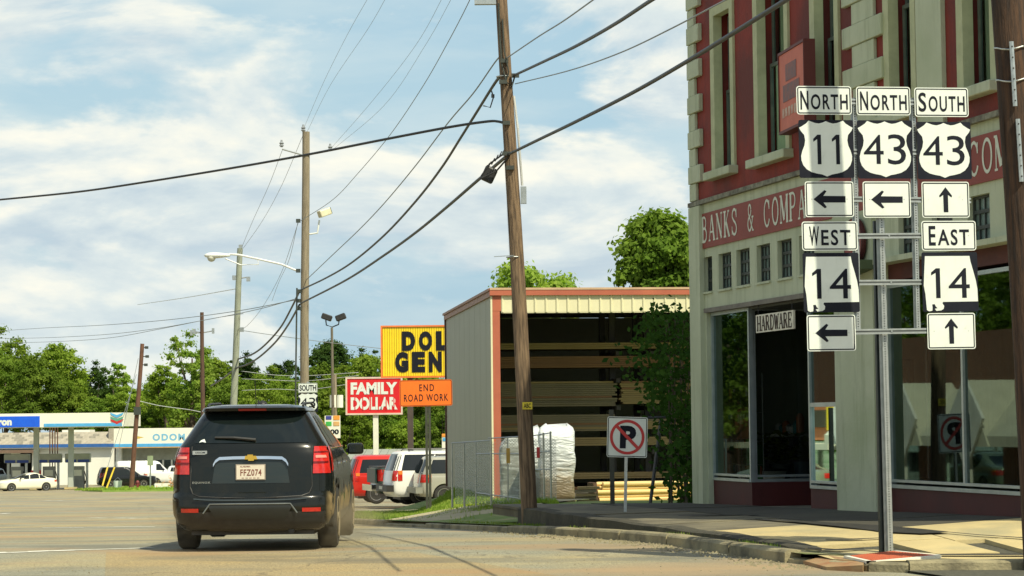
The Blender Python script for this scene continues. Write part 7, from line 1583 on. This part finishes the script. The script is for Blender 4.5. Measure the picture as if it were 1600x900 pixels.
LEAVES = {'bright': leafmat('leaves_bright', (.15, .235, .03), (.29, .38, .06), .42, .35), 'mid': leafmat('leaves_mid', (.1, .17, .025), (.2, .28, .045), .38, .3), 'dark': leafmat('leaves_dark', (.03, .06, .016), (.065, .11, .025), .28, .4), 'pale': leafmat('leaves_pale', (.15, .25, .035), (.28, .36, .07), .42, .6)}
BARK = mat('bark', (.13, .1, .07), (.08, .06, .045), 3, .9)
_tm = {}
def tree(label, x, y, H, w, kind, group=None, seed=0, gz=None, dens=1.0, leaf=None, name='leafy_tree', baseh=.18, key=None, loose=.0):
    key = key or (kind, seed % 4, round(dens, 1), round(w / H, 1), round(loose, 1), round(math.log2(H)))
    if key not in _tm:
        cl = int((180 if not loose else 110) * dens); me, c = crown_mesh(seed + 11, 1.0, 2.0 * .84 * (H / w) if False else 1.0, 10, 10) if False else (None, None)
        me, c = crown_mesh(seed + 11, w / 2, H * (1 - baseh), cl, int(170), (leaf or max(.12, H * .0145)) * .72, .2 if not loose else .19)
        c = c + np.array([0, 0, H * baseh]); _tm[key] = (me, trunk_mesh(H, H * .022, c, seed), H, w)
    me, tm, H0, w0 = _tm[key]; t = thing(name, label, 'tree', (x, y, (rz(y) if gz is None else gz) - .1), (seed * 1.7) % 6.28, group)
    t.scale = (w / w0, w / w0, H / H0)
    link('trunk', tm, BARK, t); o = link('crown', me, None, t, loc=(0, 0, H0 * baseh))
    if not me.materials: me.materials.append(LEAVES[kind])
    return t
def tree_px(label, px, ptop, Y, wpx, kind, group=None, seed=0, **k):
    g = rz(Y) if 'gz' not in k else k['gz']; c = P(px, ptop, Y); return tree(label, c.x, Y, c.z - g, wpx * Y / FPX, kind, group, seed, **k)
LA = ['tall green tree cut by the left edge above the filling station canopy', 'broad bright tree above the letters on the blue canopy panel', 'broad bright tree above the white part of the canopy', 'lower tree filling the gap above the canopy between two grey columns', 'lower mid-green tree above the left end of the canopy', 'low tree whose crown meets the sky above the rightmost fuel pump', 'small low tree above the right end of the canopy', 'low bright tree directly behind the reddish brown leaning pole', 'bright tree right of the reddish brown leaning pole', 'low mid-green tree above the ODOM fascia', 'bright tree above the ODOM lettering and the SUV roof corner']
GA = 'trees behind the filling station'
for i, (px, pt, Y, w, kd) in enumerate(((-30, 520, 250, 110, 'mid'), (28, 532, 262, 120, 'bright'), (92, 534, 256, 105, 'bright'), (60, 560, 240, 90, 'mid'), (10, 570, 244, 100, 'mid'), (110, 585, 242, 80, 'bright'), (150, 612, 240, 70, 'mid'), (196, 604, 240, 66, 'bright'), (232, 600, 262, 90, 'bright'), (238, 630, 238, 60, 'mid'), (284, 600, 245, 90, 'bright'))):
    tree_px(LA[i], px, pt, Y, w, kd, GA, i)
for i, (px, pt, Y, w) in enumerate(((150, 585, 330, 60), (172, 590, 340, 70), (240, 597, 330, 70), (130, 600, 335, 60))): tree_px('dark green tree further back between the bright ones left of the grey pole', px, pt, Y, w, 'dark', 'dark trees behind the bright row', i + 20)
tree_px('slender half-bare tree with wispy top left of the reddish brown leaning pole', 186, 556, 245, 46, 'pale', None, 31, dens=.7, loose=1, baseh=.3)
tree_px('tall loose pale-green tree around the distant brown pole left of the lamp pole', 300, 524, 226, 100, 'pale', None, 32, dens=1.0, loose=1, baseh=.15)
LB = ['bright tree rising left of the distant brown pole', 'bright tree between the distant brown pole and the grey-green pole', 'mid-green tree behind the foot of the grey-green pole', 'bright low tree just right of the grey-green pole', 'mid-green tree halfway between the grey-green pole and the lamp pole', 'bright tree just left of the lamp pole foot', 'mid-green tree between the lamp pole and the twin floodlight pole', 'bright tree around the foot of the twin floodlight pole', 'bright tree rising left of the yellow sign', 'mid-green tree behind the red store sign', 'bright tree behind the white post of the red store sign', 'mid-green tree behind the orange road sign', 'bright tree behind the shed corner and the yellow sign post', 'tall mid-green tree mostly hidden behind the yellow sign', 'low mid-green shrubby tree above the white SUV roof', 'low bright shrubby tree above the red SUV roof', 'low bright shrubby tree above the silver-beige SUV', 'low mid-green tree beside the shed corner above the parked vehicles', 'low mid-green tree behind the roof antenna of the driving SUV', 'low bright tree behind the left half of the driving SUV roof']
GB = 'trees behind the dark SUV and the shop signs'
for i, (px, pt, Y, w, kd) in enumerate(((262, 560, 235, 60, 'bright'), (340, 548, 228, 70, 'bright'), (365, 590, 222, 90, 'mid'), (405, 585, 215, 80, 'bright'), (438, 575, 230, 80, 'mid'), (455, 596, 175, 80, 'bright'), (505, 562, 220, 70, 'mid'), (520, 585, 180, 90, 'bright'), (570, 560, 215, 80, 'bright'), (560, 600, 172, 90, 'mid'), (610, 590, 185, 90, 'bright'), (650, 585, 175, 90, 'mid'), (690, 592, 180, 100, 'bright'), (640, 560, 230, 120, 'mid'), (590, 640, 162, 70, 'mid'), (540, 645, 160, 80, 'bright'), (640, 645, 160, 80, 'bright'), (690, 640, 160, 80, 'mid'), (420, 630, 170, 80, 'mid'), (385, 630, 172, 60, 'bright'))):
    tree_px(LB[i], px, pt, Y, w, kd, GB, i + 5)
tree_px('dark rounded tree rising above the others behind the twin floodlights', 518, 526, 300, 95, 'dark', None, 51, dens=1.1)
for i, (px, pt, w) in enumerate(((395, 572, 60), (436, 566, 60), (462, 572, 50), (585, 556, 40), (570, 566, 60), (380, 578, 50))): tree_px('dark distant tree on the skyline right of the slim grey-green pole', px, pt, 340, w, 'dark', 'dark skyline trees', i + 60)
tree_px('sparse pale yellow-green treetop showing over the shed roof beside the leaning pole', 835, 394, 95, 190, 'pale', None, 71, gz=-.5, dens=.8, loose=1, leaf=.16, baseh=.35)
tree_px('large dense green tree rising behind the shed roof next to the shop corner', 1042, 324, 90, 178, 'mid', None, 72, gz=-.5, dens=1.6, leaf=.17, baseh=.2)
tree_px('darker tree behind the large one beside the shop corner', 1090, 350, 100, 160, 'dark', None, 74, gz=-.5, dens=1.3, leaf=.2, baseh=.2)
for i, (x, y, H, w) in enumerate(((-25.5, 80, 7, 6), (-29, 92, 9, 7), (-44, 80, 12, 10), (-48, 96, 14, 12), (-40, 66, 11, 9), (-34, 50, 10, 9), (-52, 112, 14, 13), (-30, 40, 9, 8))): tree('tree near the brick store across the street, seen only in the shop glass, the first two added to darken it', x, y, H, w, 'mid', 'trees across the street, two of them added', i + 80)  # first two trees added before the store to darken the left window's reflection
# vine on the shop corner
def vine():
    rn = random.Random(21); t = thing('climbing_vine', 'dark leafy vine climbing the far corner of the shop in front of the shed', 'vine', FD(-.1, .35, .08)); g = P(1045, 782, 39); t.location = g
    stems = MB(); L = MB(); outline = [(785, 1056, 1086), (740, 1050, 1092), (700, 1046, 1094), (660, 1042, 1096), (620, 1015, 1094), (585, 990, 1090), (560, 1000, 1082), (530, 1000, 1082), (505, 1006, 1082), (485, 1016, 1080), (474, 1024, 1044)]
    ys = [o[0] for o in outline][::-1]; a_ = [o[1] for o in outline][::-1]; b_ = [o[2] for o in outline][::-1]
    cl = []
    for _ in range(78):
        py = rn.uniform(474, 782); lo, hi = np.interp(py, ys, a_), np.interp(py, ys, b_); px = lo + (hi - lo) * (rn.random() ** .7); cl.append((px, py, rn.uniform(37.9, 39.6)))
    for (px, py, Y) in cl:
        c = P(px, py, Y) - t.location; sz_ = rn.uniform(.1, .26)
        for _ in range(34):
            o = Vector((rn.gauss(0, sz_), rn.gauss(0, sz_), rn.gauss(0, sz_ * .8))); n_ = Vector((rn.gauss(0, .6), -1 + rn.gauss(0, .6), .6 + rn.gauss(0, .5))).normalized(); u = n_.cross(Vector((rn.gauss(0, 1), rn.gauss(0, 1), rn.gauss(0, 1)))).normalized(); v = n_.cross(u); s = rn.uniform(.035, .075); p = c + o
            if py < 520 and o.z > .22: continue
            L.quad(p - u * s, p - v * s * .6, p + u * s, p + v * s * .6)
    for k in range(9):
        px = 1050 + k * 4.5; pts = [P(px + rn.uniform(-6, 6) - (785 - y) * .04, y, 38.8 + rn.uniform(-.3, .3)) - t.location for y in (786, 730, 670, 610, 550, 500)]; stems.tube(pts, [.02, .018, .015, .012, .01, .006], 5)
    stems.build('stems', BARK, t); L.build('leaves', LEAVES['dark'] if False else leafmat('vine_leaves', (.02, .05, .012), (.05, .1, .02), .25, 2), t, fix=False, kind='stuff')
vine()
# ================================================================== brick store across the street (seen in the shop glass)
ang = math.atan2(TD.y, TD.x); bp = Vector((-27.5, 84, rz(84)))
bs_ = thing('brick_store', 'long brick store with pale gabled awnings across the street, mirrored in the shop glass', 'building', bp, ang)
BRICK = mat('brown_brick', (.26, .11, .06), (.2, .085, .045), 2, .85)
nt = BRICK.node_tree; b_ = nt.nodes['Principled BSDF']; tb_ = N(nt, 'ShaderNodeTexBrick'); tb_.inputs['Scale'].default_value = 4; tb_.inputs['Color1'].default_value = (.27, .11, .06, 1); tb_.inputs['Color2'].default_value = (.19, .08, .045, 1); tb_.inputs['Mortar'].default_value = (.3, .26, .2, 1); tb_.inputs['Mortar Size'].default_value = .012
tcx = N(nt, 'ShaderNodeTexCoord'); mpx = N(nt, 'ShaderNodeMapping'); mpx.inputs['Rotation'].default_value = (math.pi / 2, 0, 0); nt.links.new(tcx.outputs['Object'], mpx.inputs[0]); nt.links.new(mpx.outputs[0], tb_.inputs[0]); nt.links.new(tb_.outputs[0], b_.inputs['Base Color'])
# local x along the street (towards the camera), local +y = towards the shops? facade faces the street (direction -ND)
wall_panel(0, 60, 0, 5.6, .3, [(3 + i * 6, 8 + i * 6, .5, 2.5) for i in range(9)], y0=0).build('wall', BRICK, bs_)
MB().box(0, 60, -8, -.01, 0, 5.4).build('building_mass', BRICK, bs_)
AWN = mat('pale_awning', (.62, .6, .46), (.54, .52, .4), 2, .8)
mb = MB().add([(16, .3, 3.9), (57, .3, 3.9), (57, 1.9, 2.5), (16, 1.9, 2.5), (57, 1.9, 2.2), (16, 1.9, 2.2)], [(0, 1, 2, 3), (3, 2, 4, 5)])
mb.build('awning', AWN, bs_, fix=False)
for i in range(8):
    x = 18 + i * 4.6; MB().add([(x - 1.3, 1.95, 2.2), (x + 1.3, 1.95, 2.2), (x, 1.95, 4.1), (x, .3, 4.1), (x - 1.3, .3, 3.2), (x + 1.3, .3, 3.2)], [(0, 1, 2), (0, 2, 3, 4), (1, 5, 3, 2)]).build('awning_gable', AWN, bs_, fix=False)
    MB().prism([(x - 1.15, 3.0), (x, 1.5), (x + 1.15, 3.0), (x, 4.2)], 1.97, 2.05).build('gable_panel', mat('pale_gable_panel', (.8, .8, .72), None, 2, .7), bs_)
    MB().box(x - .05, x + .05, 1.85, 1.95, 0, 2.2).build('awning_post', OFFW, bs_)
for i in range(9): MB().quad((3 + i * 6, .15, .5), (8 + i * 6, .15, .5), (8 + i * 6, .15, 2.5), (3 + i * 6, .15, 2.5)).build('shop_window', STORE, bs_)
bs_.scale = (1, -1, 1) if False else (1, 1, 1)
MB().box(3, 15.5, .31, .5, 2.3, 3.5).build('orange_fascia', mat('orange_brick_fascia', (.5, .17, .06), (.42, .14, .05), 2, .8), bs_)
MB().box(7.5, 13.2, .51, .62, 2.75, 3.35).build('sign_board', mat('dark_signboard', (.05, .04, .02), None, 2, .6), bs_); MB().box(13.2, 13.8, .51, .7, 2.65, 3.45).build('sign_end', YEL, bs_)
MB().box(3, 15.5, .51, 1.6, 2.0, 2.2).build('canopy_slab', AWN, bs_)
# yellow-lettered store front further up, caught in the left display window
# a parked car by the brick store, mirrored in the left display window
vehicle('parked_sedan', 'olive sedan parked by the brick store across the street, mirrored in the shop glass', 'sedan', (-19.1, 66, rz(66)), math.radians(14), sd_lv, (.2, .22, .15), 4.8, (1.0, 3.8), .33, [[(1.55, .99), (2.3, .97), (2.25, 1.38), (1.55, 1.36)]], [(-.6, 1.0), (.6, 1.0), (.5, 1.38), (-.5, 1.38)], (.55, .85, .72, .88))
print('objects', len(bpy.data.objects))

# ================================================================== dust kicked up by the driving SUV
def dust(c, size, dens, seed):
    m = bpy.data.materials.new('road_dust'); m.use_nodes = True; nt = m.node_tree; nt.nodes.clear(); o = N(nt, 'ShaderNodeOutputMaterial'); v = N(nt, 'ShaderNodeVolumePrincipled'); nt.links.new(v.outputs[0], o.inputs['Volume'])
    v.inputs['Color'].default_value = (.75, .62, .4, 1); v.inputs['Anisotropy'].default_value = .1
    t = N(nt, 'ShaderNodeTexCoord'); ln = N(nt, 'ShaderNodeVectorMath', operation='LENGTH'); nt.links.new(t.outputs['Object'], ln.inputs[0])
    mr = N(nt, 'ShaderNodeMapRange', interpolation_type='SMOOTHSTEP'); nt.links.new(ln.outputs['Value'], mr.inputs[0]); mr.inputs[1].default_value = 1; mr.inputs[2].default_value = .1; mr.inputs[3].default_value = 0; mr.inputs[4].default_value = dens
    n = N(nt, 'ShaderNodeTexNoise'); n.inputs['Scale'].default_value = 2.6; n.inputs['Detail'].default_value = 5; nt.links.new(t.outputs['Object'], n.inputs['Vector'])
    r_ = N(nt, 'ShaderNodeMapRange'); nt.links.new(n.outputs['Fac'], r_.inputs[0]); r_.inputs[1].default_value = .35; r_.inputs[2].default_value = .7
    mu = N(nt, 'ShaderNodeMath', operation='MULTIPLY'); nt.links.new(mr.outputs[0], mu.inputs[0]); nt.links.new(r_.outputs[0], mu.inputs[1]); nt.links.new(mu.outputs[0], v.inputs['Density'])
    mb = MB(); prof = [(math.sin(a), -math.cos(a)) for a in np.linspace(.05, math.pi - .05, 10)]; mb.lathe(prof, 20); ob = mb.build('dust_cloud', m, kind='stuff'); ob.location = c; ob.scale = size; return ob
ex, ey = eqp[0], eqp[1]
dust((ex + .95, ey + 1.0, .3), (.75, 1.3, .42), 1.4, 1); dust((ex - .75, ey + .9, .22), (.6, 1.2, .3), .9, 2)
